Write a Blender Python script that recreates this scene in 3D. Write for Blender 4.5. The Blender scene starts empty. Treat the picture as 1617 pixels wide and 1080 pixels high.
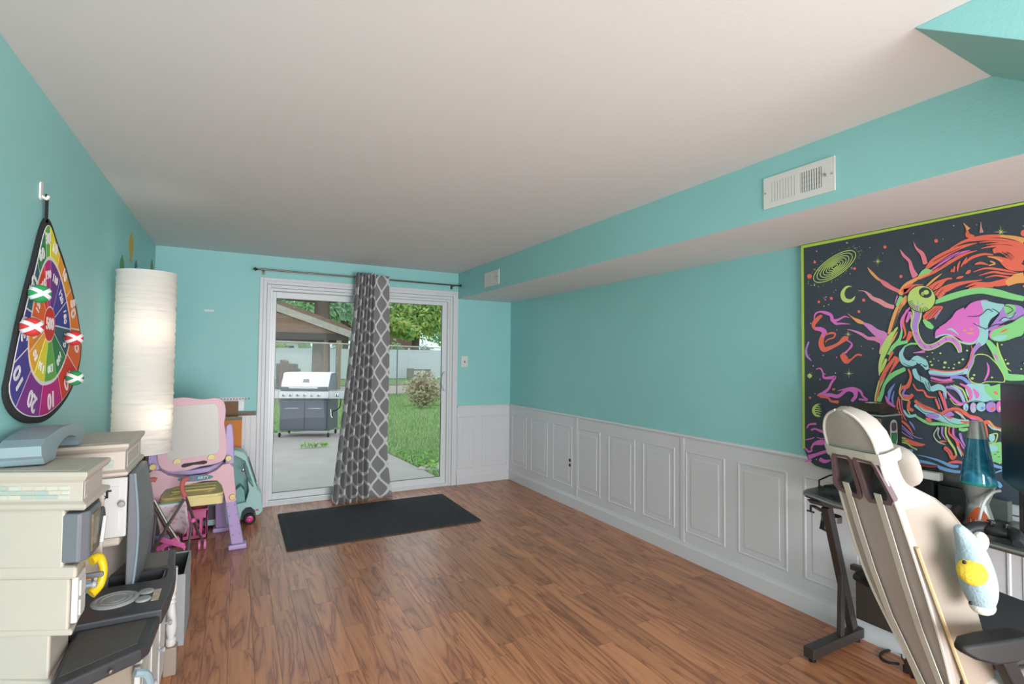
import bpy, bmesh, math, random
from math import sin, cos, pi, radians, sqrt, atan2
from mathutils import Vector, Matrix
from mathutils.geometry import tessellate_polygon
random.seed(7)
SC = bpy.context.scene
COL = SC.collection

# ---------------------------------------------------------------- camera
FPX, YAW, PITCH, ROLL, CAMH = 805.134, 0.4945, 0.0323, 0.0093, 1.3858
_F = Vector((sin(YAW)*cos(PITCH), cos(YAW)*cos(PITCH), sin(PITCH)))
_r0 = Vector((cos(YAW), -sin(YAW), 0)); _u0 = _r0.cross(_F)
_R = _r0*cos(ROLL) + _u0*sin(ROLL); _U = -_r0*sin(ROLL) + _u0*cos(ROLL)
CAM = Vector((0, 0, CAMH))
cd = bpy.data.cameras.new('camera'); co = bpy.data.objects.new('camera', cd); COL.objects.link(co)
cd.sensor_fit = 'HORIZONTAL'; cd.sensor_width = 36; cd.lens = FPX/1617*36; cd.clip_start = 0.02; cd.clip_end = 300
co.matrix_world = Matrix(((_R.x, _U.x, -_F.x, 0), (_R.y, _U.y, -_F.y, 0), (_R.z, _U.z, -_F.z, CAMH), (0, 0, 0, 1)))
SC.camera = co

# ---------------------------------------------------------------- world, large lights, exposure
w = bpy.data.worlds.new('sky'); SC.world = w; w.use_nodes = True
bg = w.node_tree.nodes['Background']; bg.inputs[0].default_value = (0.80, 0.90, 1.0, 1); bg.inputs[1].default_value = 1.7
def area(name, loc, target, sx, sy, power, color=(1, 1, 1)):
    l = bpy.data.lights.new(name, 'AREA'); l.shape = 'RECTANGLE'; l.size = sx; l.size_y = sy; l.energy = power; l.color = color
    o = bpy.data.objects.new(name, l); COL.objects.link(o); o.location = loc
    o.rotation_euler = (Vector(target)-Vector(loc)).to_track_quat('-Z', 'Y').to_euler(); return o
area('rear_fill_light', (1.0, -4.6, 1.3), (1.1, 3.0, 1.4), 3.2, 2.0, 185, (0.965, 0.965, 1.0))  # added fill from behind the camera; the near wall has no window
area('ceiling_bounce_fill', (1.0, -1.9, 0.7), (1.1, 3.6, 2.32), 1.6, 1.6, 118, (0.985, 0.965, 1.0))  # added fill, aimed up and forward to brighten the ceiling
area('overhead_fill_light', (1.0, -1.6, 2.27), (1.0, -1.6, 0), 1.2, 1.2, 36, (1.0, 0.96, 0.98))  # added fill overhead behind the camera; no fixture hangs there
SC.view_settings.view_transform = 'Standard'; SC.view_settings.look = 'None'
SC.view_settings.exposure = 0.0; SC.view_settings.gamma = 1.0; SC.view_settings.use_curve_mapping = False

# ---------------------------------------------------------------- helpers
def at(u, v, ax, val):
    d = _F + _R*((u-808.5)/FPX) + _U*((540-v)/FPX)
    i = 'xyz'.index(ax); t = (val-CAM[i])/d[i]
    return CAM + d*t
def s2l(c): return c/12.92 if c <= .04045 else ((c+.055)/1.055)**2.4
def hexc(h):
    h = h.lstrip('#'); return tuple(s2l(int(h[i:i+2], 16)/255) for i in (0, 2, 4)) + (1,)
MATS = {}
def mat(name, col='#cccccc', rough=.5, metal=0, var=0, vscale=8, bump=0, bscale=60, coat=0, emit=None, estr=0, sheen=0, alpha=1, trans=0, coords='Object'):
    if name in MATS: return MATS[name]
    m = bpy.data.materials.new(name); m.use_nodes = True; nt = m.node_tree; b = nt.nodes['Principled BSDF']
    c = hexc(col); b.inputs['Base Color'].default_value = c
    b.inputs['Roughness'].default_value = rough; b.inputs['Metallic'].default_value = metal
    b.inputs['Coat Weight'].default_value = coat; b.inputs['Sheen Weight'].default_value = sheen
    b.inputs['Transmission Weight'].default_value = trans
    if emit: b.inputs['Emission Color'].default_value = hexc(emit); b.inputs['Emission Strength'].default_value = estr
    if var or bump:
        tc = nt.nodes.new('ShaderNodeTexCoord')
    if var:
        n = nt.nodes.new('ShaderNodeTexNoise'); n.inputs['Scale'].default_value = vscale; n.inputs['Detail'].default_value = 5
        nt.links.new(tc.outputs[coords], n.inputs['Vector'])
        r = nt.nodes.new('ShaderNodeMix'); r.data_type = 'RGBA'
        r.inputs[6].default_value = tuple(x*(1-var) for x in c[:3])+(1,); r.inputs[7].default_value = tuple(min(1, x*(1+var)) for x in c[:3])+(1,)
        nt.links.new(n.outputs['Fac'], r.inputs[0]); nt.links.new(r.outputs[2], b.inputs['Base Color'])
    if bump:
        n2 = nt.nodes.new('ShaderNodeTexNoise'); n2.inputs['Scale'].default_value = bscale; n2.inputs['Detail'].default_value = 4
        nt.links.new(tc.outputs[coords], n2.inputs['Vector'])
        bp = nt.nodes.new('ShaderNodeBump'); bp.inputs['Strength'].default_value = bump; bp.inputs['Distance'].default_value = .004
        nt.links.new(n2.outputs['Fac'], bp.inputs['Height']); nt.links.new(bp.outputs[0], b.inputs['Normal'])
    MATS[name] = m; return m

class MB:
    def __init__(s): s.v = []; s.f = []; s.mi = []; s.cur = 0
    def add(s, vs, fs):
        o = len(s.v); s.v += [Vector(p) for p in vs]; s.f += [tuple(i+o for i in f) for f in fs]; s.mi += [s.cur]*len(fs); return s
    def box(s, x0, x1, y0, y1, z0, z1):
        return s.add([(x0,y0,z0),(x1,y0,z0),(x1,y1,z0),(x0,y1,z0),(x0,y0,z1),(x1,y0,z1),(x1,y1,z1),(x0,y1,z1)],
                     [(0,3,2,1),(4,5,6,7),(0,1,5,4),(1,2,6,5),(2,3,7,6),(3,0,4,7)])
    def prism(s, poly, ax, a, b, holes=()):
        def p3(p, d): return {'x': (d, p[0], p[1]), 'y': (p[0], d, p[1]), 'z': (p[0], p[1], d)}[ax]
        loops = [list(poly)] + [list(h) for h in holes]
        allp = [p for l in loops for p in l]; n = len(allp)
        tris = tessellate_polygon([[Vector((p[0], p[1], 0)) for p in l] for l in loops])
        fs = [tuple(t) for t in tris] + [tuple(i+n for i in reversed(t)) for t in tris]; o = 0
        for l in loops:
            k = len(l); fs += [(o+i, o+(i+1) % k, n+o+(i+1) % k, n+o+i) for i in range(k)]; o += k
        return s.add([p3(p, a) for p in allp]+[p3(p, b) for p in allp], fs)
    def tube(s, pts, r, n=8, closed=False):
        pts = [Vector(p) for p in pts]; m = len(pts); rs = r if isinstance(r, (list, tuple)) else [r]*m
        up = None; vs = []
        for i, p in enumerate(pts):
            if closed: t = pts[(i+1) % m]-pts[i-1]
            else: t = pts[min(i+1, m-1)]-pts[max(i-1, 0)]
            if t.length < 1e-9: t = Vector((0, 0, 1))
            t.normalize()
            if up is None: up = t.orthogonal().normalized()
            up = up - t*up.dot(t)
            if up.length < 1e-6: up = t.orthogonal()
            up.normalize(); q = t.cross(up)
            vs += [p+(up*cos(2*pi*k/n)+q*sin(2*pi*k/n))*rs[i] for k in range(n)]
        fs = []
        for i in range(m if closed else m-1):
            j = (i+1) % m
            fs += [(i*n+k, i*n+(k+1) % n, j*n+(k+1) % n, j*n+k) for k in range(n)]
        if not closed: fs += [tuple(range(n-1, -1, -1)), tuple((m-1)*n+k for k in range(n))]
        return s.add(vs, fs)
    def lathe(s, prof, c=(0, 0, 0), n=24, ax='z', cap=True):
        vs = []; m = len(prof)
        for r, h in prof:
            for k in range(n):
                a = 2*pi*k/n; p = (r*cos(a), r*sin(a), h)
                if ax == 'x': p = (p[2], p[0], p[1])
                if ax == 'y': p = (p[0], p[2], p[1])
                vs.append(Vector(p)+Vector(c))
        fs = [(i*n+k, i*n+(k+1) % n, (i+1)*n+(k+1) % n, (i+1)*n+k) for i in range(m-1) for k in range(n)]
        if cap and prof[0][0] > 1e-5: fs.append(tuple(range(n-1, -1, -1)))
        if cap and prof[-1][0] > 1e-5: fs.append(tuple((m-1)*n+k for k in range(n)))
        return s.add(vs, fs)
    def ell(s, c, r, n=16, m=10):
        if not isinstance(r, (tuple, list)): r = (r, r, r)
        k0 = len(s.v); s.lathe([(max(sin(pi*i/m), 1e-6), -cos(pi*i/m)) for i in range(m+1)], n=n)
        for i in range(k0, len(s.v)): p = s.v[i]; s.v[i] = Vector((c[0]+p.x*r[0], c[1]+p.y*r[1], c[2]+p.z*r[2]))
        return s
    def loft(s, secs, cap=True, closed=True):
        n = len(secs[0]); vs = [p for q in secs for p in q]; fs = []
        for i in range(len(secs)-1):
            for k in range(n if closed else n-1):
                fs.append((i*n+k, i*n+(k+1) % n, (i+1)*n+(k+1) % n, (i+1)*n+k))
        if cap: fs += [tuple(range(n-1, -1, -1)), tuple((len(secs)-1)*n+k for k in range(n))]
        return s.add(vs, fs)
    def bar(s, a, b, wx, wy, upv=(0, 0, 1)):
        a = Vector(a); b = Vector(b); t = (b-a).normalized(); u = Vector(upv); u = u-t*u.dot(t)
        if u.length < 1e-4: u = t.orthogonal()
        u.normalize(); q = t.cross(u)
        sec = lambda p: [p+q*wx/2+u*wy/2, p-q*wx/2+u*wy/2, p-q*wx/2-u*wy/2, p+q*wx/2-u*wy/2]
        return s.loft([sec(a), sec(b)])
    def xf(s, M): s.v = [M @ p for p in s.v]; return s

LOC = {}
def ob(name, mb, m, parent=None, bevel=0, smooth=False, local=False, sub=0, label=None, cat=None, group=None, kind=None, seg=2):
    vs = mb.v
    off = Vector((0, 0, 0))
    if parent is not None and not local: off = LOC.get(parent.name, off)
    elif parent is None and not local:
        xs = [p.x for p in vs]; ys = [p.y for p in vs]; zs = [p.z for p in vs]
        off = Vector(((min(xs)+max(xs))/2, (min(ys)+max(ys))/2, min(zs)))
    me = bpy.data.meshes.new(name); me.from_pydata([tuple(p-off) for p in vs], [], mb.f)
    for mm in (m if isinstance(m, (list, tuple)) else [m]): me.materials.append(mm)
    if any(mb.mi): me.polygons.foreach_set('material_index', mb.mi)
    b = bmesh.new(); b.from_mesh(me); bmesh.ops.recalc_face_normals(b, faces=b.faces); b.to_mesh(me); b.free()
    if smooth:
        me.polygons.foreach_set('use_smooth', [True]*len(me.polygons))
        try: me.set_sharp_from_angle(angle=radians(40))
        except Exception: pass
    o = bpy.data.objects.new(name, me); COL.objects.link(o)
    if parent is not None: o.parent = parent
    else: o.location = off
    LOC[o.name] = off if not (parent is not None and local) else Vector((0, 0, 0))
    if bevel:
        bm_ = o.modifiers.new('bevel', 'BEVEL'); bm_.width = bevel; bm_.segments = seg; bm_.limit_method = 'ANGLE'; bm_.angle_limit = radians(35)
    if sub:
        sm = o.modifiers.new('sub', 'SUBSURF'); sm.levels = sub; sm.render_levels = sub
    if label: o['label'] = label
    if cat: o['category'] = cat
    if group: o['group'] = group
    if kind: o['kind'] = kind
    return o
def thing(name, loc, label, cat, group=None, rz=0):
    o = bpy.data.objects.new(name, None); COL.objects.link(o); o.location = loc; o.rotation_euler.z = rz; o.empty_display_size = .1
    o['label'] = label; o['category'] = cat
    if group: o['group'] = group
    LOC[o.name] = Vector(loc); return o
def tagst(o): o['kind'] = 'structure'; return o
def copytree(o, parent=None):
    c = o.copy(); COL.objects.link(c); c.parent = parent
    if o.name in LOC: LOC[c.name] = LOC[o.name]
    for ch in list(o.children): copytree(ch, c)
    return c
def crom(pts, closed=True, k=4):
    n = len(pts); out = []
    rng = range(n) if closed else range(n-1)
    P_ = [Vector(p) for p in pts]
    for i in rng:
        if closed: a, b, c, d = P_[i-1], P_[i], P_[(i+1) % n], P_[(i+2) % n]
        else: a, b, c, d = P_[max(i-1, 0)], P_[i], P_[i+1], P_[min(i+2, n-1)]
        for j in range(k):
            t = j/k
            out.append(.5*((2*b)+(c-a)*t+(2*a-5*b+4*c-d)*t*t+(3*b-a-3*c+d)*t*t*t))
    if not closed: out.append(P_[-1])
    return out
def text(name, s, size, origin, xd, yd, m, parent=None, rot=0, depth=.0006, bold=0.0, local=False, **kw):
    cu = bpy.data.curves.new('t', 'FONT'); cu.body = s; cu.size = size; cu.align_x = 'CENTER'; cu.align_y = 'CENTER'; cu.extrude = depth; cu.offset = bold; cu.resolution_u = 3
    to = bpy.data.objects.new('t', cu); me = bpy.data.meshes.new_from_object(to)
    xd = Vector(xd).normalized(); yd = Vector(yd).normalized(); nd = xd.cross(yd); mb = MB(); c_, s_ = cos(rot), sin(rot)
    mb.v = [Vector(origin)+xd*(p.co.x*c_-p.co.y*s_)+yd*(p.co.x*s_+p.co.y*c_)+nd*(p.co.z+depth) for p in me.vertices]
    mb.f = [tuple(q.vertices) for q in me.polygons]; mb.mi = [0]*len(mb.f)
    bpy.data.objects.remove(to); bpy.data.curves.remove(cu); bpy.data.meshes.remove(me)
    return ob(name, mb, m, parent, local=local, **kw)
def rrect(x0, x1, z0, z1, r, n=4):
    out = []
    for cx, cz, a0 in ((x1-r, z1-r, 0), (x0+r, z1-r, 90), (x0+r, z0+r, 180), (x1-r, z0+r, 270)):
        out += [(cx+r*cos(radians(a0+90*k/n)), cz+r*sin(radians(a0+90*k/n))) for k in range(n+1)]
    return out
# ---------------------------------------------------------------- room shell
XL, XR, YF, YN, ZC, XS, ZS = -.629, 2.8035, 5.237, -5.0, 2.32, 2.142, 2.038
M_WALL = mat('turquoise_paint', '#96d2d0', .5, var=.04, vscale=3, bump=.15, bscale=120)
M_CEIL = mat('ceiling_paint', '#dedcdc', .75, var=.02, vscale=1.5, bump=.12, bscale=90)
M_WHITE = mat('white_trim_paint', '#dcdce0', .38, var=.02, vscale=4)
M_VINYL = mat('white_vinyl', '#dfe2e4', .3, var=.02, vscale=5)
M_BLK = mat('black_plastic', '#1b1c1e', .4, bump=.05)
M_RUB = mat('rubber', '#222324', .7); M_STEEL = mat('brushed_steel', '#b9b7b3', .3, 1)

def wood_mat():
    m = bpy.data.materials.new('laminate_wood'); m.use_nodes = True; nt = m.node_tree; N = nt.nodes.new; L = nt.links.new
    b = nt.nodes['Principled BSDF']; b.inputs['Roughness'].default_value = .34; b.inputs['Coat Weight'].default_value = .12; b.inputs['Coat Roughness'].default_value = .22
    tc = N('ShaderNodeTexCoord'); oi = N('ShaderNodeObjectInfo'); ge = N('ShaderNodeNewGeometry')
    add = N('ShaderNodeMath'); add.operation = 'ADD'; L(oi.outputs['Random'], add.inputs[0]); L(ge.outputs['Random Per Island'], add.inputs[1])
    fr = N('ShaderNodeMath'); fr.operation = 'FRACT'; L(add.outputs[0], fr.inputs[0])
    off = N('ShaderNodeVectorMath'); off.operation = 'SCALE'; off.inputs[0].default_value = (17.3, 41.7, 9.1); L(fr.outputs[0], off.inputs['Scale'])
    pos = N('ShaderNodeVectorMath'); pos.operation = 'ADD'; L(tc.outputs['Object'], pos.inputs[0]); L(off.outputs[0], pos.inputs[1])
    mp = N('ShaderNodeMapping'); mp.inputs['Scale'].default_value = (9, .9, 1); L(pos.outputs[0], mp.inputs['Vector'])
    n1 = N('ShaderNodeTexNoise'); n1.inputs['Scale'].default_value = 1.0; n1.inputs['Detail'].default_value = 4; n1.inputs['Distortion'].default_value = .6; L(mp.outputs[0], n1.inputs['Vector'])
    wv = N('ShaderNodeMath'); wv.operation = 'MULTIPLY'; wv.inputs[1].default_value = 7.0; L(n1.outputs['Fac'], wv.inputs[0])
    pp = N('ShaderNodeMath'); pp.operation = 'PINGPONG'; pp.inputs[1].default_value = .5; L(wv.outputs[0], pp.inputs[0])
    cr = N('ShaderNodeValToRGB'); e = cr.color_ramp.elements
    e[0].position = 0; e[0].color = hexc('#96593a'); e[1].position = .12; e[1].color = hexc('#b9754c')
    q = e.new(.4); q.color = hexc('#cb8658'); q = e.new(1); q.color = hexc('#bf7a50')
    L(pp.outputs[0], cr.inputs[0])
    mp2 = N('ShaderNodeMapping'); mp2.inputs['Scale'].default_value = (120, 3, 1); L(pos.outputs[0], mp2.inputs['Vector'])
    n2 = N('ShaderNodeTexNoise'); n2.inputs['Scale'].default_value = 1; n2.inputs['Detail'].default_value = 3; L(mp2.outputs[0], n2.inputs['Vector'])
    mx = N('ShaderNodeMix'); mx.data_type = 'RGBA'; mx.blend_type = 'MULTIPLY'; mx.inputs[0].default_value = .5
    cr2 = N('ShaderNodeValToRGB'); cr2.color_ramp.elements[0].position = .3; cr2.color_ramp.elements[0].color = (.72, .68, .66, 1); cr2.color_ramp.elements[1].position = .6; cr2.color_ramp.elements[1].color = (1, 1, 1, 1)
    L(n2.outputs['Fac'], cr2.inputs[0]); L(cr.outputs[0], mx.inputs[6]); L(cr2.outputs[0], mx.inputs[7])
    hs = N('ShaderNodeHueSaturation'); mr = N('ShaderNodeMapRange'); mr.inputs[3].default_value = .82; mr.inputs[4].default_value = 1.16
    L(fr.outputs[0], mr.inputs[0]); L(mr.outputs[0], hs.inputs['Value']); hs.inputs['Saturation'].default_value = .96
    L(mx.outputs[2], hs.inputs['Color']); L(hs.outputs[0], b.inputs['Base Color'])
    return m
M_FLOOR = wood_mat()
M_SUB = mat('floor_underlay', '#4a3020', .8, var=.1)

fl = tagst(ob('floor', MB().box(XL-.1, XR+.1, YN, YF+.13, -.08, -.009), M_SUB))
fl['label'] = 'reddish brown wood laminate floor of staggered strips'
PW = .1042; rows = int((XR-XL)/PW)+1
pl_mesh = {}
far_pl = MB(); rnd = random.Random(3); cand = []
for i in range(rows):
    x0 = XL+i*PW; x1 = min(x0+PW, XR); y = YF
    y -= rnd.choice((.12, .25, .33, .45)); prev = YF
    while True:
        cand.append((x0, x1, y, prev, i)); 
        if y < YN+.01: break
        prev = y; y -= rnd.choice((.38, .48, .48, .6, .72)); y = max(y, YN)
vis = [c for c in cand if c[3] > 0.9 + max(0, (1.2-c[0]))*.55]
vis.sort(key=lambda c: c[3]); keep = set(vis[:300])
for c in cand:
    x0, x1, y0, y1, i = c; g = .0005
    if c in keep:
        key = (round(x1-x0, 3), round(y1-y0, 3))
        if key not in pl_mesh:
            mb = MB().box(-(x1-x0)/2+g, (x1-x0)/2-g, -(y1-y0)/2+g, (y1-y0)/2-g, -.008, 0)
            me = bpy.data.meshes.new('plank'); me.from_pydata([tuple(p) for p in mb.v], [], mb.f); me.materials.append(M_FLOOR); pl_mesh[key] = me
        o = bpy.data.objects.new('plank', pl_mesh[key]); COL.objects.link(o); o.parent = fl
        o.location = Vector(((x0+x1)/2, (y0+y1)/2, 0))-LOC['floor']
    else: far_pl.box(x0+g, x1-g, y0+g, y1-g, -.008, 0)
ob('planks_remaining', far_pl, M_FLOOR, fl, kind='stuff')

wl = tagst(ob('wall_left', MB().box(XL-.12, XL, YN, YF+.13, 0, ZC), M_WALL))
DX0, DX1, DZ1 = .262, 2.048, 2.022
wf = MB().box(XL, DX0, YF, YF+.13, 0, ZC).box(DX1, XR, YF, YF+.13, 0, ZC).box(DX0, DX1, YF, YF+.13, DZ1, ZC)
tagst(ob('wall_far', wf, M_WALL))
tagst(ob('wall_right', MB().box(XR, XR+.12, YN, YF+.13, 0, ZC), M_WALL))
tagst(ob('wall_near', MB().box(XL-.12, XR+.12, YN-.12, YN, 0, ZC), M_WALL))
tagst(ob('ceiling', MB().box(XL-.12, XR+.12, YN-.12, YF+.13, ZC, ZC+.1), M_CEIL))
sf = MB().add([(XS,YN,ZS),(XR,YN,ZS),(XR,YF,ZS),(XS,YF,ZS)], [(0,1,2,3)])
sf.cur = 1; sf.add([(XS,YN,ZS),(XS,YF,ZS),(XS,YF,ZC),(XS,YN,ZC)], [(0,1,2,3)]).add([(XR,YN,ZS),(XR,YF,ZS),(XR,YF,ZC),(XR,YN,ZC)], [(0,1,2,3)]).add([(XS,YN,ZC),(XR,YN,ZC),(XR,YF,ZC),(XS,YF,ZC)], [(0,1,2,3)]).add([(XS,YN,ZS),(XR,YN,ZS),(XR,YN,ZC),(XS,YN,ZC)], [(0,1,2,3)]).add([(XS,YF,ZS),(XR,YF,ZS),(XR,YF,ZC),(XS,YF,ZC)], [(0,1,2,3)])
tagst(ob('trim_1', sf, [M_CEIL, M_WALL]))
# sloping underside of the stairs
sy, k_ = .70, .715
tagst(ob('trim_2', MB().prism([(sy, ZC), (sy-1.3, ZC-1.3*k_), (sy-1.3, ZC)], 'x', 1.645, XS), M_WALL, bevel=.002))

# ---------------------------------------------------------------- wainscot
def panel_mesh(wd, ht):
    rings = [(0, 0), (.005, .0045), (.012, .0045), (.017, .0005), (.048, .0005), (.053, .004)]
    mb = MB(); secs = []
    for ins, d in rings:
        secs.append([Vector((-wd/2+ins, -d, ins)), Vector((wd/2-ins, -d, ins)), Vector((wd/2-ins, -d, ht-ins)), Vector((-wd/2+ins, -d, ht-ins))])
    for i in range(len(secs)-1):
        mb.add(secs[i]+secs[i+1], [(k, (k+1) % 4, 4+(k+1) % 4, 4+k) for k in range(4)])
    mb.add(secs[-1], [(0, 1, 2, 3)])
    me = bpy.data.meshes.new('panel'); me.from_pydata([tuple(p) for p in mb.v], [], mb.f); me.materials.append(M_WHITE); return me
PM = {}
def panel(parent, wd, ht, loc, rz):
    k = (round(wd, 3), round(ht, 3))
    if k not in PM: PM[k] = panel_mesh(wd, ht)
    o = bpy.data.objects.new('panel', PM[k]); COL.objects.link(o); o.parent = parent; o.location = Vector(loc)-LOC[parent.name]; o.rotation_euler.z = rz
XW = XR-.006
t3 = tagst(ob('trim_3', MB().box(XW, XR, YN, YF, .1, .845), M_WHITE)); t3['label'] = 'white panelled wainscot along the right wall'
for y0 in (5.17, 4.74, 4.31, 3.885, 3.447, 3.03, 2.6, 2.175, 1.75, 1.325, .9, .47): panel(t3, .333, .572, (XW, y0-.1665, .18), -pi/2)
for y0 in (3.905, 2.625, 1.345): ob('batten', MB().box(XW-.006, XW, y0-.017, y0+.017, .1, .845), M_WHITE, t3, bevel=.002)
ob('chair_rail', MB().prism([(XR, .838), (XW-.008, .838), (XW-.013, .848), (XW-.008, .86), (XR, .862)], 'y', YN, YF-.02), M_WHITE, t3)
t4 = tagst(ob('trim_4', MB().box(2.145, XW-.002, YF-.006, YF, .1, .845), M_WHITE)); t4['label'] = 'white panelled wainscot between glass door and corner'
panel(t4, .2, .572, (2.25, YF-.006, .17), 0); panel(t4, .333, .572, (2.605, YF-.006, .17), 0)
ob('chair_rail', MB().prism([(YF, .838), (YF-.014, .838), (YF-.018, .848), (YF-.014, .86), (YF, .862)], 'x', 2.145, XW), M_WHITE, t4)
t5 = tagst(ob('trim_5', MB().box(XL, .172, YF-.006, YF, .0, .845), M_WHITE)); t5['label'] = 'white beaded wainscot behind the toys'
for x in (-.45, -.2, .0, .085, .13): ob('batten', MB().box(x-.006, x+.006, YF-.010, YF-.006, 0, .84), M_WHITE, t5, bevel=.002)
M_TAUPE = mat('taupe_trim', '#958a7c', .6, var=.05)
ob('chair_rail', MB().prism([(YF, .845), (YF-.03, .85), (YF-.045, .872), (YF-.03, .885), (YF, .885)], 'x', XL, .165), M_TAUPE, t5)
tagst(ob('baseboard_right', MB().prism([(XR, 0), (XW-.014, 0), (XW-.014, .088), (XW-.009, .1), (XW-.006, .112), (XR, .115)], 'y', YN, YF-.012), M_WHITE))
tagst(ob('baseboard_far', MB().prism([(YF, 0), (YF-.02, 0), (YF-.02, .088), (YF-.012, .11), (YF, .113)], 'x', 2.142, XW-.014), M_WHITE))
tagst(ob('baseboard_left', MB().box(XL, XL+.015, YN, YF-.02, 0, .1), M_WHITE, bevel=.004))

# ---------------------------------------------------------------- sliding glass door
def glass_mat():
    m = bpy.data.materials.new('door_glass'); m.use_nodes = True; nt = m.node_tree; nt.nodes.clear(); N = nt.nodes.new
    o = N('ShaderNodeOutputMaterial'); mx = N('ShaderNodeMixShader'); t = N('ShaderNodeBsdfTransparent'); g = N('ShaderNodeBsdfGlossy'); g.inputs['Roughness'].default_value = .02
    t.inputs[0].default_value = (.95, .975, .97, 1); fr = N('ShaderNodeFresnel'); fr.inputs[0].default_value = 1.12
    nt.links.new(fr.outputs[0], mx.inputs[0]); nt.links.new(t.outputs[0], mx.inputs[1]); nt.links.new(g.outputs[0], mx.inputs[2]); nt.links.new(mx.outputs[0], o.inputs[0]); return m
M_GLASS = glass_mat()
M_GASKET = mat('dark_gasket', '#4a4a48', .6)
def frame2(mb, x0, x1, z0, z1, wl_, wr, wb, wt, y0, y1):
    mb.box(x0, x0+wl_, y0, y1, z0, z1).box(x1-wr, x1, y0, y1, z0, z1).box(x0+wl_, x1-wr, y0, y1, z0, z0+wb).box(x0+wl_, x1-wr, y0, y1, z1-wt, z1); return mb
cas = MB(); 
for ins, th in ((0, .018), (.03, .024), (.062, .014)):
    x0, x1, z1 = .173+ins, 2.138-ins, 2.116-ins; wdt = .03 if ins < .06 else .03
    cas.box(x0, x0+wdt, YF-th, YF, 0, z1).box(x1-wdt, x1, YF-th, YF, 0, z1).box(x0+wdt, x1-wdt, YF-th, YF, z1-wdt, z1)
dr = tagst(ob('door_1', cas, M_WHITE, bevel=.003)); dr['label'] = 'white framed sliding glass patio door'
ob('door_frame', frame2(MB(), DX0+.001, DX1-.001, .0, DZ1-.001, .022, .022, .02, .022, YF-.002, YF+.125), M_VINYL, dr, bevel=.002)
ob('sill_track', MB().box(DX0+.024, DX1-.024, YF+.0, YF+.12, .021, .034).box(DX0+.024, DX1-.024, YF+.02, YF+.026, .034, .045), M_VINYL, dr)
fx = ob('fixed_panel_frame', frame2(MB(), .286, 1.20, .035, 1.998, .033, .06, .064, .06, YF+.075, YF+.115), M_VINYL, dr, bevel=.003)
ob('gasket', frame2(MB(), .318, 1.141, .098, 1.939, .004, .004, .004, .004, YF+.085, YF+.1), M_GASKET, fx)
ob('glass_pane', MB().box(.320, 1.139, YF+.09, YF+.094, .1, 1.937), M_GLASS, fx)
sl = ob('sliding_panel_frame', frame2(MB(), 1.12, 2.024, .035, 1.998, .06, .055, .064, .041, YF+.025, YF+.065), M_VINYL, dr, bevel=.003)
ob('gasket', frame2(MB(), 1.179, 1.970, .098, 1.958, .004, .004, .004, .004, YF+.033, YF+.05), M_GASKET, sl)
ob('glass_pane', MB().box(1.181, 1.968, YF+.04, YF+.044, .1, 1.956), M_GLASS, sl)
hd = ob('handle_plate', MB().box(1.985, 2.012, YF+.012, YF+.025, 1.02, 1.24), M_VINYL, sl, bevel=.004)
ob('handle_grip', MB().tube([(1.998, YF+.014, 1.03), (1.975, YF-.02, 1.05), (1.96, YF-.03, 1.09), (1.955, YF-.033, 1.13), (1.96, YF-.03, 1.17), (1.975, YF-.02, 1.21), (1.998, YF+.014, 1.23)], .009, 8), M_VINYL, sl, smooth=True)

# ---------------------------------------------------------------- curtain rod and curtain
M_ROD = mat('bronze_rod', '#6f625a', .3, .9)
ry = 5.12
r_ = thing('curtain_rod', (1.1, ry, 2.16), 'thin bronze curtain rod with pointed finials above the glass door', 'curtain rod')
ob('rod', MB().tube([(.15, ry, 2.173), (2.105, ry, 2.168)], .0075, 10), M_ROD, r_, smooth=True)
for sx, x in ((-1, .15), (1, 2.1)):
    ob('finial', MB().lathe([(.001, 0), (.012, .004), (.008, .01), (.018, .018), (.014, .026), (.001, .04 if sx < 0 else .032)], (0, 0, 0), 12, 'x').xf(Matrix.Translation((x, ry, 2.17)) @ Matrix.Scale(sx, 4, (1, 0, 0))), M_ROD, r_, smooth=True)
for x in (.2, 2.06):
    ob('bracket', MB().tube([(x, ry, 2.17), (x, ry+.05, 2.165), (x, YF-.002, 2.165)], .005, 6).box(x-.012, x+.012, YF-.005, YF-.001, 2.14, 2.19), M_ROD, r_)

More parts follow.
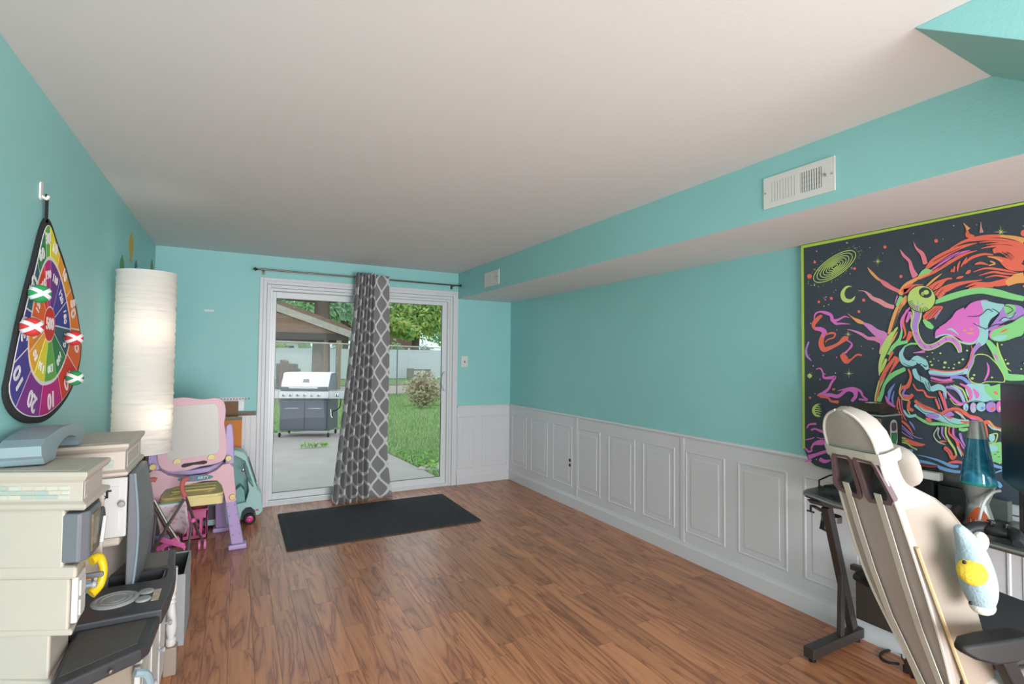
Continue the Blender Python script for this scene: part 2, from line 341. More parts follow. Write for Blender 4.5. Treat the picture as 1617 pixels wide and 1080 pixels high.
def curtain_mat():
    m = bpy.data.materials.new('trellis_fabric'); m.use_nodes = True; nt = m.node_tree; N = nt.nodes.new; L = nt.links.new
    b = nt.nodes['Principled BSDF']; b.inputs['Roughness'].default_value = .85; b.inputs['Sheen Weight'].default_value = .2
    uv = N('ShaderNodeUVMap'); sp = N('ShaderNodeSeparateXYZ'); L(uv.outputs[0], sp.inputs[0])
    def mth(op, a, b_=None):
        n = N('ShaderNodeMath'); n.operation = op
        for i, q in enumerate((a, b_)):
            if q is None: continue
            if isinstance(q, (int, float)): n.inputs[i].default_value = q
            else: L(q, n.inputs[i])
        return n.outputs[0]
    U_ = mth('DIVIDE', sp.outputs[0], .08); V_ = mth('MULTIPLY', sp.outputs[1], 2*pi/.225)
    tri = mth('MULTIPLY', mth('ARCSINE', mth('MULTIPLY', mth('COSINE', V_), .80)), .48/.927)
    d1 = mth('PINGPONG', mth('SUBTRACT', U_, tri), 1.0); d2 = mth('PINGPONG', mth('ADD', mth('SUBTRACT', U_, 1.0), tri), 1.0)
    dm = mth('MINIMUM', d1, d2)
    mr = N('ShaderNodeMapRange'); mr.inputs[1].default_value = .13; mr.inputs[2].default_value = .2; mr.inputs[3].default_value = 1; mr.inputs[4].default_value = 0; L(dm, mr.inputs[0])
    n = N('ShaderNodeTexNoise'); n.inputs['Scale'].default_value = 260; n.inputs['Detail'].default_value = 2; tc = N('ShaderNodeTexCoord'); L(tc.outputs['UV'], n.inputs['Vector'])
    mx = N('ShaderNodeMix'); mx.data_type = 'RGBA'; mx.inputs[6].default_value = hexc('#8b898b'); mx.inputs[7].default_value = hexc('#dfe1dd'); L(mr.outputs[0], mx.inputs[0])
    m2 = N('ShaderNodeMix'); m2.data_type = 'RGBA'; m2.blend_type = 'MULTIPLY'; m2.inputs[0].default_value = .25; L(mx.outputs[2], m2.inputs[6]); L(n.outputs['Fac'], m2.inputs[7])
    L(m2.outputs[2], b.inputs['Base Color']); return m
def make_curtain():
    nu, nv = 150, 44; vs = []; fs = []; uvs = []
    def sec(s):
        # fold phase: tight folds on the left, one flat broad leaf on the right
        if s < .7: return 6.0*2*pi*s/.7, 1.0
        q = (s-.7)/.3; return 12*pi+q*1.4*pi, .45
    for j in range(nv+1):
        t = j/nv; z = 2.208*(1-t)+.004*t; z0 = z
        xl = 1.0+(.815-1.0)*t**1.2; xr = 1.318+.018*sin(t*pi)+(1.39-1.318)*max(0, (t-.75)/.25)**1.5
        for i in range(nu+1):
            s = i/nu; ph, am = sec(s); 
            x = xl+(xr-xl)*(s/.7*.6 if s < .7 else .6+(s-.7)/.3*.4)+.004*sin(7*s+5*t)
            A = (.040*(1-t)+.048*t)*am
            y = 5.062 + A*sin(ph+.35*sin(3*t+4*s)) - .012*t
            zz = z - (.015*sin(ph*.5+1)+.008*sin(9*s) if j == nv else 0)*0 + (.016*cos(ph)*t**8)
            if j == 0: zz -= .015*(s > .6)*(s-.6)/.4
            vs.append((x, y, max(zz, .004))); uvs.append(((s/.7*.42 if s < .7 else .42+(s-.7)/.3*.2)+.006*sin(t*4), z0))
    for j in range(nv):
        for i in range(nu):
            a = j*(nu+1)+i; fs.append((a, a+1, a+nu+2, a+nu+1))
    mb = MB().add(vs, fs); o = ob('curtain', mb, curtain_mat(), smooth=False, label='grey curtain with white trellis pattern hanging in the middle of the glass door', cat='curtain')
    me = o.data; ul = me.uv_layers.new(name='UVMap')
    for lp in me.loops: ul.data[lp.index].uv = uvs[lp.vertex_index]
    me.polygons.foreach_set('use_smooth', [True]*len(me.polygons))
    so = o.modifiers.new('solid', 'SOLIDIFY'); so.thickness = .003
    return o
make_curtain()

# ---------------------------------------------------------------- door mat
M_MAT = mat('black_mat', '#3a3c3e', .95, var=.35, vscale=60, bump=1.0, bscale=160)
dm = thing('door_mat', (1.1, 4.45, 0), 'black ribbed rubber door mat on the floor before the glass door', 'door mat')
ob('mat_body', MB().prism(rrect(.345, 1.865, 3.975, 4.925, .02), 'z', .0012, .010), M_MAT, dm, bevel=.003)
ob('border_ridge', MB().prism(rrect(.365, 1.845, 3.995, 4.905, .02), 'z', .010, .0125, [rrect(.38, 1.83, 4.01, 4.89, .015)]), M_MAT, dm)
mbr = MB()
for k in range(30): 
    for j in range(44): 
        x = .40+1.41*(j+.5*(k % 2))/44.5; y = 4.03+.84*k/30; mbr.box(x, x+.018, y, y+.013, .010, .0128)
ob('ribs', mbr, M_MAT, dm, kind='stuff')

# ---------------------------------------------------------------- vents, switch, outlet
M_VENT = mat('vent_white', '#e2e0dc', .4); M_VDARK = mat('vent_shadow', '#3a3c3c', .8); M_VGREY = mat('vent_damper', '#9a9f9e', .5)
def vent(y0, y1, z0, z1, lab, n):
    v = thing('air_vent', (XS, (y0+y1)/2, z0), lab, 'air vent', 'vents in the soffit')
    X = XS
    w_ = y1-y0; h = z1-z0; mid = (y0+y1)/2
    a = (y0+.035*w_/.32+.02, mid-.012); b = (mid+.012, y1-.03)
    ob('face_plate', MB().prism([(y0, z0), (y1, z0), (y1, z1), (y0, z1)], 'x', X-.008, X-.001, [[(a[0], z0+.028), (a[1], z0+.028), (a[1], z1-.028), (a[0], z1-.028)], [(b[0], z0+.028), (b[1], z0+.028), (b[1], z1-.028), (b[0], z1-.028)]]), M_VENT, v, bevel=.002)
    ob('duct_back', MB().box(X-.0022, X-.0008, y0+.02, y1-.02, z0+.02, z1-.02), M_VDARK, v)
    for (c, d), closed in ((a, 0), (b, 1)):
        for k in range(n):
            y = c+(d-c)*(k+.5)/n; g = (d-c)/n
            mb = MB().box(X-.0075, X-.003, y-g*(.22 if not closed else .42), y+g*(.22 if not closed else .42), z0+.028, z1-.028)
            ob('slat', mb, M_VENT, v)
    for k in range(4):
        z = z0+.028+(h-.056)*(k+.5)/4; ob('damper', MB().box(X-.0032, X-.0022, a[0], a[1], z-(h-.056)/8*.8, z+(h-.056)/8*.8), M_VGREY, v)
    ob('lever', MB().box(X-.02, X-.008, a[0]-.022, a[0]-.016, (z0+z1)/2-.004, (z0+z1)/2+.006), M_STEEL, v)
    for y in (y0+.012, y1-.012): ob('screw', MB().lathe([(.004, 0), (.003, .002), (.0001, .0025)], (X-.0105, y, (z0+z1)/2), 8, 'x'), M_STEEL, v)
vent(1.19, 1.513, 2.086, 2.230, 'white slatted air vent high in the soffit beside the black tapestry', 9)
vent(4.228, 4.545, 2.079, 2.223, 'white slatted air vent in the soffit beside the curtain rod end', 9)
sw = thing('light_switch', (2.224, YF, 1.28), 'white light switch plate on turquoise wall beside the glass door', 'light switch')
ob('plate', MB().box(2.186, 2.264, YF-.007, YF-.001, 1.285, 1.408), M_VENT, sw, bevel=.003)
ob('toggle', MB().box(2.219, 2.231, YF-.02, YF-.006, 1.334, 1.356), mat('toggle_tan', '#8d8478', .4), sw, bevel=.002)
ot = thing('power_outlet', (XW, 4.0, .36), 'white wall outlet set in the wainscot', 'power outlet')
ob('plate', MB().box(XW-.006, XW-.0005, 3.965, 4.04, .355, .46), M_VENT, ot, bevel=.003)
for z in (.385, .43): ob('socket', MB().lathe([(.016, 0), (.016, .003), (.0001, .003)], (XW-.0085, 4.003, z), 14, 'x'), M_VDARK, ot)
# tape remains on the far wall
tp = at(323, 490, 'y', YF); tq = at(338, 490, 'y', YF)
ob('tape_strip', MB().box(tp.x, tq.x, YF-.0014, YF-.0004, tp.z-.009, tp.z+.009), M_VENT, label='short strip of white tape left on turquoise wall', cat='tape')
# ---------------------------------------------------------------- teardrop dart board on the left wall
BX = XL+.008
def bp(u, v): q = at(u, v, 'x', BX); return Vector((q.y, q.z))
outl = [bp(*p) for p in [(72,345),(50,420),(30,500),(12,590),(7,625),(20,655),(45,668),(75,661),(105,627),(122,585),(127,545),(120,490),(105,430),(90,385)]]
cen = bp(75, 512)
def radial(pts, shrink=0, n=180, tipfirst=True):
    sm = crom(pts, True, 6); ang = sorted([(atan2(p.y-cen.y, p.x-cen.x) % (2*pi), (p-cen).length) for p in sm]); out = []
    for k in range(n):
        a = 2*pi*k/n
        for i in range(len(ang)):
            a0, r0 = ang[i-1]; a1, r1 = ang[i]
            if i == 0: a0 -= 2*pi
            if a0 <= a <= a1: out.append(r0+(r1-r0)*(a-a0)/max(a1-a0, 1e-6)); break
        else:
            a0, r0 = ang[-1]; a1, r1 = ang[0][0]+2*pi, ang[0][1]; out.append(r0+(r1-r0)*(a-a0)/max(a1-a0, 1e-6))
    return out
RO = radial(outl); innr = [bp(*p) for p in [(73,408),(58,440),(46,500),(41,545),(45,580),(56,600),(68,605),(86,595),(102,560),(108,520),(101,470),(88,425)]]; RI = radial(innr)
def rad(R, a): f = (a % (2*pi))/(2*pi)*len(R); i = int(f) % len(R); return R[i]+(R[(i+1) % len(R)]-R[i])*(f-int(f))
def pt(a, r): return (cen.x+r*cos(a), cen.y+r*sin(a))
M_BLKF = mat('black_fabric', '#26272a', .9, bump=.3); M_WHF = mat('white_print', '#ece9ea', .8)
db = thing('dart_target', (BX, cen.x, 1.14), 'teardrop shaped rainbow velcro target with numbers hung on the left wall', 'dart target')
N_ = 120
ob('backing', MB().prism([pt(2*pi*k/N_, rad(RO, 2*pi*k/N_)) for k in range(N_)], 'x', XL+.001, XL+.012), M_BLKF, db, bevel=.003)
ob('field', MB().prism([pt(2*pi*k/N_, rad(RO, 2*pi*k/N_)-.022) for k in range(N_)], 'x', XL+.012, XL+.0135), M_WHF, db)
sepo = [(67.4,356),(76,357.5),(90.7,399.7),(108.5,458),(123,521),(118,584),(96,638),(57.7,660.5),(21,643),(12,579.5),(31.4,482),(53.5,401)]
def angof(p): q = bp(*p)-cen; return atan2(q.y, q.x)
sa = [angof(p) for p in sepo]
ocol = ['#6db54a', '#f2e23a', '#f0a22c', '#ef8426', '#ec6a25', '#df3b28', '#c41f80', '#86308f', '#4b3f97', '#3f4296', '#35616f', '#2f8450']
onum = ['30', '60', '10', '50', '0', '40', '10', '20', '10', '30', '10', '60']
def unwrap(a, b):
    while b > a: b -= 2*pi
    while b < a-2*pi: b += 2*pi
    return b
def sector(a0, a1, rin, rout, gap, col, nm, x0):
    # clockwise sector from a0 down to a1, trimmed by a constant-width gap
    K = 14; po = []; pi_ = []
    for k in range(K+1):
        t = k/K; a = a0+(a1-a0)*t
        ro = rout(a); ri = rin(a)
        go = gap/max(ro, .02); gi = gap/max(ri, .02)
        po.append(pt(a0-go+(a1-a0+2*go)*t, rout(a0-go+(a1-a0+2*go)*t))); pi_.append(pt(a0-gi+(a1-a0+2*gi)*t, rin(a0-gi+(a1-a0+2*gi)*t)))
    return ob(nm, MB().prism(po+pi_[::-1], 'x', x0, x0+.0012), mat('print_'+col.strip('#'), col, .8, var=.08, vscale=40), db)
XB = XL+.0135
for i in range(12):
    a0 = sa[i]; a1 = unwrap(a0, sa[(i+1) % 12])
    s_ = sector(a0, a1, lambda a: rad(RI, a)+.008, lambda a: rad(RO, a)-.026, .0035, ocol[i], 'segment', XB)
    am = (a0+a1)/2; rr = rad(RI, am)*.42+(rad(RO, am)-.02)*.58
    q = pt(am, rr); text('number', onum[i], .085 if i > 2 and i < 11 else .055, (XB+.0012, q[0], q[1]), (0, 1, 0), (0, 0, 1), M_WHF, s_, rot=am-pi/2, bold=.002)
icol = ['#c02b7d', '#6d3790', '#45409a', '#3d3f97', '#34606e', '#2e8550', '#6ab24b', '#efe03b', '#f2b32f', '#f08f29', '#ee6b26', '#e2402a']
inum = ['190', '110', '120', '180', '170', '100', '130', '140', '80', '160', '150', '200']
a_st = angof((62, 415))
isep = [angof(p) for p in [(66,411),(77,411),(92,440),(103,475),(108,520),(101,563),(86,595),(66,604),(50,590),(41,558),(47,500),(57,445)]]
RB = .062
for i in range(12):
    a0 = isep[i]; a1 = unwrap(a0, isep[(i+1) % 12])
    s_ = sector(a0, a1, lambda a: RB+.006, lambda a: rad(RI, a)-.006, .003, icol[i], 'inner_segment', XB)
    am = (a0+a1)/2; q = pt(am, rad(RI, am)*.76); text('number', inum[i], .042, (XB+.0012, q[0], q[1]), (0, 1, 0), (0, 0, 1), M_WHF, s_, rot=am-pi/2, bold=.001)
bl = ob('bullseye', MB().lathe([(RB, 0), (RB, .0015), (.0001, .0015)], (XB, cen.x, cen.y), 32, 'x'), mat('print_red', '#d8372c', .8, var=.08, vscale=40), db)
text('number', '500', .06, (XB+.0016, cen.x, cen.y), (0, 1, 0), (0, 0, 1), M_WHF, bl, bold=.002)
tip = bp(72, 343); hk = bp(68, 303)
ob('strap', MB().box(BX, BX+.004, tip.x-.012, tip.x+.012, tip.y-.02, hk.y-.0), M_BLKF, db)
hkx = thing('wall_hook', (XL, hk.x, hk.y), 'white adhesive hook holding up the teardrop target', 'hook')
ob('backplate', MB().prism(rrect(hk.x-.014, hk.x+.012, hk.y-.03, hk.y+.035, .011), 'x', XL+.0005, XL+.006), M_VENT, hkx, bevel=.002)
ob('prong', MB().tube(crom([(XL+.006, hk.x, hk.y-.015), (XL+.018, hk.x, hk.y-.024), (XL+.024, hk.x, hk.y-.012)], False), .005, 8), M_VENT, hkx, smooth=True)
M_BG = mat('ball_green', '#2f9c5c', .8); M_BR = mat('ball_red', '#d63b3b', .8)
for (u, v, m_, l) in ((63, 464, M_BG, 'green velcro ball with white cross straps stuck beside the bullseye'), (50, 516, M_BR, 'red velcro ball with white cross straps stuck beside the bullseye'),
                   (117, 534, M_BR, 'red velcro ball with white cross straps stuck at the rim of the target'), (118, 597, M_BG, 'green velcro ball with white cross straps stuck at the rim of the target')):
    X = XL+.045; q = at(u, v, 'x', X); t = thing('velcro_ball', (X, q.y, q.z), l, 'ball', 'velcro balls on the target')
    ob('ball', MB().ell((X, q.y, q.z), .03, 20, 12), m_, t, smooth=True)
    cv = Vector((.5, -.86, 0)); sv = Vector((.86, .5, 0)); uz = Vector((0, 0, 1)); c = Vector((X, q.y, q.z))
    for s_ in (-1, 1):
        mb = MB(); sec = []; w1 = (sv*.85+uz*s_*.53).normalized(); n_ = cv.cross(w1)
        for k in range(24):
            a = 2*pi*k/24; d = cv*cos(a)+w1*sin(a); sec.append([c+d*.0308-n_*.006, c+d*.0308+n_*.006, c+d*.028+n_*.006, c+d*.028-n_*.006])
        mb.loft(sec+[sec[0]], cap=False); ob('strap', mb, M_WHF, t)
# little fish-shaped wall decals above the lamp
def decal(u0, v0, u1, v1, c, lab):
    q = at(u0, v0, 'x', XL); r = at(u1, v1, 'x', XL); y = (q.y+r.y)/2; h = q.z-r.z; w_ = h*.5
    pts = [(y, q.z), (y+w_*.7, q.z-h*.25), (y+w_*.9, q.z-h*.5), (y+w_*.5, q.z-h*.75), (y+w_*.15, q.z-h*.88), (y+w_*.6, r.z), (y-w_*.6, r.z), (y-w_*.15, q.z-h*.88), (y-w_*.5, q.z-h*.75), (y-w_*.9, q.z-h*.5), (y-w_*.7, q.z-h*.25)]
    o = ob('wall_decal', MB().prism(pts, 'x', XL+.0004, XL+.0012), mat('decal_'+c.strip('#'), c, .6), label=lab, cat='decal', group='decals above the lamp')
decal(208, 366, 206, 414, '#c6b24a', 'yellow pointed decal on the left wall above the paper lamp')
decal(193, 402, 192, 440, '#4e9a55', 'green pointed decal on the left wall above the paper lamp')
decal(215, 410, 214, 440, '#4a6fa0', 'blue pointed decal on the left wall above the paper lamp')
decal(240, 408, 239, 442, '#7f8458', 'olive pointed decal on the left wall above the paper lamp')

# ---------------------------------------------------------------- paper floor lamp
LX, LY, LR = -.455, 3.5, .142
lz0, lz1 = .845, 1.848
lp = thing('floor_lamp', (LX, LY, 0), 'tall lit floor lamp with creased white paper cylinder shade', 'floor lamp')
def paper():
    m = bpy.data.materials.new('lamp_paper'); m.use_nodes = True; nt = m.node_tree; N = nt.nodes.new; L = nt.links.new
    d = nt.nodes['Principled BSDF']; d.inputs['Base Color'].default_value = hexc('#f1eeea'); d.inputs['Roughness'].default_value = .8
    t = N('ShaderNodeBsdfTranslucent'); t.inputs[0].default_value = hexc('#f6ece0'); mx = N('ShaderNodeMixShader'); mx.inputs[0].default_value = .32
    tc = N('ShaderNodeTexCoord'); mp = N('ShaderNodeMapping'); mp.inputs['Scale'].default_value = (6, 6, 60); n = N('ShaderNodeTexNoise'); n.inputs['Scale'].default_value = 1; n.inputs['Detail'].default_value = 4
    L(tc.outputs['Object'], mp.inputs[0]); L(mp.outputs[0], n.inputs['Vector']); bpn = N('ShaderNodeBump'); bpn.inputs['Strength'].default_value = .7; bpn.inputs['Distance'].default_value = .01
    L(n.outputs['Fac'], bpn.inputs['Height']); L(bpn.outputs[0], d.inputs['Normal']); L(bpn.outputs[0], t.inputs['Normal'])
    L(d.outputs[0], mx.inputs[1]); L(t.outputs[0], mx.inputs[2]); L(mx.outputs[0], nt.nodes['Material Output'].inputs[0]); return m
M_PAPER = paper(); mb = MB(); secs = []; rl = random.Random(5); NZ = 140; ring = 0
for k in range(NZ+1):
    z = lz0+(lz1-lz0)*k/NZ; fold = -.0025*abs(sin(k*pi/5)); sec = []
    for j in range(48):
        a = 2*pi*j/48; r = LR+fold*(1+.5*sin(3*a+k*.9))+.0012*sin(5*a+1.7*sin(k*.6))
        zz = z+(.004*sin(2*a+k*.5) if 2 < k < NZ-2 else 0)
        sec.append(Vector((LX+r*cos(a), LY+r*sin(a), zz)))
    secs.append(sec)
mb.loft(secs, cap=False); shd = ob('shade', mb, M_PAPER, lp, smooth=True)
ob('shade_ring', MB().tube([(LX+LR*cos(2*pi*k/40), LY+LR*sin(2*pi*k/40), lz1) for k in range(40)], .003, 6, True), M_WHF, shd)
ob('shade_ring', MB().tube([(LX+LR*cos(2*pi*k/40), LY+LR*sin(2*pi*k/40), lz0) for k in range(40)], .003, 6, True), M_WHF, shd)
M_DMET = mat('dark_metal', '#3a3430', .4, .6)
ob('base', MB().lathe([(.12, 0), (.12, .012), (.02, .02), (.012, .03)], (LX, LY, .0005), 32), M_DMET, lp, smooth=True)
ob('pole', MB().tube([(LX, LY, .02), (LX, LY, 1.7)], .011, 10), M_DMET, lp, smooth=True)
for k in range(3):
    a = radians(200+120*k); ob('leg', MB().tube([(LX+.03*cos(a), LY+.03*sin(a), .012), (LX+.03*cos(a), LY+.03*sin(a), lz0+.01)], .012, 8), M_DMET, lp, smooth=True)
for k in range(3):
    a = radians(200+120*k); ob('spoke', MB().tube([(LX, LY, lz0+.008), (LX+.138*cos(a), LY+.138*sin(a), lz0+.008)], .003, 6), M_DMET, lp)
M_BULB = mat('bulb', '#fff4e0', .4, emit='#ffe6c2', estr=2)
for z, dx, dy, pw in ((1.53, .02, -.04, 1.7), (1.04, .055, -.05, 1.7)):
    ob('bulb', MB().ell((LX+dx, LY+dy, z), (.025, .025, .035), 14, 8), M_BULB, lp, smooth=True)
    ob('socket', MB().tube([(LX, LY, z-.06), (LX+dx, LY+dy, z-.03)], .014, 8), M_DMET, lp)
    l = bpy.data.lights.new('lamp_bulb_light', 'POINT'); l.energy = pw; l.color = (1, .91, .80); l.shadow_soft_size = .035
    o = bpy.data.objects.new('lamp_bulb_light', l); COL.objects.link(o); o.parent = lp; o.location = Vector((LX+dx*1.1, LY+dy*1.1, z))-LOC['floor_lamp']

# ---------------------------------------------------------------- toy kitchen
M_KIT = mat('kitchen_cream', '#c9bdb0', .45, var=.04, vscale=5); M_KITB = mat('kitchen_beige', '#c4b8aa', .5, var=.04); M_KTAU = mat('kitchen_taupe', '#97897b', .5, var=.05)
M_KBLK = mat('kitchen_black', '#3b3c40', .42, var=.15, vscale=30); M_KGRY = mat('kitchen_grey', '#74777d', .4, .1, var=.05); M_KBLU = mat('kitchen_bluegrey', '#8fa3ab', .45, var=.05)
M_KWHT = mat('kitchen_white', '#d9d8d5', .4); M_DUST = mat('kitchen_counter_top', '#54514e', .55, var=.15, vscale=25); M_BURN = mat('burner_grey', '#a3a6a6', .45)
K = thing('toy_kitchen', (-.42, 2.3, 0), 'cream and grey plastic toy kitchen with black counter along the left wall', 'toy kitchen')
KB = -.605
def crown(A, B, C, D, z0, z1, nm):
    # four footprint corners: near-front, far-front, far-back, near-back
    def grow(s):
        c = (Vector(A)+Vector(B)+Vector(C)+Vector(D))/4
        out = []
        for p, k in ((A, 1), (B, 1), (C, 0), (D, 0)):
            v = Vector(p); g_ = (v-c).normalized()*s; out.append(v+(g_ if k else Vector((0, g_.y))))
        return out
    prof = [(-.012, z0), (0, z0+.008), (0, z0+.018), (-.022, z0+.026), (-.022, z1-.032), (-.008, z1-.022), (.0, z1-.012), (0, z1-.003), (-.004, z1)]
    mb = MB(); mb.loft([[Vector((p.x, p.y, z)) for p in grow(s)] for s, z in prof]); o = ob(nm, mb, M_KIT, K, bevel=.003)
    top = grow(-.045); ob('top_panel', MB().prism([(p.x, p.y) for p in top], 'z', z1-.003, z1+.0012), M_KITB if 0 else M_KIT, o, bevel=.001)
    return o
nA, nB, nC, nD = (-.368, 1.866), (-.356, 2.112), (KB, 2.20), (KB, 1.975)
cr1 = crown(nA, nB, nC, nD, .94, 1.05, 'crown')
fA, fB, fC, fD = (-.352, 2.402), (-.352, 2.788), (KB, 2.80), (KB, 2.378)
cr2 = crown(fA, fB, fC, fD, .925, 1.05, 'crown')
# tile strips on the two near-facing crown sides
def tilestrip(p0, p1, z0, z1, par, n=7, inn=.0):
    p0 = Vector(p0); p1 = Vector(p1); d = (p1-p0); nrm = Vector((d.y, -d.x)).normalized()
    if nrm.y > 0: nrm = -nrm
    cols = ['#b3bcb2', '#c9cbbf', '#d0cdbf', '#aebbb4', '#cfc7ba']; rt = random.Random(4)
    for r in range(3):
        for k in range(n):
            a = (k+(.5 if r % 2 else 0)*.5)/n+.02; b_ = min(a+.86/n, .99)
            if a > .95: continue
            q0 = p0+d*a; q1 = p0+d*b_; zz0 = z0+(z1-z0)*r/3; zz1 = zz0+(z1-z0)/3*.86; c = cols[rt.randrange(5)]
            poly = [(q0.x, q0.y), (q1.x, q1.y), (q1.x+nrm.x*.0025, q1.y+nrm.y*.0025), (q0.x+nrm.x*.0025, q0.y+nrm.y*.0025)]
            ob('tile', MB().prism(poly, 'z', zz0, zz1), mat('tile_'+c.strip('#'), c, .4), par)
def ins(p, q, t, s): p = Vector(p); q = Vector(q); return p+(q-p)*t
def offs(p, q, dd):
    d = (Vector(q)-Vector(p)).normalized(); n_ = Vector((d.y, -d.x));
    if n_.y > 0: n_ = -n_
    return n_*dd
cn = (Vector(nA)+Vector(nB)+Vector(nC)+Vector(nD))/4
def shr(p, s, back=False): v = Vector(p); c = cn; g_ = (v-c).normalized()*s; return v+(Vector((0, g_.y)) if back else g_)
a_, b_ = shr(nD, -.022, True), shr(nA, -.022); tilestrip(a_+(b_-a_)*.05, a_+(b_-a_)*.86, .972, 1.01, cr1, 6)
cn = (Vector(fA)+Vector(fB)+Vector(fC)+Vector(fD))/4
a_, b_ = shr(fD, -.022, True), shr(fA, -.022); tilestrip(a_+(b_-a_)*.3, a_+(b_-a_)*.86, .958, 1.008, cr2, 5)
# picture windows on crown fronts
M_PIC = mat('picture_print', '#a9a7a6', .4, var=.6, vscale=50)
for (p, q, z0, z1, par) in ((nA, nB, .966, 1.018, cr1), (fA, fB, .95, 1.012, cr2)):
    p = Vector(p); q = Vector(q); d = q-p; a0, a1 = p+d*.14, p+d*.86; n_ = Vector((1, 0))
    X0 = min(p.x, q.x)-.017
    f = ob('picture_frame', MB().prism([(a0.y, z0), (a1.y, z0), (a1.y, z1), (a0.y, z1)], 'x', X0-.01, X0+.006, [[(a0.y+.012, z0+.01), (a1.y-.012, z0+.01), (a1.y-.012, z1-.01), (a0.y+.012, z1-.01)]]), M_KWHT, par, bevel=.002)
    ob('picture', MB().box(X0-.006, X0+.002, a0.y+.01, a1.y-.01, z0+.008, z1-.008), M_PIC, f)
# near tower body, stepped
def quad(nf, ff, fb, nb, z0, z1, nm, m=M_KIT, bv=.008): return ob(nm, MB().prism([nf, ff, fb, nb], 'z', z0, z1), m, K, bevel=bv)
quad((-.42, 1.895), (-.42, 2.10), (KB, 2.19), (KB, 1.985), .775, .942, 'tower_upper')
quad((-.385, 1.878), (-.40, 2.09), (KB, 2.19), (KB, 1.98), .745, .782, 'tower_shelf', bv=.01)
quad((-.402, 1.888), (-.412, 2.095), (KB, 2.19), (KB, 1.983), .60, .748, 'tower_lower')
quad((-.392, 1.882), (-.405, 2.09), (KB, 2.19), (KB, 1.98), .588, .606, 'tower_lip', bv=.006)
quad((-.445, 1.905), (-.445, 2.1), (KB, 2.19), (KB, 1.99), .46, .592, 'tower_foot')
quad((-.432, 1.885), (-.445, 2.1), (KB, 2.2), (KB, 1.985), .0, .472, 'tower_base')
# microwave
mw = ob('microwave', MB().prism([(-.43, 1.90), (-.385, 1.885), (-.365, 1.91), (-.362, 2.02), (-.375, 2.075), (-.43, 2.095)], 'z', .79, .93), M_KGRY, K, bevel=.006)
ob('window', MB().box(-.366, -.361, 1.925, 1.99, .806, .914), mat('oven_picture', '#7a6a45', .3, var=.8, vscale=60), mw)
ob('handle', MB().bar((-.352, 1.99, .81), (-.352, 2.03, .88), .01, .012), M_KWHT, mw, bevel=.003)
ob('dial_disc', MB().lathe([(.045, 0), (.045, .006), (.03, .009), (.001, .009)], (-.368, 2.05, .86), 20, 'x'), mat('dark_grey_disc', '#5b5c5e', .5), mw)
dr_ = ob('cabinet_door', MB().box(-.402, -.386, 1.90, 1.985, .615, .745), M_KWHT, K, bevel=.004)
for z in (.63, .685): ob('door_panel', MB().box(-.387, -.382, 1.915, 1.968, z, z+.045), M_KWHT, dr_, bevel=.002)
ob('knob', MB().lathe([(.004, 0), (.005, .012), (.011, .02), (.009, .028), (.001, .03)], (-.386, 1.978, .69), 12, 'x'), M_BURN, dr_, smooth=True)
# open door edge beyond the microwave
ob('open_door', MB().box(-.42, -.374, 2.128, 2.14, .66, .925), M_KIT, K, bevel=.004)
ob('hinge_disc', MB().lathe([(.018, 0), (.018, .004), (.001, .004)], (-.395, 2.126, .845), 14, 'y'), M_KGRY, K)
# far tower
quad((-.376, 2.42), (-.376, 2.775), (KB, 2.79), (KB, 2.40), .70, .928, 'tower_upper')
quad((-.372, 2.407), (-.37, 2.775), (KB, 2.79), (KB, 2.388), .668, .702, 'tower_shelf', bv=.01)
quad((-.44, 2.45), (-.38, 2.775), (KB, 2.79), (KB, 2.45), .46, .67, 'shelf_back', M_KIT)
ob('shelf_side', MB().box(-.575, -.50, 2.40, 2.45, .49, .67), M_KIT, K, bevel=.004)
dd = ob('cabinet_door', MB().box(-.535, -.352, 2.39, 2.408, .705, .925), M_KWHT, K, bevel=.004)
ob('door_panel', MB().prism(rrect(-.515, -.375, .735, .895, .004), 'y', 2.386, 2.392), M_KWHT, dd, bevel=.003)
ob('knob', MB().lathe([(.004, 0), (.005, .01), (.012, .02), (.009, .027), (.001, .028)], (0, 0, 0), 12, 'y').xf(Matrix.Translation((-.364, 2.39, .832)) @ Matrix.Scale(-1, 4, (0, 1, 0))), M_BURN, dd, smooth=True)
text('door_sticker', 'HOT', .038, (-.44, 2.3855, .868), (1, 0, 0), (0, 0, 1), M_BLK, dd, bold=.002)
ob('door_sticker', MB().tube([(-.44+.026*cos(k*pi/12), 2.3853, .858+.012*sin(k*pi/12)) for k in range(25)], .002, 4).lathe([(.007, 0), (.007, .001), (.001, .001)], (-.44, 2.3845, .858), 10, 'y'), M_BLK, dd)
# fridge with bowed grey door
fr_ = [(-.36, 2.44, .47), (-.315, 2.44, .62)]
secs = []
for k in range(13):
    t = k/12; z = .47+.46*t; bow = .03*sin(pi*min(1, t*1.02))
    secs.append([Vector((-.354, 2.43, z)), Vector((-.335+bow*.5, 2.43, z)), Vector((-.325+bow, 2.56, z)), Vector((-.33+bow, 2.70, z)), Vector((-.354, 2.72, z))])
fd = ob('fridge_door', MB().loft(secs), M_KGRY, K, bevel=.004)
ob('fridge_trim', MB().tube([(-.334+.03*sin(pi*min(1, k/12*1.02))*.5, 2.428, .47+.46*k/12) for k in range(13)], .004, 6), M_KBLU, fd)
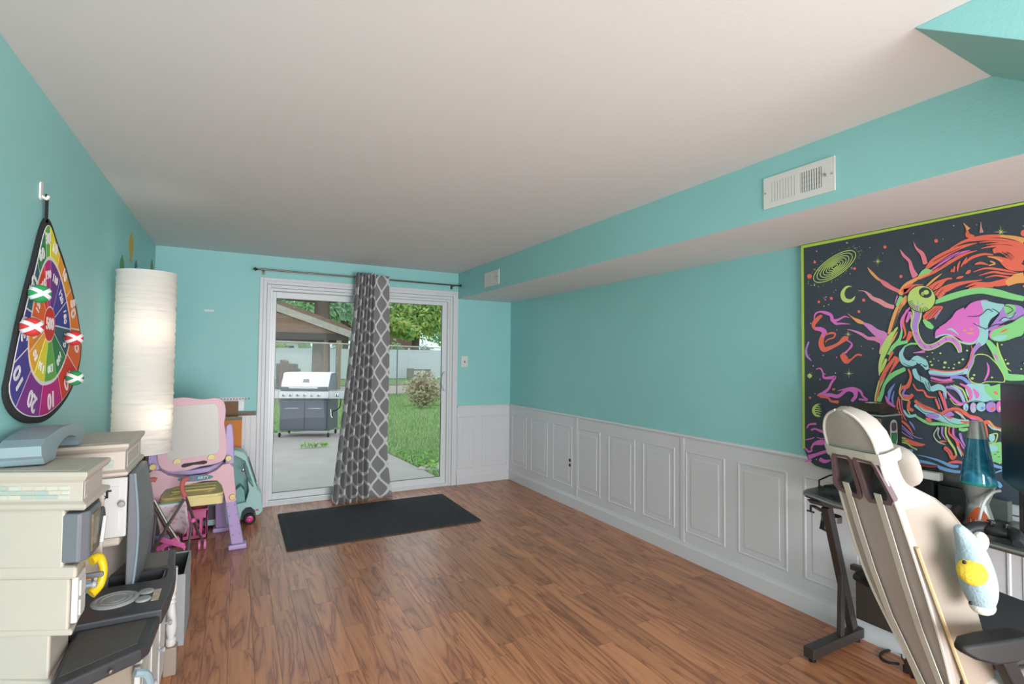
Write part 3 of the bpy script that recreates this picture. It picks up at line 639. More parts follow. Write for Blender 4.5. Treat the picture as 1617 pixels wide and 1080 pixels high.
# back panel and arch between towers
ob('back_panel', MB().box(KB-.004, KB+.03, 2.18, 2.41, .46, 1.0), M_KBLU, K, bevel=.004)
arch_o = [(2.02, 1.056), (2.005, 1.075), (1.99, 1.085), (1.985, 1.115)] + [(1.985+.5*k/12, 1.115+.04*sin(pi*(.08+.8*k/12))-.018*(k/12)) for k in range(1, 12)] + [(2.49, 1.098), (2.48, 1.085), (2.46, 1.075), (2.45, 1.056)]
arch_i = [(2.40, 1.056), (2.385, 1.075)] + [(2.37-.22*k/8, 1.078+.03*sin(pi*(.1+.8*k/8))) for k in range(0, 9)] + [(2.135, 1.07), (2.12, 1.053)]
ob('arch', MB().prism(arch_o+arch_i, 'x', -.598, -.50), M_KBLU, K, bevel=.006)
ob('arch_shutter', MB().box(-.58, -.54, 2.125, 2.15, .99, 1.085), M_KBLU, K)
# counter
leaf = [(-.428, 1.835), (-.40, 1.815), (-.235, 1.925), (-.218, 1.96), (-.212, 2.13), (-.212, 2.16), (-.44, 2.16), (-.428, 1.88)]
lf = ob('counter_leaf', MB().prism(leaf, 'z', .452, .492), M_KBLK, K, bevel=.008)
ob('leaf_top', MB().prism([(-.415, 1.858), (-.25, 1.965), (-.243, 2.125), (-.425, 2.125)], 'z', .4915, .4935), M_DUST, lf)
ob('bolt', MB().lathe([(.006, 0), (.006, .006), (.001, .007)], (0, 0, 0), 10, 'y').xf(Matrix.Translation((-.30, 1.868, .472)) @ Matrix.Rotation(radians(37), 4, 'Z') @ Matrix.Scale(-1, 4, (0, 1, 0))), M_STEEL, lf)
main = [(KB, 2.14), (-.205, 2.14), (-.196, 2.25), (-.193, 2.4), (-.198, 2.52), (-.205, 2.57), (KB, 2.57)]
sink = [(-.50, 2.425), (-.245, 2.425), (-.232, 2.44), (-.232, 2.53), (-.245, 2.545), (-.50, 2.545)]
ct = ob('counter', MB().prism(main, 'z', .46, .512, [sink]), M_KBLK, K, bevel=.007)
ob('sink_basin', MB().prism(sink, 'z', .452, .462).prism(sink, 'z', .455, .51, [[(-.495, 2.432), (-.248, 2.432), (-.238, 2.443), (-.238, 2.527), (-.248, 2.538), (-.495, 2.538)]]), M_KBLK, ct)
c = at(182, 947, 'z', .515); 
bu = ob('burner', MB().lathe([(.07, 0), (.07, .004), (.062, .008), (.057, .008), (.055, .005), (.048, .005), (.046, .008), (.04, .008), (.038, .005), (.03, .005), (.028, .008), (.001, .008)], (c.x, c.y, .512), 36), M_BURN, ct)
for u, v in ((231, 934), (226, 946)):
    c = at(u, v, 'z', .515); ob('control_knob', MB().lathe([(.024, 0), (.024, .005), (.02, .008), (.001, .008)], (c.x, c.y, .512), 24), M_BURN, ct, bevel=.0015)
c = at(247, 938, 'z', .514); ob('control_sticker', MB().box(c.x-.011, c.x+.011, c.y-.05, c.y+.05, .512, .5132), mat('sticker_flames', '#cbb7a4', .4, var=.7, vscale=60), ct)
ob('far_counter', MB().prism([(KB, 2.57), (-.207, 2.57), (-.222, 2.79), (KB, 2.79)], 'z', .462, .506), M_KBLK, K, bevel=.007)
ob('far_counter_top', MB().prism([(-.55, 2.582), (-.235, 2.582), (-.248, 2.775), (-.55, 2.775)], 'z', .5055, .5075), mat('griddle_grey', '#77716b', .55, var=.1, vscale=20), K)
# lower cabinets
ob('lower_cabinet', MB().box(KB, -.26, 1.98, 2.76, .0, .455).prism([(-.40, 1.98), (-.425, 1.86), (-.40, 1.85), (-.26, 1.96), (-.26, 1.98)], 'z', 0, .452), M_KTAU, K, bevel=.006)
for y0, y1 in ((2.0, 2.19), (2.2, 2.42), (2.43, 2.65)):
    d_ = ob('lower_door', MB().box(-.262, -.244, y0, y1, .05, .40), M_KWHT, K, bevel=.004)
    ob('door_panel', MB().box(-.246, -.24, y0+.03, y1-.03, .085, .365), M_KWHT, d_, bevel=.003)
    ob('knob', MB().lathe([(.004, 0), (.005, .01), (.012, .02), (.009, .027), (.001, .028)], (-.243, y1-.02, .25), 12, 'x'), M_BURN, d_, smooth=True)
ob('door_rail', MB().box(-.262, -.24, 2.0, 2.66, .408, .452), M_KWHT, K, bevel=.004)
ob('turned_post', MB().lathe([(.016, .12), (.02, .125), (.02, .15), (.012, .155), (.018, .17), (.022, .2), (.016, .27), (.012, .30), (.017, .305), (.012, .315), (.017, .325), (.013, .34), (.019, .36), (.019, .455)], (-.225, 2.70, 0), 16), M_KWHT, K, smooth=True)
ob('post_plinth', MB().box(-.25, -.2, 2.67, 2.73, 0, .12), M_KTAU, K, bevel=.006)
ob('oven_handle', MB().tube(crom([(-.25, 1.93, .42), (-.222, 1.945, .40), (-.215, 1.96, .34), (-.235, 1.955, .28)], False), .012, 8), M_KBLU, K, smooth=True)
# phone
M_YEL = mat('yellow_plastic', '#e3c21c', .35)
ph = thing('toy_telephone', (-.36, 2.06, .6), 'yellow toy telephone handset clipped to the kitchen tower', 'toy phone')
pc = at(153, 897, 'y', 2.0)
hp = crom([(-.385, 2.035, .745), (-.368, 2.05, .748), (-.357, 2.052, .72), (-.356, 2.05, .69), (-.364, 2.045, .66), (-.382, 2.03, .645)], False, 4)
ob('handset', MB().tube(hp, [.011+.006*abs(i/(len(hp)-1)*2-1)**2 for i in range(len(hp))], 12), M_YEL, ph, smooth=True)
ob('cradle', MB().box(-.405, -.352, 2.03, 2.045, .69, .706), M_KGRY, ph, bevel=.004)
# little food box on the far shelf
fb_ = thing('food_box', (-.47, 2.43, .512), 'orange and blue toy food carton on the kitchen shelf below the white door', 'toy food')
ob('carton', MB().box(-.495, -.45, 2.395, 2.44, .56, .645), mat('carton_orange', '#d98a35', .6, var=.2), fb_, bevel=.002)
ob('carton_base', MB().box(-.495, -.45, 2.395, 2.44, .513, .56), mat('carton_blue', '#6d8f9f', .6), fb_, bevel=.002)
ob('carton_lid', MB().box(-.48, -.45, 2.394, 2.441, .645, .66), mat('carton_green', '#3f7a4a', .6), fb_)

# grey fabric bin
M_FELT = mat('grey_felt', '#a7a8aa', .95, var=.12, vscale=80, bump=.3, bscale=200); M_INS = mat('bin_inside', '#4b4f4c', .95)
bx = thing('fabric_bin', (-.30, 3.1, 0), 'open light grey fabric storage bin on the floor beside the toy kitchen', 'storage bin')
bw = MB().box(-.40, -.392, 2.93, 3.275, 0, .335).box(-.2, -.192, 2.93, 3.275, 0, .335).box(-.392, -.2, 2.93, 2.938, 0, .335).box(-.392, -.2, 3.267, 3.275, 0, .335).box(-.392, -.2, 2.938, 3.267, 0, .01)
ob('walls', bw, M_FELT, bx)
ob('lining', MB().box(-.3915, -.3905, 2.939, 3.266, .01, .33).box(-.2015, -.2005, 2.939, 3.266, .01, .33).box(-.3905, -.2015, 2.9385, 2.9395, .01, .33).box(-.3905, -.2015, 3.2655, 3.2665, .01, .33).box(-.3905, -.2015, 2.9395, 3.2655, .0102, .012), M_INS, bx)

# ---------------------------------------------------------------- pink easel desk
M_PNK = mat('pink_plastic', '#e0b3be', .4, var=.05, vscale=12); M_PUR = mat('purple_plastic', '#b9a3d3', .4, var=.05, vscale=8); M_YELP = mat('pale_yellow', '#e9d793', .4); M_BRD = mat('whiteboard', '#cfcac6', .25)
EY = 4.2
def ep(u, v, y=EY): q = at(u, v, 'y', y); return (q.x, q.z)
E_ = thing('easel_desk', (-.22, 4.35, 0), 'pink and purple plastic kids easel desk with whiteboard standing in the corner', 'easel')
fo = [(231,760),(233,748),(243,741),(254,742),(266,749),(285,753),(305,753),(325,749),(342,741),(352,732),(362,730),(369,737),(370,752),(372,772),(373,789),(357,792),(354,778),(350,764),(343,757),(322,758),(300,763),(278,767),(263,771),(255,780),(252,795),(246,811),(228,813),(229,790)]
ob('frame', MB().prism([ep(*p) for p in fo], 'y', EY-.035, EY+.035), M_PNK, E_, bevel=.012, seg=3)
lb = at(309, 755, 'y', EY-.036); oval = ob('badge', MB().prism([(lb.x+.105*cos(2*pi*k/32), lb.z+.021*sin(2*pi*k/32)+.0) for k in range(32)], 'y', EY-.0375, EY-.034), mat('badge_teal', '#4f7f8d', .4), E_)
text('badge_text', 'ME', .026, (lb.x-.055, EY-.0377, lb.z), (1, 0, 0), (0, 0, 1), M_WHF, oval); text('badge_text', 'P', .026, (lb.x-.01, EY-.0377, lb.z), (1, 0, 0), (0, 0, 1), mat('badge_pink', '#d0507e', .5), oval, bold=.001); text('badge_text', 'ARTY', .026, (lb.x+.045, EY-.0377, lb.z), (1, 0, 0), (0, 0, 1), M_WHF, oval)
# legs
def legq(name, tl, tr, bl, br, y0, y1, d=.06):
    a, b, c, d_ = ep(*tl, y0), ep(*tr, y0), ep(*bl, y1), ep(*br, y1)
    z1 = max(.0, 0)
    top = [Vector((a[0], y0-d/2, a[1])), Vector((b[0], y0-d/2, b[1])), Vector((b[0], y0+d/2, b[1])), Vector((a[0], y0+d/2, a[1]))]
    bot = [Vector((c[0], y1-d/2, .035)), Vector((d_[0], y1-d/2, .035)), Vector((d_[0], y1+d/2, .035)), Vector((c[0], y1+d/2, .035))]
    o = ob(name, MB().loft([top, bot]), M_PUR, E_, bevel=.01, seg=3)
    ft = [Vector((p.x+(-.018 if i in (0, 3) else .018), p.y+(-.012 if i < 2 else .012), .034)) for i, p in enumerate(bot)]
    fb2 = [Vector((p.x, p.y, 0.0005)) for p in ft]
    ob('foot', MB().loft([bot, ft, fb2]), M_PUR, o, bevel=.008)
    for k in range(3):
        for s_, e_ in ((.18, (a, c)), (.82, (b, d_))): pass
    return o
lg = legq('leg', (355, 789), (372, 788), (365, 858), (385, 853), EY, 4.22)
for k in range(4):
    for s_ in (0, 1):
        q = at(360+k*2.6+s_*11, 800+k*15-s_*3, 'y', EY-.031); ob('screw_hole', MB().lathe([(.003, 0), (.003, .003), (.001, .003)], (q.x, EY-.0335, q.z), 8, 'y'), mat('hole_purple', '#6d5a86', .7), lg)
legq('leg', (229, 810), (245, 809), (222, 885), (242, 880), EY, 4.2)
legq('leg', (340, 775), (353, 775), (340, 840), (358, 836), 4.55, 4.68)
legq('leg', (262, 775), (275, 775), (250, 855), (266, 855), 4.55, 4.68)
# side posts
for pts in ([(357,672),(362,668),(367,670),(369,690),(370,731),(356,734),(356,712),(353,700),(356,688)], [(236,742),(234,722),(237,712),(250,710),(252,725),(253,740),(244,744)]):
    ob('side_post', MB().prism([ep(*p, EY+.02) for p in pts], 'y', EY-.01, EY+.05), M_PUR, E_, bevel=.008, seg=3)
ob('back_rail', MB().prism([ep(*p, EY+.05) for p in [(250,738),(270,748),(300,750),(330,745),(352,734),(352,728),(330,737),(300,742),(270,740),(252,730)]], 'y', EY+.036, EY+.07), M_PUR, E_, bevel=.006)
bo = crom([Vector((*p, 0)) for p in [(252,640),(262,632),(290,627),(318,630),(336,628),(350,630),(356,642),(356,658),(354,668),(357,685),(358,710),(354,724),(340,731),(318,735),(296,741),(272,743),(257,738),(250,725),(250,690)]], True, 3)
YB = EY-.005
bd = ob('board_frame', MB().prism([ep(p.x, p.y, YB) for p in bo], 'y', YB-.035, YB+.012), M_PNK, E_, bevel=.008, seg=3)
ob('whiteboard', MB().prism([ep(*p, YB-.035) for p in [(263,642),(338,637),(343,640),(345,648),(347,708),(344,714),(338,717),(275,727),(267,726),(263,720)]], 'y', YB-.0375, YB-.034), M_BRD, bd, bevel=.002)
ob('handle_slot', MB().prism([ep(*p, YB-.036) for p in [(286,735),(290,732),(306,730),(322,727),(327,728),(327,731),(322,733),(306,734),(292,738),(287,738)]], 'y', YB-.0365, YB-.034), mat('slot_dark', '#45393f', .8), bd)
for u, v in ((280, 728), (334, 721)):
    q = at(u, v, 'y', YB-.04); ob('clip', MB().prism([(q.x-.024, q.z-.018), (q.x+.024, q.z-.018), (q.x+.02, q.z+.008), (q.x+.008, q.z+.018), (q.x-.012, q.z+.016), (q.x-.022, q.z+.004)], 'y', YB-.05, YB-.034), M_YELP, bd, bevel=.004)
for u, v in ((241, 738), (361, 724), (237, 805), (367, 785)):
    q = at(u, v, 'y', EY-.05); kn = ob('knob', MB().lathe([(.021, .02), (.021, .006), (.017, 0), (.008, 0), (.006, .006), (.0001, .006)], (q.x, EY-.052, q.z), 20, 'y'), M_YELP, E_, smooth=True)
# tray
tz = at(300, 797, 'y', 4.12).z
x0, x1 = at(252, 797, 'y', 4.12).x, at(352, 787, 'y', 4.12).x
hole = lambda cx: [(cx+.03*cos(-2*pi*k/20), 4.19+.03*sin(-2*pi*k/20)) for k in range(20)]
tr = ob('tray', MB().prism(rrect(x0, x1, 4.105, 4.15, .02), 'z', tz-.01, tz+.044).prism(rrect(x0, x1, 4.11, 4.52, .05), 'z', tz+.044, tz+.06, [hole(x0+.08), hole(x1-.08)]), M_YELP, E_, bevel=.008, seg=3)
for cx in (x0+.08, x1-.08): ob('cup_well', MB().lathe([(.0001, 0), (.03, 0), (.03, .04)], (cx, 4.19, tz+.005), 20), mat('well_dark', '#3f4a55', .7), tr)
for y in (4.27, 4.36, 4.45): ob('groove_ridge', MB().box(x0+.05, x1-.05, y-.018, y+.018, tz+.06, tz+.07), M_YELP, tr, bevel=.006)

# ---------------------------------------------------------------- doll stroller
M_TUB = mat('stroller_tube', '#8d8682', .3, .8); M_GRIP = mat('red_foam', '#c76a63', .8); M_HOTP = mat('hot_pink', '#ef6fb4', .4)
S_ = thing('doll_stroller', (-.33, 4.0, 0), 'doll stroller with pink dotted seat, red foam grips and metal tubes', 'doll stroller')
SYB = 3.92
def q3(u, v, y=SYB): return at(u, v, 'y', y)
for hs in ([(247,758),(240,757),(234,762),(232,772),(235,784)], [(299,756),(292,757),(288,763),(288,774),(293,784)]):
    pts = crom([q3(*p) for p in hs], False, 4); ob('grip', MB().tube(pts, .0145, 10), M_GRIP, S_, smooth=True)
ob('frame_tube', MB().tube([q3(235, 784), q3(243, 800), q3(262, 835, 4.05), q3(280, 862, 4.18)], .0075, 8), M_TUB, S_, smooth=True)
ob('frame_tube', MB().tube([q3(293, 784), q3(303, 812, 3.98), q3(310, 835, 4.12), q3(320, 853, 4.27)], .0085, 8), M_TUB, S_, smooth=True)
ob('cross_tube', MB().tube([q3(243, 789), q3(265, 829), q3(291, 868)], .009, 8), M_TUB, S_, smooth=True)
ob('cross_tube', MB().tube([q3(291, 788, SYB-.018), q3(266, 828, SYB-.018), q3(240, 872, SYB-.018)], .009, 8), M_TUB, S_, smooth=True)
ra = q3(293, 872, 3.86)
ob('rear_leg', MB().tube([q3(304, 818, 3.98), Vector((q3(293, 872, 3.86).x, 3.86, .035))], .0075, 8), M_TUB, S_, smooth=True)
ob('rear_leg', MB().tube([q3(246, 815, 3.98), Vector((q3(238, 872, 3.86).x, 3.86, .035))], .0075, 8), M_TUB, S_, smooth=True)
fx_ = at(318, 860, 'y', 4.3).x
ob('axle', MB().tube([(fx_-.02, 4.3, .04), (fx_+.03, 4.3, .04)], .005, 6), M_TUB, S_)
ob('front_tube', MB().tube([q3(320, 853, 4.27), (fx_, 4.3, .045)], .0075, 8), M_TUB, S_)
ob('front_tube', MB().tube([q3(280, 862, 4.18), (fx_-.2, 4.3, .045)], .0075, 8), M_TUB, S_)
ob('axle_bar', MB().tube([(fx_-.2, 4.3, .05), (fx_, 4.3, .05)], .005, 6), M_TUB, S_)
for x, y in ((fx_-.012, 4.3), (fx_+.022, 4.3), (fx_-.19, 4.3), (fx_-.225, 4.3), (ra.x-.012, 3.86), (ra.x+.014, 3.86), (q3(238, 872, 3.86).x, 3.86)):
    ob('wheel', MB().lathe([(.001, -.009), (.02, -.010), (.034, -.006), (.034, .006), (.02, .010), (.001, .009)], (x, y, .0345), 20, 'x'), mat('pink_wheel', '#dd85b4', .45), S_, smooth=True)
for u, v in ((241, 790), (290, 788), (305, 822), (290, 864)):
    p = q3(u, v, SYB-.0); ob('joint', MB().ell(tuple(p), .014, 10, 6), M_HOTP, S_, smooth=True)
def dots():
    m = bpy.data.materials.new('dotted_fabric'); m.use_nodes = True; nt = m.node_tree; N = nt.nodes.new; L = nt.links.new; b = nt.nodes['Principled BSDF']; b.inputs['Roughness'].default_value = .8
    tc = N('ShaderNodeTexCoord'); v = N('ShaderNodeTexVoronoi'); v.inputs['Scale'].default_value = 24; L(tc.outputs['Object'], v.inputs['Vector'])
    cr = N('ShaderNodeValToRGB'); cr.color_ramp.elements[0].position = .36; cr.color_ramp.elements[0].color = hexc('#e9b9d0'); cr.color_ramp.elements[1].position = .42; cr.color_ramp.elements[1].color = hexc('#ecdfe6')
    L(v.outputs['Distance'], cr.inputs[0]); L(cr.outputs[0], b.inputs['Base Color']); return m
seat = MB(); secs = []
for k in range(9):
    t = k/8; l = q3(244+.8*t*6, 797+t*64, SYB+.02); r = q3(294+3*t-14*max(0, t-.75)/.25*.6, 790+t*66, SYB+.02)
    row = []
    for j in range(13):
        s_ = j/12; p = l+(r-l)*s_; row.append(Vector((p.x, p.y+.06*sin(pi*s_)*(.4+t)+.16*t, p.z-.012*sin(pi*s_)*(1-t)+(.03*t*t*cos(pi*(s_-.5)))*0)))
    secs.append(row)
so = ob('seat_sling', seat.loft(secs, cap=False, closed=False), dots(), S_, smooth=True); so.modifiers.new('solid', 'SOLIDIFY').thickness = .004
ob('seat_piping', MB().tube(secs[0], .0045, 6), mat('teal_piping', '#5fb3ab', .7), so, smooth=True)
bwp = q3(268, 858, SYB+.0)
ob('bow_strap', MB().bar(bwp+Vector((-.07, 0, -.03)), bwp+Vector((.05, -.005, .03)), .03, .006, (0, 1, 0)).bar(bwp+Vector((-.05, -.01, .035)), bwp+Vector((.08, -.01, -.025)), .03, .006, (0, 1, 0)), M_HOTP, S_, bevel=.002)
# pink basket
M_BSK = mat('pink_basket', '#d9679c', .45)
B0 = at(295, 843, 'z', .0); bx0, bx1, by0, by1 = -.33, -.17, 4.55, 4.72; bh = at(320, 805, 'y', 4.55).z
K2 = thing('play_basket', ((bx0+bx1)/2, (by0+by1)/2, 0), 'pink slotted plastic play basket on the floor under the easel desk', 'basket')
wb_ = MB(); nslot = 4
for (axis, c, a, b, dlt) in (('y', by0, bx0, bx1, 1), ('y', by1, bx0, bx1, -1), ('x', bx0, by0, by1, 1), ('x', bx1, by0, by1, -1)):
    hs = []; st_ = (b-a)/nslot
    for k in range(nslot): hs.append([(a+st_*(k+.22), .03), (a+st_*(k+.78), .03), (a+st_*(k+.78), bh-.06), (a+st_*(k+.22), bh-.06)])
    wb_.prism([(a, .0), (b, .0), (b, bh), (a, bh)], axis, min(c, c+dlt*.006), max(c, c+dlt*.006), hs)
ob('slotted_wall', wb_, M_BSK, K2); ob('floor_plate', MB().box(bx0, bx1, by0, by1, 0, .006), M_BSK, K2)
ob('rim', MB().tube([(bx0, by0, bh), (bx1, by0, bh), (bx1, by1, bh), (bx0, by1, bh)], .009, 6, True), M_BSK, K2)
ob('red_toy_fruit', MB().ell(((bx0+bx1)/2-.0, (by0+by1)/2, bh-.03), .05, 14, 8), mat('red_toy', '#a83440', .4), label='red round toy lying inside the pink basket', cat='toy', smooth=True)

# ---------------------------------------------------------------- teal toy camper van
M_TEAL = mat('teal_plastic', '#a5cfca', .4, var=.04); M_TEALD = mat('teal_inside', '#7fb0ab', .5); M_MAG = mat('magenta_plastic', '#d3347f', .4)
VY0, VY1 = 4.78, 4.98
def vp(u, v, y=VY0): q = at(u, v, 'y', y); return (q.x, q.z)
V_ = thing('toy_camper_van', (.0, 4.9, 0), 'mint green toy camper van with magenta wheels on the floor behind the easel', 'toy van')
side = [(310,826),(310,798),(345,792),(372,790),(380,783),(385,775),(389,765),(388,772),(395,775),(404,772),(412,778),(414,792),(415,806),(412,815),(405,815),(402,806),(396,802),(389,804),(383,812),(380,826)]
side = [(300,833),(300,806),(370,797),(388,793),(393,775),(391,760),(405,772),(413,780),(415,806),(410,812),(404,814),(402,806),(396,801),(388,802),(382,808),(379,823),(373,827)]
ob('lower_body', MB().prism([vp(*p) for p in side], 'y', VY0, VY1), M_TEAL, V_, bevel=.006)
ob('cabin_shell', MB().prism([vp(*p) for p in [(355,800),(355,712),(372,712),(384,716),(391,724),(405,770),(392,780),(388,796)]], 'y', VY1-.03, VY1), M_TEALD, V_, bevel=.004)
ob('chassis', MB().box(-.28, .16, VY0+.03, VY1-.03, .03, .12), mat('van_under', '#3a4644', .8), V_)
ob('roof', MB().prism([vp(*p) for p in [(300,722),(300,715),(372,711),(384,714),(391,722),(387,728),(380,724),(372,720)]], 'y', VY0-.0, VY1), M_TEAL, V_, bevel=.005)
for off_ in (0, VY1-VY0-.012):
    ob('windscreen_pillar', MB().bar(Vector((vp(388, 724)[0], VY0+.006+off_, vp(388, 724)[1])), Vector((vp(404, 772)[0], VY0+.006+off_, vp(404, 772)[1])), .012, .016), M_TEAL, V_, bevel=.002)
    ob('window_trim', MB().bar(Vector((vp(393, 727)[0], VY0+.002+off_, vp(393, 727)[1])), Vector((vp(406, 768)[0], VY0+.002+off_, vp(406, 768)[1])), .005, .006), M_BLK, V_)
ob('door_rail', MB().tube([Vector((vp(385, 732)[0], VY0-.004, vp(385, 732)[1])), Vector((vp(389, 752)[0], VY0-.004, vp(389, 752)[1])), Vector((vp(399, 768)[0], VY0-.004, vp(399, 768)[1]))], .004, 6), M_STEEL, V_)
ob('mirror', MB().ell((vp(384, 742)[0], VY0-.005, vp(384, 742)[1]), (.012, .006, .016), 10, 6), M_STEEL, V_, smooth=True)
ob('seat', MB().prism([vp(*p, VY0+.03) for p in [(372,797),(372,775),(380,768),(386,775),(388,797)]], 'y', VY0+.05, VY1-.04), M_TEALD, V_, bevel=.006)
ob('step_panel', MB().prism([vp(*p) for p in [(320,822),(320,801),(350,798),(350,819)]], 'y', VY0-.002, VY0+.002), mat('van_dark', '#5d5458', .7), V_)
wc = at(394.5, 814, 'y', VY0-.012); wz = wc.z; wrd = .043
for cx, cy in ((wc.x, VY0-.001), (wc.x-.38, VY0-.001), (wc.x, VY1+.001), (wc.x-.38, VY1+.001)):
    tw = ob('tyre', MB().lathe([(.026, -.012), (wrd-.006, -.014), (wrd, -.008), (wrd, .008), (wrd-.006, .014), (.026, .012)], (cx, cy-.012 if cy < 4.9 else cy+.012, wrd), 28, 'y', False), M_RUB, V_, smooth=True)
    ob('hub', MB().lathe([(.001, -.010), (.012, -.012), (.027, -.009), (.03, -.006), (.03, .006), (.001, .008)], (cx, cy-.012 if cy < 4.9 else cy+.012, wrd), 10, 'y'), M_MAG, tw)
ob('tail_light', MB().box(vp(406, 805)[0]-.012, vp(406, 805)[0]+.012, VY0-.003, VY0+.003, vp(406, 805)[1]-.008, vp(406, 805)[1]+.006), M_MAG, V_)
# dark blue tub, orange box on it
nb0 = thing('navy_tub', (-.1, 5.1, 0), 'navy blue plastic storage tub against the far wall behind the easel', 'storage tub')
M_NAVY = mat('navy_plastic', '#4a4482', .4)
tzt = at(372, 712, 'y', 5.03).z; txr = at(373, 740, 'y', 5.03).x
ob('tub_body', MB().loft([[Vector((-.32, 5.03, .001)), Vector((txr-.02, 5.03, .001)), Vector((txr-.02, 5.19, .001)), Vector((-.32, 5.19, .001))], [Vector((-.33, 5.01, tzt)), Vector((txr, 5.01, tzt)), Vector((txr, 5.2, tzt)), Vector((-.33, 5.2, tzt))]]), M_NAVY, nb0, bevel=.006)
ob('tub_rim', MB().box(-.34, txr+.012, 5.0, 5.205, tzt-.03, tzt), M_NAVY, nb0, bevel=.004)
ox1 = at(381.5, 690, 'y', 5.04).x; oz1 = at(381, 663, 'y', 5.04).z
OB = thing('orange_carton', (.0, 5.12, tzt), 'orange cardboard box with torn open brown lid on top of the navy tub', 'carton')
ob('box_body', MB().box(-.24, ox1, 5.03, 5.19, tzt+.001, oz1), mat('orange_card', '#d9802a', .6, var=.06), OB, bevel=.002)
M_CARD = mat('cardboard', '#8d6d52', .85, var=.1); M_CARDG = mat('cardboard_grey', '#a39a8a', .8)
ob('open_lid', MB().box(-.24, ox1-.03, 5.185, 5.19, oz1, oz1+.15), M_CARD, OB)
ob('front_flap', MB().prism([(5.03, oz1), (5.0, oz1+.03), (5.003, oz1+.034), (5.034, oz1+.004)], 'x', -.24, ox1), M_CARDG, OB)
rp = at(340, 632, 'y', YF); rq = at(385.5, 631, 'y', YF); rb_ = at(385, 648, 'y', YF)
RS = thing('sticker_strip', (rp.x, YF, rb_.z), 'silver printed sheet with a row of red marks stuck to the far wall', 'sheet')
ob('sheet', MB().box(rp.x, rq.x, YF-.002, YF-.0006, rb_.z, rp.z+.02), mat('silver_sheet', '#aeb7ba', .4, .2, var=.15), RS)
ob('printed_band', MB().box(rp.x, rq.x, YF-.003, YF-.002, rp.z-.01, rp.z+.022), M_WHF, RS)
for k in range(11): ob('mark', MB().box(rp.x+.02+.024*k, rp.x+.029+.024*k, YF-.0036, YF-.003, rp.z-.002+.003*(k % 3), rp.z+.014), (M_MAG, M_BLK, mat('mark_red', '#8a2f2a', .6))[k % 3], RS)
# ---------------------------------------------------------------- desk on the right wall
M_DESK = mat('desk_top_black', '#4e5250', .3, coat=.3, var=.2, vscale=12); M_LEG = mat('desk_leg_metal', '#4a4644', .45, .5); M_CARB = mat('modesty_panel', '#3b342f', .5, var=.3, vscale=200)
DT = .752
dk = thing('gaming_desk', (2.58, .9, 0), 'black gaming desk with angled metal leg along the right wall', 'desk')
dpoly = [(2.775, 1.565), (2.50, 1.555), (2.455, 1.53), (2.395, 1.36), (2.385, 1.28), (2.40, .95), (2.375, .75), (2.36, .6), (2.36, -.1), (2.775, -.1)]
ob('desk_top', MB().prism(dpoly, 'z', DT-.028, DT), M_DESK, dk, bevel=.006)
ob('edge_trim', MB().tube([(x-.004, y, DT-.012) for x, y in dpoly[1:9]], .006, 6), mat('edge_grey', '#8d8f8e', .3, .3), dk, smooth=True)
ob('under_bracket', MB().prism([(2.42, DT-.028), (2.75, DT-.028), (2.75, DT-.06), (2.56, DT-.075), (2.45, DT-.05)], 'y', 1.43, 1.50), M_LEG, dk, bevel=.003)
for yy in (1.45, .0):
    lg = ob('leg', MB().bar((2.50, yy, DT-.06), (2.705, yy, .075), .034, .042, (1, 0, 0)), M_LEG, dk, bevel=.003)
    ob('strut', MB().bar((2.60, yy-.01, .36), (2.585, yy-.01, .07), .022, .03, (1, 0, 0)), M_LEG, lg, bevel=.002)
    ft = ob('foot_bar', MB().box(2.345, 2.765, yy-.024, yy+.024, .02, .068), M_LEG, dk, bevel=.003)
    for x in (2.375, 2.74): ob('levelling_foot', MB().lathe([(.016, 0), (.016, .008), (.006, .012), (.006, .022)], (x, yy, 0), 12), M_BLK, ft)
ob('modesty_panel', MB().box(2.70, 2.715, .06, 1.43, .13, .36), M_CARB, dk, bevel=.002)
ob('panel_rail', MB().box(2.69, 2.725, .03, 1.45, .36, .385), M_LEG, dk, bevel=.002)
# cup holder clamp under the desk end
ch = thing('clamp_holder', (2.47, 1.52, .6), 'black metal clamp-on holder with loop hanging below the desk end', 'holder')
def d3(u, v, y=1.53): return at(u, v, 'y', y)
ob('clamp_screw', MB().tube([d3(1280, 797), d3(1280, 808)], .005, 6).bar(d3(1275, 806), d3(1285, 809), .008, .008), M_BLK, ch)
ob('clamp_arm', MB().bar(d3(1285, 799), d3(1302, 809), .02, .012).bar(d3(1302, 809), d3(1298, 836), .02, .010), M_BLK, ch)
ob('bottom_arm', MB().bar(d3(1297, 834), d3(1314, 843), .02, .008), M_BLK, ch)
cc = d3(1313, 818, 1.5); ob('loop', MB().lathe([(.045, 0), (.045, .028), (.041, .028), (.041, 0), (.045, 0)], (cc.x, cc.y-.0, cc.z-.014), 24, cap=False), mat('loop_grey', '#5e5c5a', .4, .4), ch)
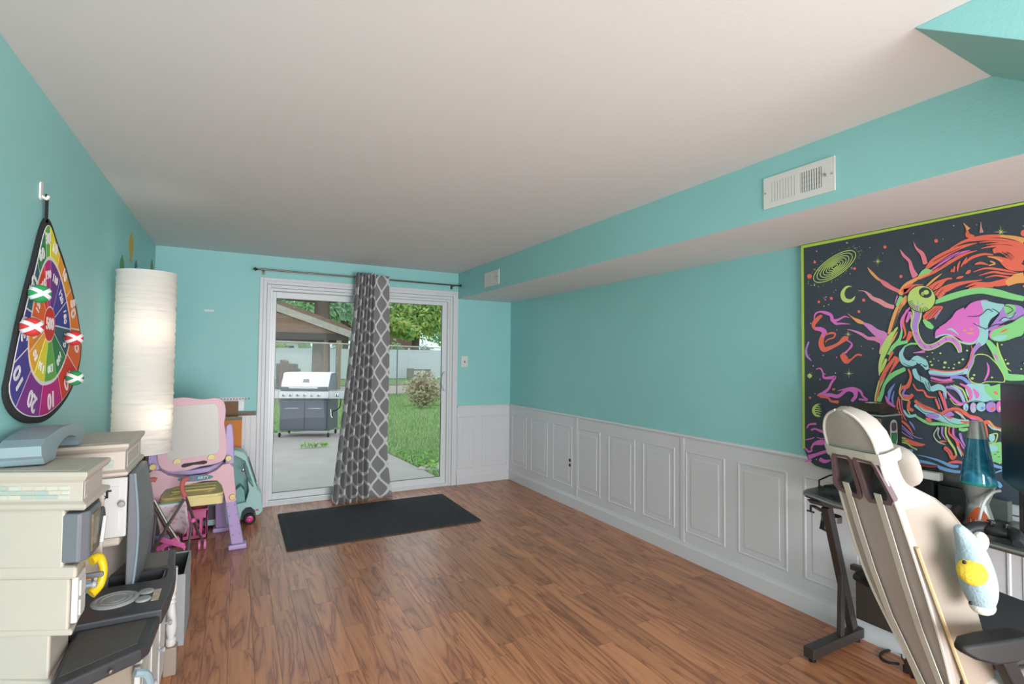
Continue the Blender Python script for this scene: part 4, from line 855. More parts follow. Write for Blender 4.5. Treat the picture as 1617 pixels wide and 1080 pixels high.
# clutter on the desk
M_CLOTH = mat('black_cloth', '#2c3132', .95, var=.25, vscale=30, bump=.5, bscale=60)
gl_ = thing('work_gloves', (2.56, 1.45, DT), 'pair of black fabric gloves lying on the free desk end', 'gloves')
for (cx, cy, rz_, k) in ((2.53, 1.43, .3, 0), (2.62, 1.44, -.4, 1)):
    Mx = Matrix.Translation((cx, cy, DT+.001)) @ Matrix.Rotation(rz_, 4, 'Z')
    mb = MB(); secs = []
    for i in range(9):
        t = i/8; x = -.07+.14*t; w_ = .045+.012*sin(pi*t); h = .022+.008*sin(6*t+k)
        secs.append([Vector((x, w_*cos(a_), max(0, h*(.5+.5*sin(a_)) if sin(a_) > -.5 else 0))) for a_ in [2*pi*j/12 for j in range(12)]])
    mb.loft(secs).xf(Mx); ob('palm', mb, M_CLOTH, gl_, smooth=True)
    fm = MB()
    for f in range(4): fm.tube([(.06, -.032+.021*f, .012), (.10, -.036+.024*f, .013), (.135-.012*abs(f-1.5), -.04+.026*f, .010)], [.011, .0105, .008], 8)
    fm.tube([(-.01, .045, .012), (.03, .068, .012), (.06, .074, .010)], [.012, .011, .008], 8).xf(Mx); ob('fingers', fm, M_CLOTH, gl_, smooth=True)
sl3 = thing('cable_loop', (2.47, 1.33, DT), 'thin black cable coiled on the desk beside the gloves', 'cable')
ob('cable', MB().tube([(2.44+.04*cos(k*.4), 1.33+.05*sin(k*.4), DT+.004+.0006*k) for k in range(28)], .003, 6), M_RUB, sl3, smooth=True)
ob('rod_stand', MB().tube([(2.62, 1.556, DT+.03), (2.70, 1.553, DT+.045), (2.765, 1.55, DT+.05)], .004, 6).tube([(2.62, 1.556, DT), (2.62, 1.556, DT+.03)], .004, 6).tube([(2.765, 1.55, DT), (2.765, 1.55, DT+.05)], .004, 6), M_DMET, label='thin bent metal rod stand behind the gloves', cat='stand')

# computer case
M_PC = mat('pc_case_black', '#2f3231', .45, .2, var=.1); M_PCG = mat('pc_front_mesh', '#6d6c69', .5, .3, var=.1, vscale=60)
PX0, PY0, PY1 = 2.50, 1.205, 1.365; PX1 = 2.665; PZ = 1.145
pcb = thing('computer_case', ((PX0+PX1)/2, (PY0+PY1)/2, DT), 'black computer tower with raised sloped lid standing on the desk', 'computer')
ob('case_body', MB().box(PX0, PX1, PY0, PY1, DT+.0005, PZ), M_PC, pcb, bevel=.003)
ob('front_panel', MB().box(PX0-.004, PX0+.001, PY0+.004, PY1-.004, DT+.02, PZ-.008), M_PCG, pcb, bevel=.002)
ob('silver_edge', MB().box(PX0-.005, PX1+.002, PY0-.002, PY1+.002, PZ, PZ+.006), mat('silver_edge', '#b9bcbc', .3, .7), pcb)
c_ = Vector(((PX0+PX1)/2, (PY0+PY1)/2))
lidp = MB().loft([[Vector((PX0+.004, PY0+.004, PZ+.018)), Vector((PX1-.004, PY0+.004, PZ+.018)), Vector((PX1-.004, PY1-.004, PZ+.018)), Vector((PX0+.004, PY1-.004, PZ+.018))], [Vector((PX0+.05, PY0+.04, PZ+.052)), Vector((PX1-.04, PY0+.04, PZ+.052)), Vector((PX1-.04, PY1-.05, PZ+.052)), Vector((PX0+.05, PY1-.05, PZ+.052))]]).box(PX0+.02, PX1-.02, PY0+.02, PY1-.02, PZ+.006, PZ+.018)
ld = ob('lid', lidp, mat('pc_lid', '#34382f', .25, .3), pcb, bevel=.002)
ob('lid_logo', MB().prism([(PX0+.06, PY0+.075), (PX1-.055, PY0+.075), (PX1-.055, PY1-.06), (PX0+.06, PY1-.06)], 'z', PZ+.052, PZ+.0535, [[(PX0+.068, PY0+.083), (PX1-.063, PY0+.083), (PX1-.063, PY1-.068), (PX0+.068, PY1-.068)]]), M_WHF, ld)
ob('front_ports', MB().box(PX0-.0065, PX0-.003, PY0+.04, PY0+.075, PZ-.026, PZ-.018), mat('port_tan', '#a39f8c', .5), pcb)
sc_ = Vector(((PX0+PX1)/2+.01, PY0-.001, PZ-.075))
def ysurf(pts, y0, y1): return MB().prism(pts, 'y', y0, y1)
stk = ob('sticker', ysurf(rrect(sc_.x-.03, sc_.x+.03, sc_.z-.062, sc_.z+.058, .028, 6), PY0-.0012, PY0-.0003), mat('sticker_white', '#b9bcb8', .5), pcb)
ob('sticker_art', ysurf(rrect(sc_.x-.021, sc_.x+.021, sc_.z+.008, sc_.z+.046, .012, 4), PY0-.002, PY0-.0012), mat('sticker_dark', '#55475a', .5, var=.6, vscale=120), stk)
ob('sticker_art', ysurf([(sc_.x-.024, sc_.z+.0), (sc_.x+.024, sc_.z+.0), (sc_.x+.022, sc_.z-.03), (sc_.x+.012, sc_.z-.055), (sc_.x-.012, sc_.z-.055), (sc_.x-.022, sc_.z-.03)], PY0-.002, PY0-.0012), mat('sticker_green', '#2f7a4c', .5, var=.7, vscale=100), stk)

# monitor
ml = Vector((2.556, .828)); md = Vector((-.86, -.5)).normalized(); md = (Vector((2.30, .69))-ml).normalized(); mn = Vector((-md.y, md.x));
if mn.x > 0: mn = -mn
mo = thing('computer_monitor', (ml.x+md.x*.3, ml.y+md.y*.3, DT), 'large black computer monitor standing at the cut-off end of the desk', 'monitor')
def mslab(a, b, z0, z1, t0, t1):
    p = [ml+md*a+mn*t0, ml+md*b+mn*t0, ml+md*b+mn*t1, ml+md*a+mn*t1]; return MB().prism([(q.x, q.y) for q in p], 'z', z0, z1)
ob('housing', mslab(0, .40, .945, 1.312, -.03, -.002), M_BLK, mo, bevel=.003)
ob('screen', mslab(.004, .396, .953, 1.308, -.002, .0005), mat('black_screen', '#050506', .35), mo)
ob('stand_neck', mslab(.07, .13, DT+.015, 1.05, -.07, -.03), M_BLK, mo, bevel=.004)
ob('stand_base', mslab(.0, .17, DT+.0005, DT+.016, -.11, .0), M_BLK, mo, bevel=.004)
sp0 = at(1606, 806, 'z', DT+.03)
sb_ = thing('desk_speaker', (sp0.x, sp0.y, DT), 'small wedge shaped dark grey speaker below the monitor on the desk', 'speaker')
ob('speaker_body', MB().prism([(sp0.x-.035, DT+.001), (sp0.x+.035, DT+.001), (sp0.x+.03, DT+.07), (sp0.x-.015, DT+.06)], 'y', sp0.y-.045, sp0.y+.03), mat('speaker_grey', '#3c403e', .5), sb_, bevel=.006)
ob('speaker_grille', MB().prism([(sp0.x-.036, DT+.012), (sp0.x-.033, DT+.012), (sp0.x-.017, DT+.052), (sp0.x-.02, DT+.052)], 'y', sp0.y-.038, sp0.y+.023), mat('speaker_top', '#5a5f5c', .5), sb_)

# lava lamp
lv = at(1545, 785, 'x', 2.57); LVX, LVY = 2.57, lv.y; k0 = DT+.0005
hs_ = (at(1545, 665, 'x', 2.57).z-DT)/.40
lav = thing('lava_lamp', (LVX, LVY, DT), 'silver lava lamp filled with blue liquid on the desk before the tapestry', 'lava lamp')
M_SIL = mat('silver_cone', '#bfbdb8', .35, .55)
def sc2(pr): return [(r*hs_, h*hs_) for r, h in pr]
bs = ob('base', MB().lathe(sc2([(.050, 0), (.050, .004), (.032, .075), (.030, .085), (.052, .155), (.055, .158), (.001, .16)]), (LVX, LVY, k0), 36), M_SIL, lav, smooth=True)
def lavam():
    m = bpy.data.materials.new('lava_blue'); m.use_nodes = True; nt = m.node_tree; N = nt.nodes.new; L = nt.links.new; b = nt.nodes['Principled BSDF']; b.inputs['Roughness'].default_value = .08; b.inputs['Coat Weight'].default_value = .6
    tc = N('ShaderNodeTexCoord'); n = N('ShaderNodeTexNoise'); n.inputs['Scale'].default_value = 9; n.inputs['Detail'].default_value = 3; n.inputs['Distortion'].default_value = 2.2; L(tc.outputs['Object'], n.inputs['Vector'])
    cr = N('ShaderNodeValToRGB'); e = cr.color_ramp.elements; e[0].position = .3; e[0].color = hexc('#1f5f86'); e[1].position = .7; e[1].color = hexc('#4fa9c4'); q = e.new(.5); q.color = hexc('#2a86a5')
    L(n.outputs['Fac'], cr.inputs[0]); L(cr.outputs[0], b.inputs['Base Color']); return m
ob('globe', MB().lathe(sc2([(.055, .158), (.056, .165), (.030, .335), (.001, .336)]), (LVX, LVY, k0), 36), lavam(), lav, smooth=True)
ob('globe_rim', MB().lathe(sc2([(.0555, .157), (.0572, .160), (.0572, .164), (.056, .167), (.05, .167)]), (LVX, LVY, k0), 36, cap=False), mat('green_rim', '#1f8f7a', .2), lav, smooth=True)
ob('cap', MB().lathe(sc2([(.031, .333), (.020, .396), (.017, .40), (.001, .40)]), (LVX, LVY, k0), 32), M_SIL, lav, smooth=True)
# label wrapped on the cone foot, facing the room
dirc = Vector((-LVX, -LVY, 0)).normalized(); sid = Vector((0, 0, 1)).cross(dirc)
def conept(s, h): 
    r = (.050-(.018)*(h-.004)/.071)*hs_+.0012; a_ = s/r; return Vector((LVX, LVY, k0))+(dirc*cos(a_)+sid*sin(a_))*r+Vector((0, 0, h*hs_))
lab = []
mbL = MB(); secs = []
for k in range(7):
    h = .004+.07*k/6; w_ = .034*(1-(k/6)**2.2)+.004; secs.append([conept(-w_+2*w_*j/8, h) for j in range(9)])
mbL.loft(secs, cap=False, closed=False); lb_ = ob('label', mbL, mat('label_orange', '#d9622c', .5, var=.2, vscale=60), bs, smooth=True)
pL = conept(0, .022); text('label_text', 'LAVA', .021*hs_, tuple(pL+dirc*.008), tuple(sid), (0, 0, 1), M_WHF, lb_, depth=.0015)

# power adapters, boxes, cables
def onb(u, v, x=2.62): return at(u, v, 'x', x)
p = onb(1470, 760, 2.66)
p.y += .02
bb = thing('black_charger_box', (p.x, p.y, DT), 'upright black charging station with red top on the desk', 'charger')
ob('tower', MB().box(2.64, 2.70, p.y-.035, p.y+.035, DT+.0005, .93), M_BLK, bb, bevel=.006)
ob('red_top', MB().box(2.643, 2.697, p.y-.032, p.y+.032, .93, .938), mat('dull_red', '#8a4b44', .5), bb, bevel=.003)
p = onb(1463, 751, 2.60); wa = thing('white_adapter', (p.x, p.y, p.z), 'white power adapter plugged into the black charging station', 'adapter')
ob('adapter_body', MB().box(2.60, 2.638, p.y-.045, p.y+.03, p.z-.016, p.z+.016), M_VENT, wa, bevel=.005)
ob('adapter_plug', MB().tube([(2.615, p.y+.03, p.z), (2.615, p.y+.055, p.z-.003)], .007, 8), M_RUB, wa)
ob('adapter_cord', MB().tube(crom([(2.615, p.y+.05, p.z-.003), (2.60, p.y+.09, p.z-.06), (2.58, p.y+.08, DT+.03), (2.56, p.y+.03, DT+.005)], False, 5), .003, 6), M_RUB, wa, smooth=True)
p = onb(1500, 757, 2.68); p.y -= .01; bk = thing('cylinder_speaker', (2.69, p.y, DT), 'dark grey barrel speaker lying on a black box on the desk', 'speaker')
ob('barrel', MB().lathe([(.001, -.042), (.026, -.042), (.029, -.036), (.029, .036), (.026, .042), (.001, .042)], (2.675, p.y, .891), 20, 'y'), mat('barrel_grey', '#5b5d5a', .4, .3), bk, smooth=True)
ob('box_below', MB().box(2.655, 2.70, p.y-.055, p.y+.045, DT+.0005, .862), mat('box_dark', '#2f3432', .5), bk, bevel=.004)
ob('vase_rack', MB().box(2.712, 2.748, .86, 1.19, DT+.0005, .835), mat('rack_green', '#59605a', .5, var=.3, vscale=30), label='low dark green power strip box along the wall behind the lava lamp', cat='power strip', bevel=.005)
# camo headset
M_CAMO = mat('camo_print', '#8b8d90', .6, var=.75, vscale=40)
p = at(1508, 812, 'z', DT+.03); hdx, hdy = p.x-.06, p.y+.03
h_ = thing('camo_headset', (hdx, hdy, DT), 'grey camouflage gaming headset lying on the desk', 'headset')
bandp = [(hdx+.05*cos(a_), hdy+.06*sin(a_), DT+.035+.02*sin(a_*.5)) for a_ in [radians(-20+220*k/16) for k in range(17)]]
ob('headband', MB().tube(bandp, .015, 8), M_CAMO, h_, smooth=True)
for q_, s_ in ((bandp[0], 1), (bandp[-1], -1)):
    ob('ear_cup', MB().ell((q_[0]-.01, q_[1], DT+.037), (.034, .026, .032), 18, 10), M_CAMO, h_, smooth=True)
    ob('ear_pad', MB().lathe([(.022, -.012), (.036, -.010), (.038, 0), (.034, .010), (.022, .011)], (q_[0]-.012, q_[1]-.026, DT+.039), 20, 'y'), M_BLK, h_, smooth=True)
# game controller
p = at(1588, 838, 'z', DT+.025); gx, gy = p.x-.05, p.y+.0
gc = thing('game_controller', (gx, gy, DT), 'black game controller lying at the desk edge', 'controller')
mbc = MB().ell((gx, gy, DT+.032), (.045, .055, .022), 18, 10); ob('body', mbc, mat('pad_black', '#2e2f33', .35), gc, smooth=True)
for s_ in (-1, 1): ob('handle', MB().tube(crom([(gx, gy+s_*.035, DT+.032), (gx-.04, gy+s_*.06, DT+.03), (gx-.075, gy+s_*.07, DT+.02)], False, 4), [.024, .024, .024, .023, .022, .021, .019, .017, .014], 12), MATS['pad_black'], gc, smooth=True)
for s_ in (-1, 1): ob('thumbstick', MB().lathe([(.006, 0), (.006, .01), (.011, .012), (.011, .016), (.001, .015)], (gx-.012, gy+s_*.02, DT+.05), 14), M_BLK, gc, smooth=True)
# white cable
wc0 = at(1580, 775, 'x', 2.55); wc1 = at(1550, 805, 'x', 2.5)
ob('white_cable', MB().tube(crom([wc0, at(1568, 778, 'x', 2.53), at(1556, 790, 'x', 2.51), wc1, Vector((wc1.x-.01, wc1.y+.01, DT+.006))], False, 5), .005, 8), M_VENT, smooth=True, label='thick white cable arching over the desk beside the lava lamp', cat='cable')
rt = random.Random(2)
ob('cable_tangle', MB().tube(crom([Vector((2.61+.015*sin(k*1.7), 1.195-.018*k, DT+.005+.006*(k % 3))) for k in range(10)], False, 4), .0035, 6), M_RUB, smooth=True, label='tangled black cable lying along the back of the desk', cat='cable')

# wall return grille
gr = thing('wall_grille', (XW, 1.31, .13), 'white louvred wall grille low in the wainscot behind the desk', 'grille')
ob('grille_frame', MB().prism([(1.20, .12), (1.435, .12), (1.435, .33), (1.20, .33)], 'x', XW-.016, XW-.0065, [[(1.22, .14), (1.405, .14), (1.405, .31), (1.22, .31)]]), M_VENT, gr, bevel=.002)
ob('grille_back', MB().box(XW-.0085, XW-.007, 1.215, 1.41, .135, .315), M_VDARK, gr)
for k in range(9): ob('louvre', MB().prism([(XW-.015, .14+.0188*k), (XW-.008, .15+.0188*k), (XW-.008, .1525+.0188*k), (XW-.015, .1425+.0188*k)], 'y', 1.22, 1.405), M_VENT, gr)

# ---------------------------------------------------------------- white gaming chair
M_LEA = mat('chair_leather', '#aba19b', .5, var=.05, vscale=6, bump=.1, bscale=150); M_LEAS = mat('chair_side_leather', '#9a8d80', .55, var=.06, vscale=6); M_TAN = mat('tan_piping', '#cbb187', .6); M_STRAP = mat('cream_strap', '#c8c0b6', .7); M_SLOT = mat('plum_slot_trim', '#6a555a', .4)
CA, CR = radians(15), radians(20); CB = Vector((1.85, .8, .47))
cF = Vector((cos(CA), -sin(CA), 0)); cL = Vector((sin(CA), cos(CA), 0)); cU = -sin(CR)*cF+Vector((0, 0, cos(CR))); cN = cos(CR)*cF+Vector((0, 0, sin(CR)))
def CP(w_, d, h): return CB+cL*w_+cN*d+cU*h
cbx, cby = (CB+cF*.22).x, (CB+cF*.22).y
CH = thing('gaming_chair', (cbx, cby, 0), 'white leather gaming chair turned to the desk', 'chair')
prof = [(-.16, .07, .10), (-.08, .085, .13), (.0, .096, .13), (.10, .103, .125), (.2, .105, .125), (.28, .106, .14), (.36, .105, .162), (.42, .104, .165), (.48, .102, .14), (.53, .10, .105), (.575, .095, .065), (.62, .09, .05), (.67, .088, .05), (.715, .088, .048), (.75, .084, .046), (.785, .068, .042), (.808, .045, .036), (.822, .015, .028)]
WLH = [(-.16, .0), (-.08, .022), (0, .036), (.1, .066), (.2, .09), (.28, .101), (.36, .105)]
def wl(h, W_):
    if h >= .36: return W_
    for (h0, w0), (h1, w1) in zip(WLH, WLH[1:]):
        if h0 <= h <= h1: return w0+(w1-w0)*(h-h0)/(h1-h0)
    return W_
mb = MB(); secs = []
for h, W_, D_ in prof:
    flare = .03 if D_ > .08 else .006; c0 = min(.05, D_)
    sec = [(-W_*.5, -.006), (W_*.5, -.006), (W_*.92, -.002), (W_, .012), (W_+flare*.7, D_*.5), (W_+flare, D_*.88), (W_+flare*.6, D_), (W_-.02 if D_ > .08 else W_*.8, D_*.98), (W_*.55, c0+.004), (0, c0), (-W_*.55, c0+.004), (-(W_-.02) if D_ > .08 else -W_*.8, D_*.98), (-W_-flare*.6, D_), (-W_-flare, D_*.88), (-W_-flare*.7, D_*.5), (-W_, .012), (-W_*.92, -.002)]
    kl = wl(h, W_)/W_
    secs.append([CP(a_*kl if a_ > 0 else a_, b_, h) for a_, b_ in sec])
mb.loft(secs)
def rearwh(u, v):
    d = _F+_R*((u-808.5)/FPX)+_U*((540-v)/FPX); t = (CB-CAM).dot(cN)/d.dot(cN); p_ = CAM+d*t-CB; return (p_.dot(cL), p_.dot(cU))
slots = [[(.066, .655), (.06, .666), (.02, .668), (.014, .66), (.018, .565), (.024, .55), (.076, .56), (.084, .575)]]
slots.append([(-a_, b_) for a_, b_ in slots[0]][::-1])
bk_ = ob('backrest', mb, [M_LEA, M_LEAS], CH, smooth=True)
for pgn in bk_.data.polygons:
    vs_ = [v % 17 for v in pgn.vertices]
    if len(vs_) == 4 and min(vs_) >= 2 and max(vs_) <= 16 and not (15 in vs_ and 16 in vs_): pgn.material_index = 1 if pgn.vertices[0]//17 < 9 else 0
cut = []
for sl_i in slots:
    cm_ = MB(); n_ = len(sl_i); A_ = [CP(a_, -.06, b_) for a_, b_ in sl_i]; B_ = [CP(a_, .25, b_) for a_, b_ in sl_i]; cm_.loft([A_, B_])
    cut.append(ob('cutter', cm_, M_LEA))
for c_ in cut:
    bo_ = bk_.modifiers.new('slot', 'BOOLEAN'); bo_.object = c_; bo_.operation = 'DIFFERENCE'; bo_.solver = 'EXACT'
bpy.context.view_layer.update()
dg = bpy.context.evaluated_depsgraph_get(); nm_ = bpy.data.meshes.new_from_object(bk_.evaluated_get(dg)); bk_.modifiers.clear(); bk_.data = nm_
for c_ in cut: bpy.data.objects.remove(c_)
for sl_i in slots:
    cx_ = sum(a_ for a_, b_ in sl_i)/len(sl_i); cy_ = sum(b_ for a_, b_ in sl_i)/len(sl_i)
    out_ = [(cx_+(a_-cx_)*1.42, cy_+(b_-cy_)*1.2) for a_, b_ in sl_i]; n_ = len(sl_i); r_in0 = [CP(a_, -.013, b_) for a_, b_ in sl_i]; r_in1 = [CP(a_, .075, b_) for a_, b_ in sl_i]; r_o0 = [CP(a_, -.015, b_) for a_, b_ in out_]; r_o1 = [CP(a_, .002, b_) for a_, b_ in out_]
    m_ = MB(); rings = [r_o1, r_o0, r_in0, r_in1]
    m_.loft(rings, cap=False); ob('slot_trim', m_, M_SLOT, bk_, smooth=True)
def ribbon(pts, w_, off_=-.012, th=.003):
    m_ = MB(); S_ = []
    for i, (a_, b_) in enumerate(pts):
        p0 = pts[max(i-1, 0)]; p1 = pts[min(i+1, len(pts)-1)]; d = Vector((p1[0]-p0[0], p1[1]-p0[1])).normalized(); n2_ = Vector((-d.y, d.x))*w_/2
        S_.append([CP(a_+n2_.x, off_, b_+n2_.y), CP(a_-n2_.x, off_, b_-n2_.y), CP(a_-n2_.x, off_-th, b_-n2_.y), CP(a_+n2_.x, off_-th, b_+n2_.y)])
    return m_.loft(S_)
ob('lumbar_strap', ribbon([(.05, .585), (.05, .56), (.052, .45), (.05, .3), (.04, .15), (.02, .05), (.0, -.05), (-.03, -.14)], .02), M_STRAP, CH)
ob('lumbar_strap', ribbon([(-.052, .575), (-.052, .55), (-.052, .45), (-.05, .3), (-.052, .15), (-.06, .05), (-.068, -.05), (-.08, -.14)], .02), M_STRAP, CH)
hw = .684; ob('head_strap', MB().loft([[CP(*p, hw-.016), CP(*p, hw+.016), CP(p[0]*1.03, p[1]+(-.003 if p[1] < .01 else .0), hw+.016), CP(p[0]*1.03, p[1]+(-.003 if p[1] < .01 else .0), hw-.016)] for p in [(-.1, .055), (-.101, .03), (-.098, .006), (-.088, -.007), (-.05, -.0105), (.05, -.0105), (.088, -.007), (.098, .006), (.1, .03), (.1, .055)]]), M_STRAP, CH)
ob('back_piping', MB().tube(crom([CP(-W_*.95, -.004, h) for h, W_, D_ in prof], False, 3), .004, 6), M_STRAP, bk_, smooth=True)
ob('back_piping', MB().tube(crom([CP(wl(h, W_)*.95, -.004, h) for h, W_, D_ in prof], False, 3), .004, 6), M_STRAP, bk_, smooth=True)
ob('tan_stripe', MB().tube([CP(-.108-.006*sin(pi*t), .006+.03*t*t, .42-.5*t) for t in [k/8 for k in range(9)]], .0048, 6), M_TAN, bk_, smooth=True)
# neck pillow on the front of the headrest
m_ = MB().ell((0, 0, 0), (.10, .035, .065), 24, 14); Mx = Matrix((( cL.x, cN.x, cU.x, 0), (cL.y, cN.y, cU.y, 0), (cL.z, cN.z, cU.z, 0), (0, 0, 0, 1)))
for i, p_ in enumerate(m_.v):
    q_ = Vector((p_.x, p_.y, p_.z)); q_.x = (abs(q_.x)/.10)**.7*.10*(1 if q_.x > 0 else -1); q_.z = (abs(q_.z)/.065)**.7*.065*(1 if q_.z > 0 else -1); m_.v[i] = Mx @ q_+CP(-.03, .07, .632)
ob('neck_pillow', m_, mat('pillow_grey', '#a1988f', .8, var=.05), CH, smooth=True)
# seat, arms, base
sc0 = CB+cF*.24; sc0.z = .44
def SP(f, l, z): q_ = CB+cF*f+cL*l; return Vector((q_.x, q_.y, z))
sm = MB(); S2 = []
for f, w_, zt in ((.07, .11, .47), (.11, .14, .475), (.2, .15, .475), (.38, .15, .475), (.45, .13, .46)):
    S2.append([SP(f, -w_, .39), SP(f, -w_-.01, .43), SP(f, -w_+.01, zt+.02), SP(f, -w_+.05, zt+.012), SP(f, -.06, zt-.01), SP(f, .06, zt-.01), SP(f, w_-.05, zt+.012), SP(f, w_-.01, zt+.02), SP(f, w_+.01, .43), SP(f, w_, .39)])
ob('seat', sm.loft(S2), M_LEA, CH, smooth=True, sub=1)
ob('seat_plate', MB().loft([[SP(.1, -.12, .36), SP(.34, -.12, .36), SP(.34, .12, .36), SP(.1, .12, .36)], [SP(.1, -.12, .392), SP(.34, -.12, .392), SP(.34, .12, .392), SP(.1, .12, .392)]]), M_BLK, CH)
pc0 = SP(.22, 0, 0)
ob('gas_lift', MB().lathe([(.03, .1), (.03, .24), (.018, .24), (.018, .365)], (pc0.x, pc0.y, 0), 16), M_BLK, CH, smooth=True)
for k in range(5):
    a_ = radians(42+72*k); e_ = Vector((pc0.x+.27*cos(a_), pc0.y+.27*sin(a_), .075))
    lg_ = ob('star_leg', MB().loft([[Vector((pc0.x, pc0.y, .12))+Vector((-sin(a_), cos(a_), 0))*s_*.03+Vector((0, 0, t_)) for s_, t_ in ((1, .02), (-1, .02), (-1, -.03), (1, -.03))], [e_+Vector((-sin(a_), cos(a_), 0))*s_*.018+Vector((0, 0, t_)) for s_, t_ in ((1, .012), (-1, .012), (-1, -.015), (1, -.015))]]), M_BLK, CH, bevel=.006)
    ob('caster', MB().lathe([(.001, -.022), (.02, -.024), (.029, -.015), (.029, .015), (.02, .024), (.001, .022)], (0, 0, 0), 16, 'x').xf(Matrix.Translation((e_.x, e_.y, .0295)) @ Matrix.Rotation(a_+pi/2, 4, 'Z')), M_RUB, lg_, smooth=True)
for s_ in (-1, 1): ob('recline_bracket', MB().bar(SP(.06, s_*.07, .40), CP(s_*.05-.03, .04, .0), .03, .05), M_BLK, CH)
M_ARM = mat('arm_black', '#1b1b1c', .6)
for s_, f0 in ((-1, -.13), (1, -.02)):
    la = .205 if s_ < 0 else .2
    ob('arm_post', MB().bar(SP(.2, s_*.14, .42), SP(f0+.15, s_*la, .605), .045, .03, tuple(cL)), M_ARM, CH, bevel=.004)
    pad = ob('armrest', MB().loft([[SP(f0+f, s_*la-w_, z0), SP(f0+f, s_*la+w_, z0), SP(f0+f, s_*la+w_, z1), SP(f0+f, s_*la-w_, z1)] for f, w_, z0, z1 in ((.0, .012, .638, .652), (.03, .026, .62, .66), (.09, .03, .602, .662), (.16, .03, .60, .662), (.22, .028, .61, .66), (.25, .018, .625, .652))]), M_ARM, CH, bevel=.008, smooth=True)
# black seat cushion with orange patch
cu = thing('seat_cushion', tuple(SP(.25, 0, .49)), 'black mesh booster cushion with orange side patch on the chair seat', 'cushion')
m_ = MB().loft([[SP(.11, -.12, .502), SP(.46, -.12, .50), SP(.46, .12, .50), SP(.11, .12, .502)], [SP(.10, -.14, .60), SP(.48, -.14, .60), SP(.48, .14, .60), SP(.10, .14, .60)]])
ob('cushion_body', m_, mat('black_mesh', '#33363a', .8, var=.3, vscale=120), cu, bevel=.012, seg=3)
ob('orange_patch', MB().loft([[SP(.24, -.129, .535), SP(.36, -.129, .535), SP(.36, -.122, .535), SP(.24, -.122, .535)], [SP(.22, -.139, .575), SP(.38, -.139, .575), SP(.38, -.13, .575), SP(.22, -.13, .575)]]), mat('orange_patch', '#e2602f', .6), cu)
# plush toy hanging over the right wing
M_PLB = mat('plush_blue', '#98adb8', .95, var=.08, vscale=40, bump=.6, bscale=150); M_PLY = mat('plush_yellow', '#dcbd3d', .95, var=.08, vscale=40, bump=.6, bscale=150); M_PLW = mat('plush_white', '#e3ddd0', .95, bump=.6, bscale=150)
def WP(u, v, l=-.19):
    d = _F+_R*((u-808.5)/FPX)+_U*((540-v)/FPX); o_ = CB+cL*l; t = (o_-CAM).dot(cL)/d.dot(cL); return CAM+d*t
ax = crom([WP(1512, 830), WP(1530, 862), WP(1540, 900), WP(1548, 935), WP(1551, 958)], False, 5)
PT = thing('plush_toy', tuple(ax[-1]), 'pale blue plush toy with yellow round patch hanging on the chair side', 'plush toy')
rs = [.004+.037*sin(pi*min(1, (i/(len(ax)-1))*.80+.04)) for i in range(len(ax))]
m_ = MB().tube(ax, rs, 20); ob('body', m_, M_PLB, PT, smooth=True, sub=1)
tv = (CAM-ax[10]).normalized()
ob('snout', MB().ell(tuple(ax[-1]+Vector((0, 0, .002))), (.030, .028, .022), 16, 10), M_PLW, PT, smooth=True)
pc_ = WP(1535, 903)+tv*.036; 
def disc_patch(c, n, r1, r2, th, m, nm, up):
    n = n.normalized(); u_ = (up-n*up.dot(n)).normalized(); v_ = n.cross(u_); mm_ = MB(); S_ = []
    for q_, o_ in ((1, -.012), (.98, .0), (.8, th*.6), (.4, th*.95), (.02, th)): S_.append([c+u_*r1*q_*cos(2*pi*k/20)+v_*r2*q_*sin(2*pi*k/20)+n*o_ for k in range(20)])
    return ob(nm, mm_.loft(S_), m, PT, smooth=True)
disc_patch(pc_, tv, .034, .032, .012, M_PLY, 'belly_patch', cU)
pc_ = WP(1562, 935)+tv*.022; disc_patch(pc_, tv, .024, .012, .008, M_PLY, 'wing_patch', cU)
for u, v in ((1533, 951), (1523, 888)):
    e_ = WP(u, v)+tv*.037; ob('eye', MB().ell(tuple(e_), .005, 8, 6), M_BLK, PT, smooth=True)
pw = WP(1548, 855)+tv*.004; ob('paw', MB().ell(tuple(pw), (.02, .018, .026), 12, 8), M_PLW, PT, smooth=True)
ob('paw', MB().ell(tuple(WP(1556, 890)+tv*.0), (.012, .012, .022), 12, 8), M_PLB, PT, smooth=True)

# power brick with cable on the floor
pb = thing('power_brick', (2.6, 1.2, 0), 'black power brick with looped cable lying on the floor under the desk', 'power brick')
b0 = at(1428, 1052, 'z', .02); b1 = at(1468, 1068, 'z', .02)
ob('brick', MB().bar(b0, b1, .05, .035), M_BLK, pb, bevel=.004)
lp_ = crom([b0+Vector((0, .02, 0)), at(1400, 1045, 'z', .006), at(1390, 1036, 'z', .006), at(1398, 1028, 'z', .006), at(1425, 1027, 'z', .006), at(1445, 1036, 'z', .006), at(1462, 1050, 'z', .006)], False, 5)
ob('cable', MB().tube(lp_, .0055, 8), M_RUB, pb, smooth=True)
ob('thin_cable', MB().tube(crom([at(1424, 1028, 'z', .012), at(1424, 1038, 'z', .012), at(1430, 1046, 'z', .01), b0+Vector((0, 0, .02))], False, 4), .003, 6), M_RUB, pb, smooth=True)
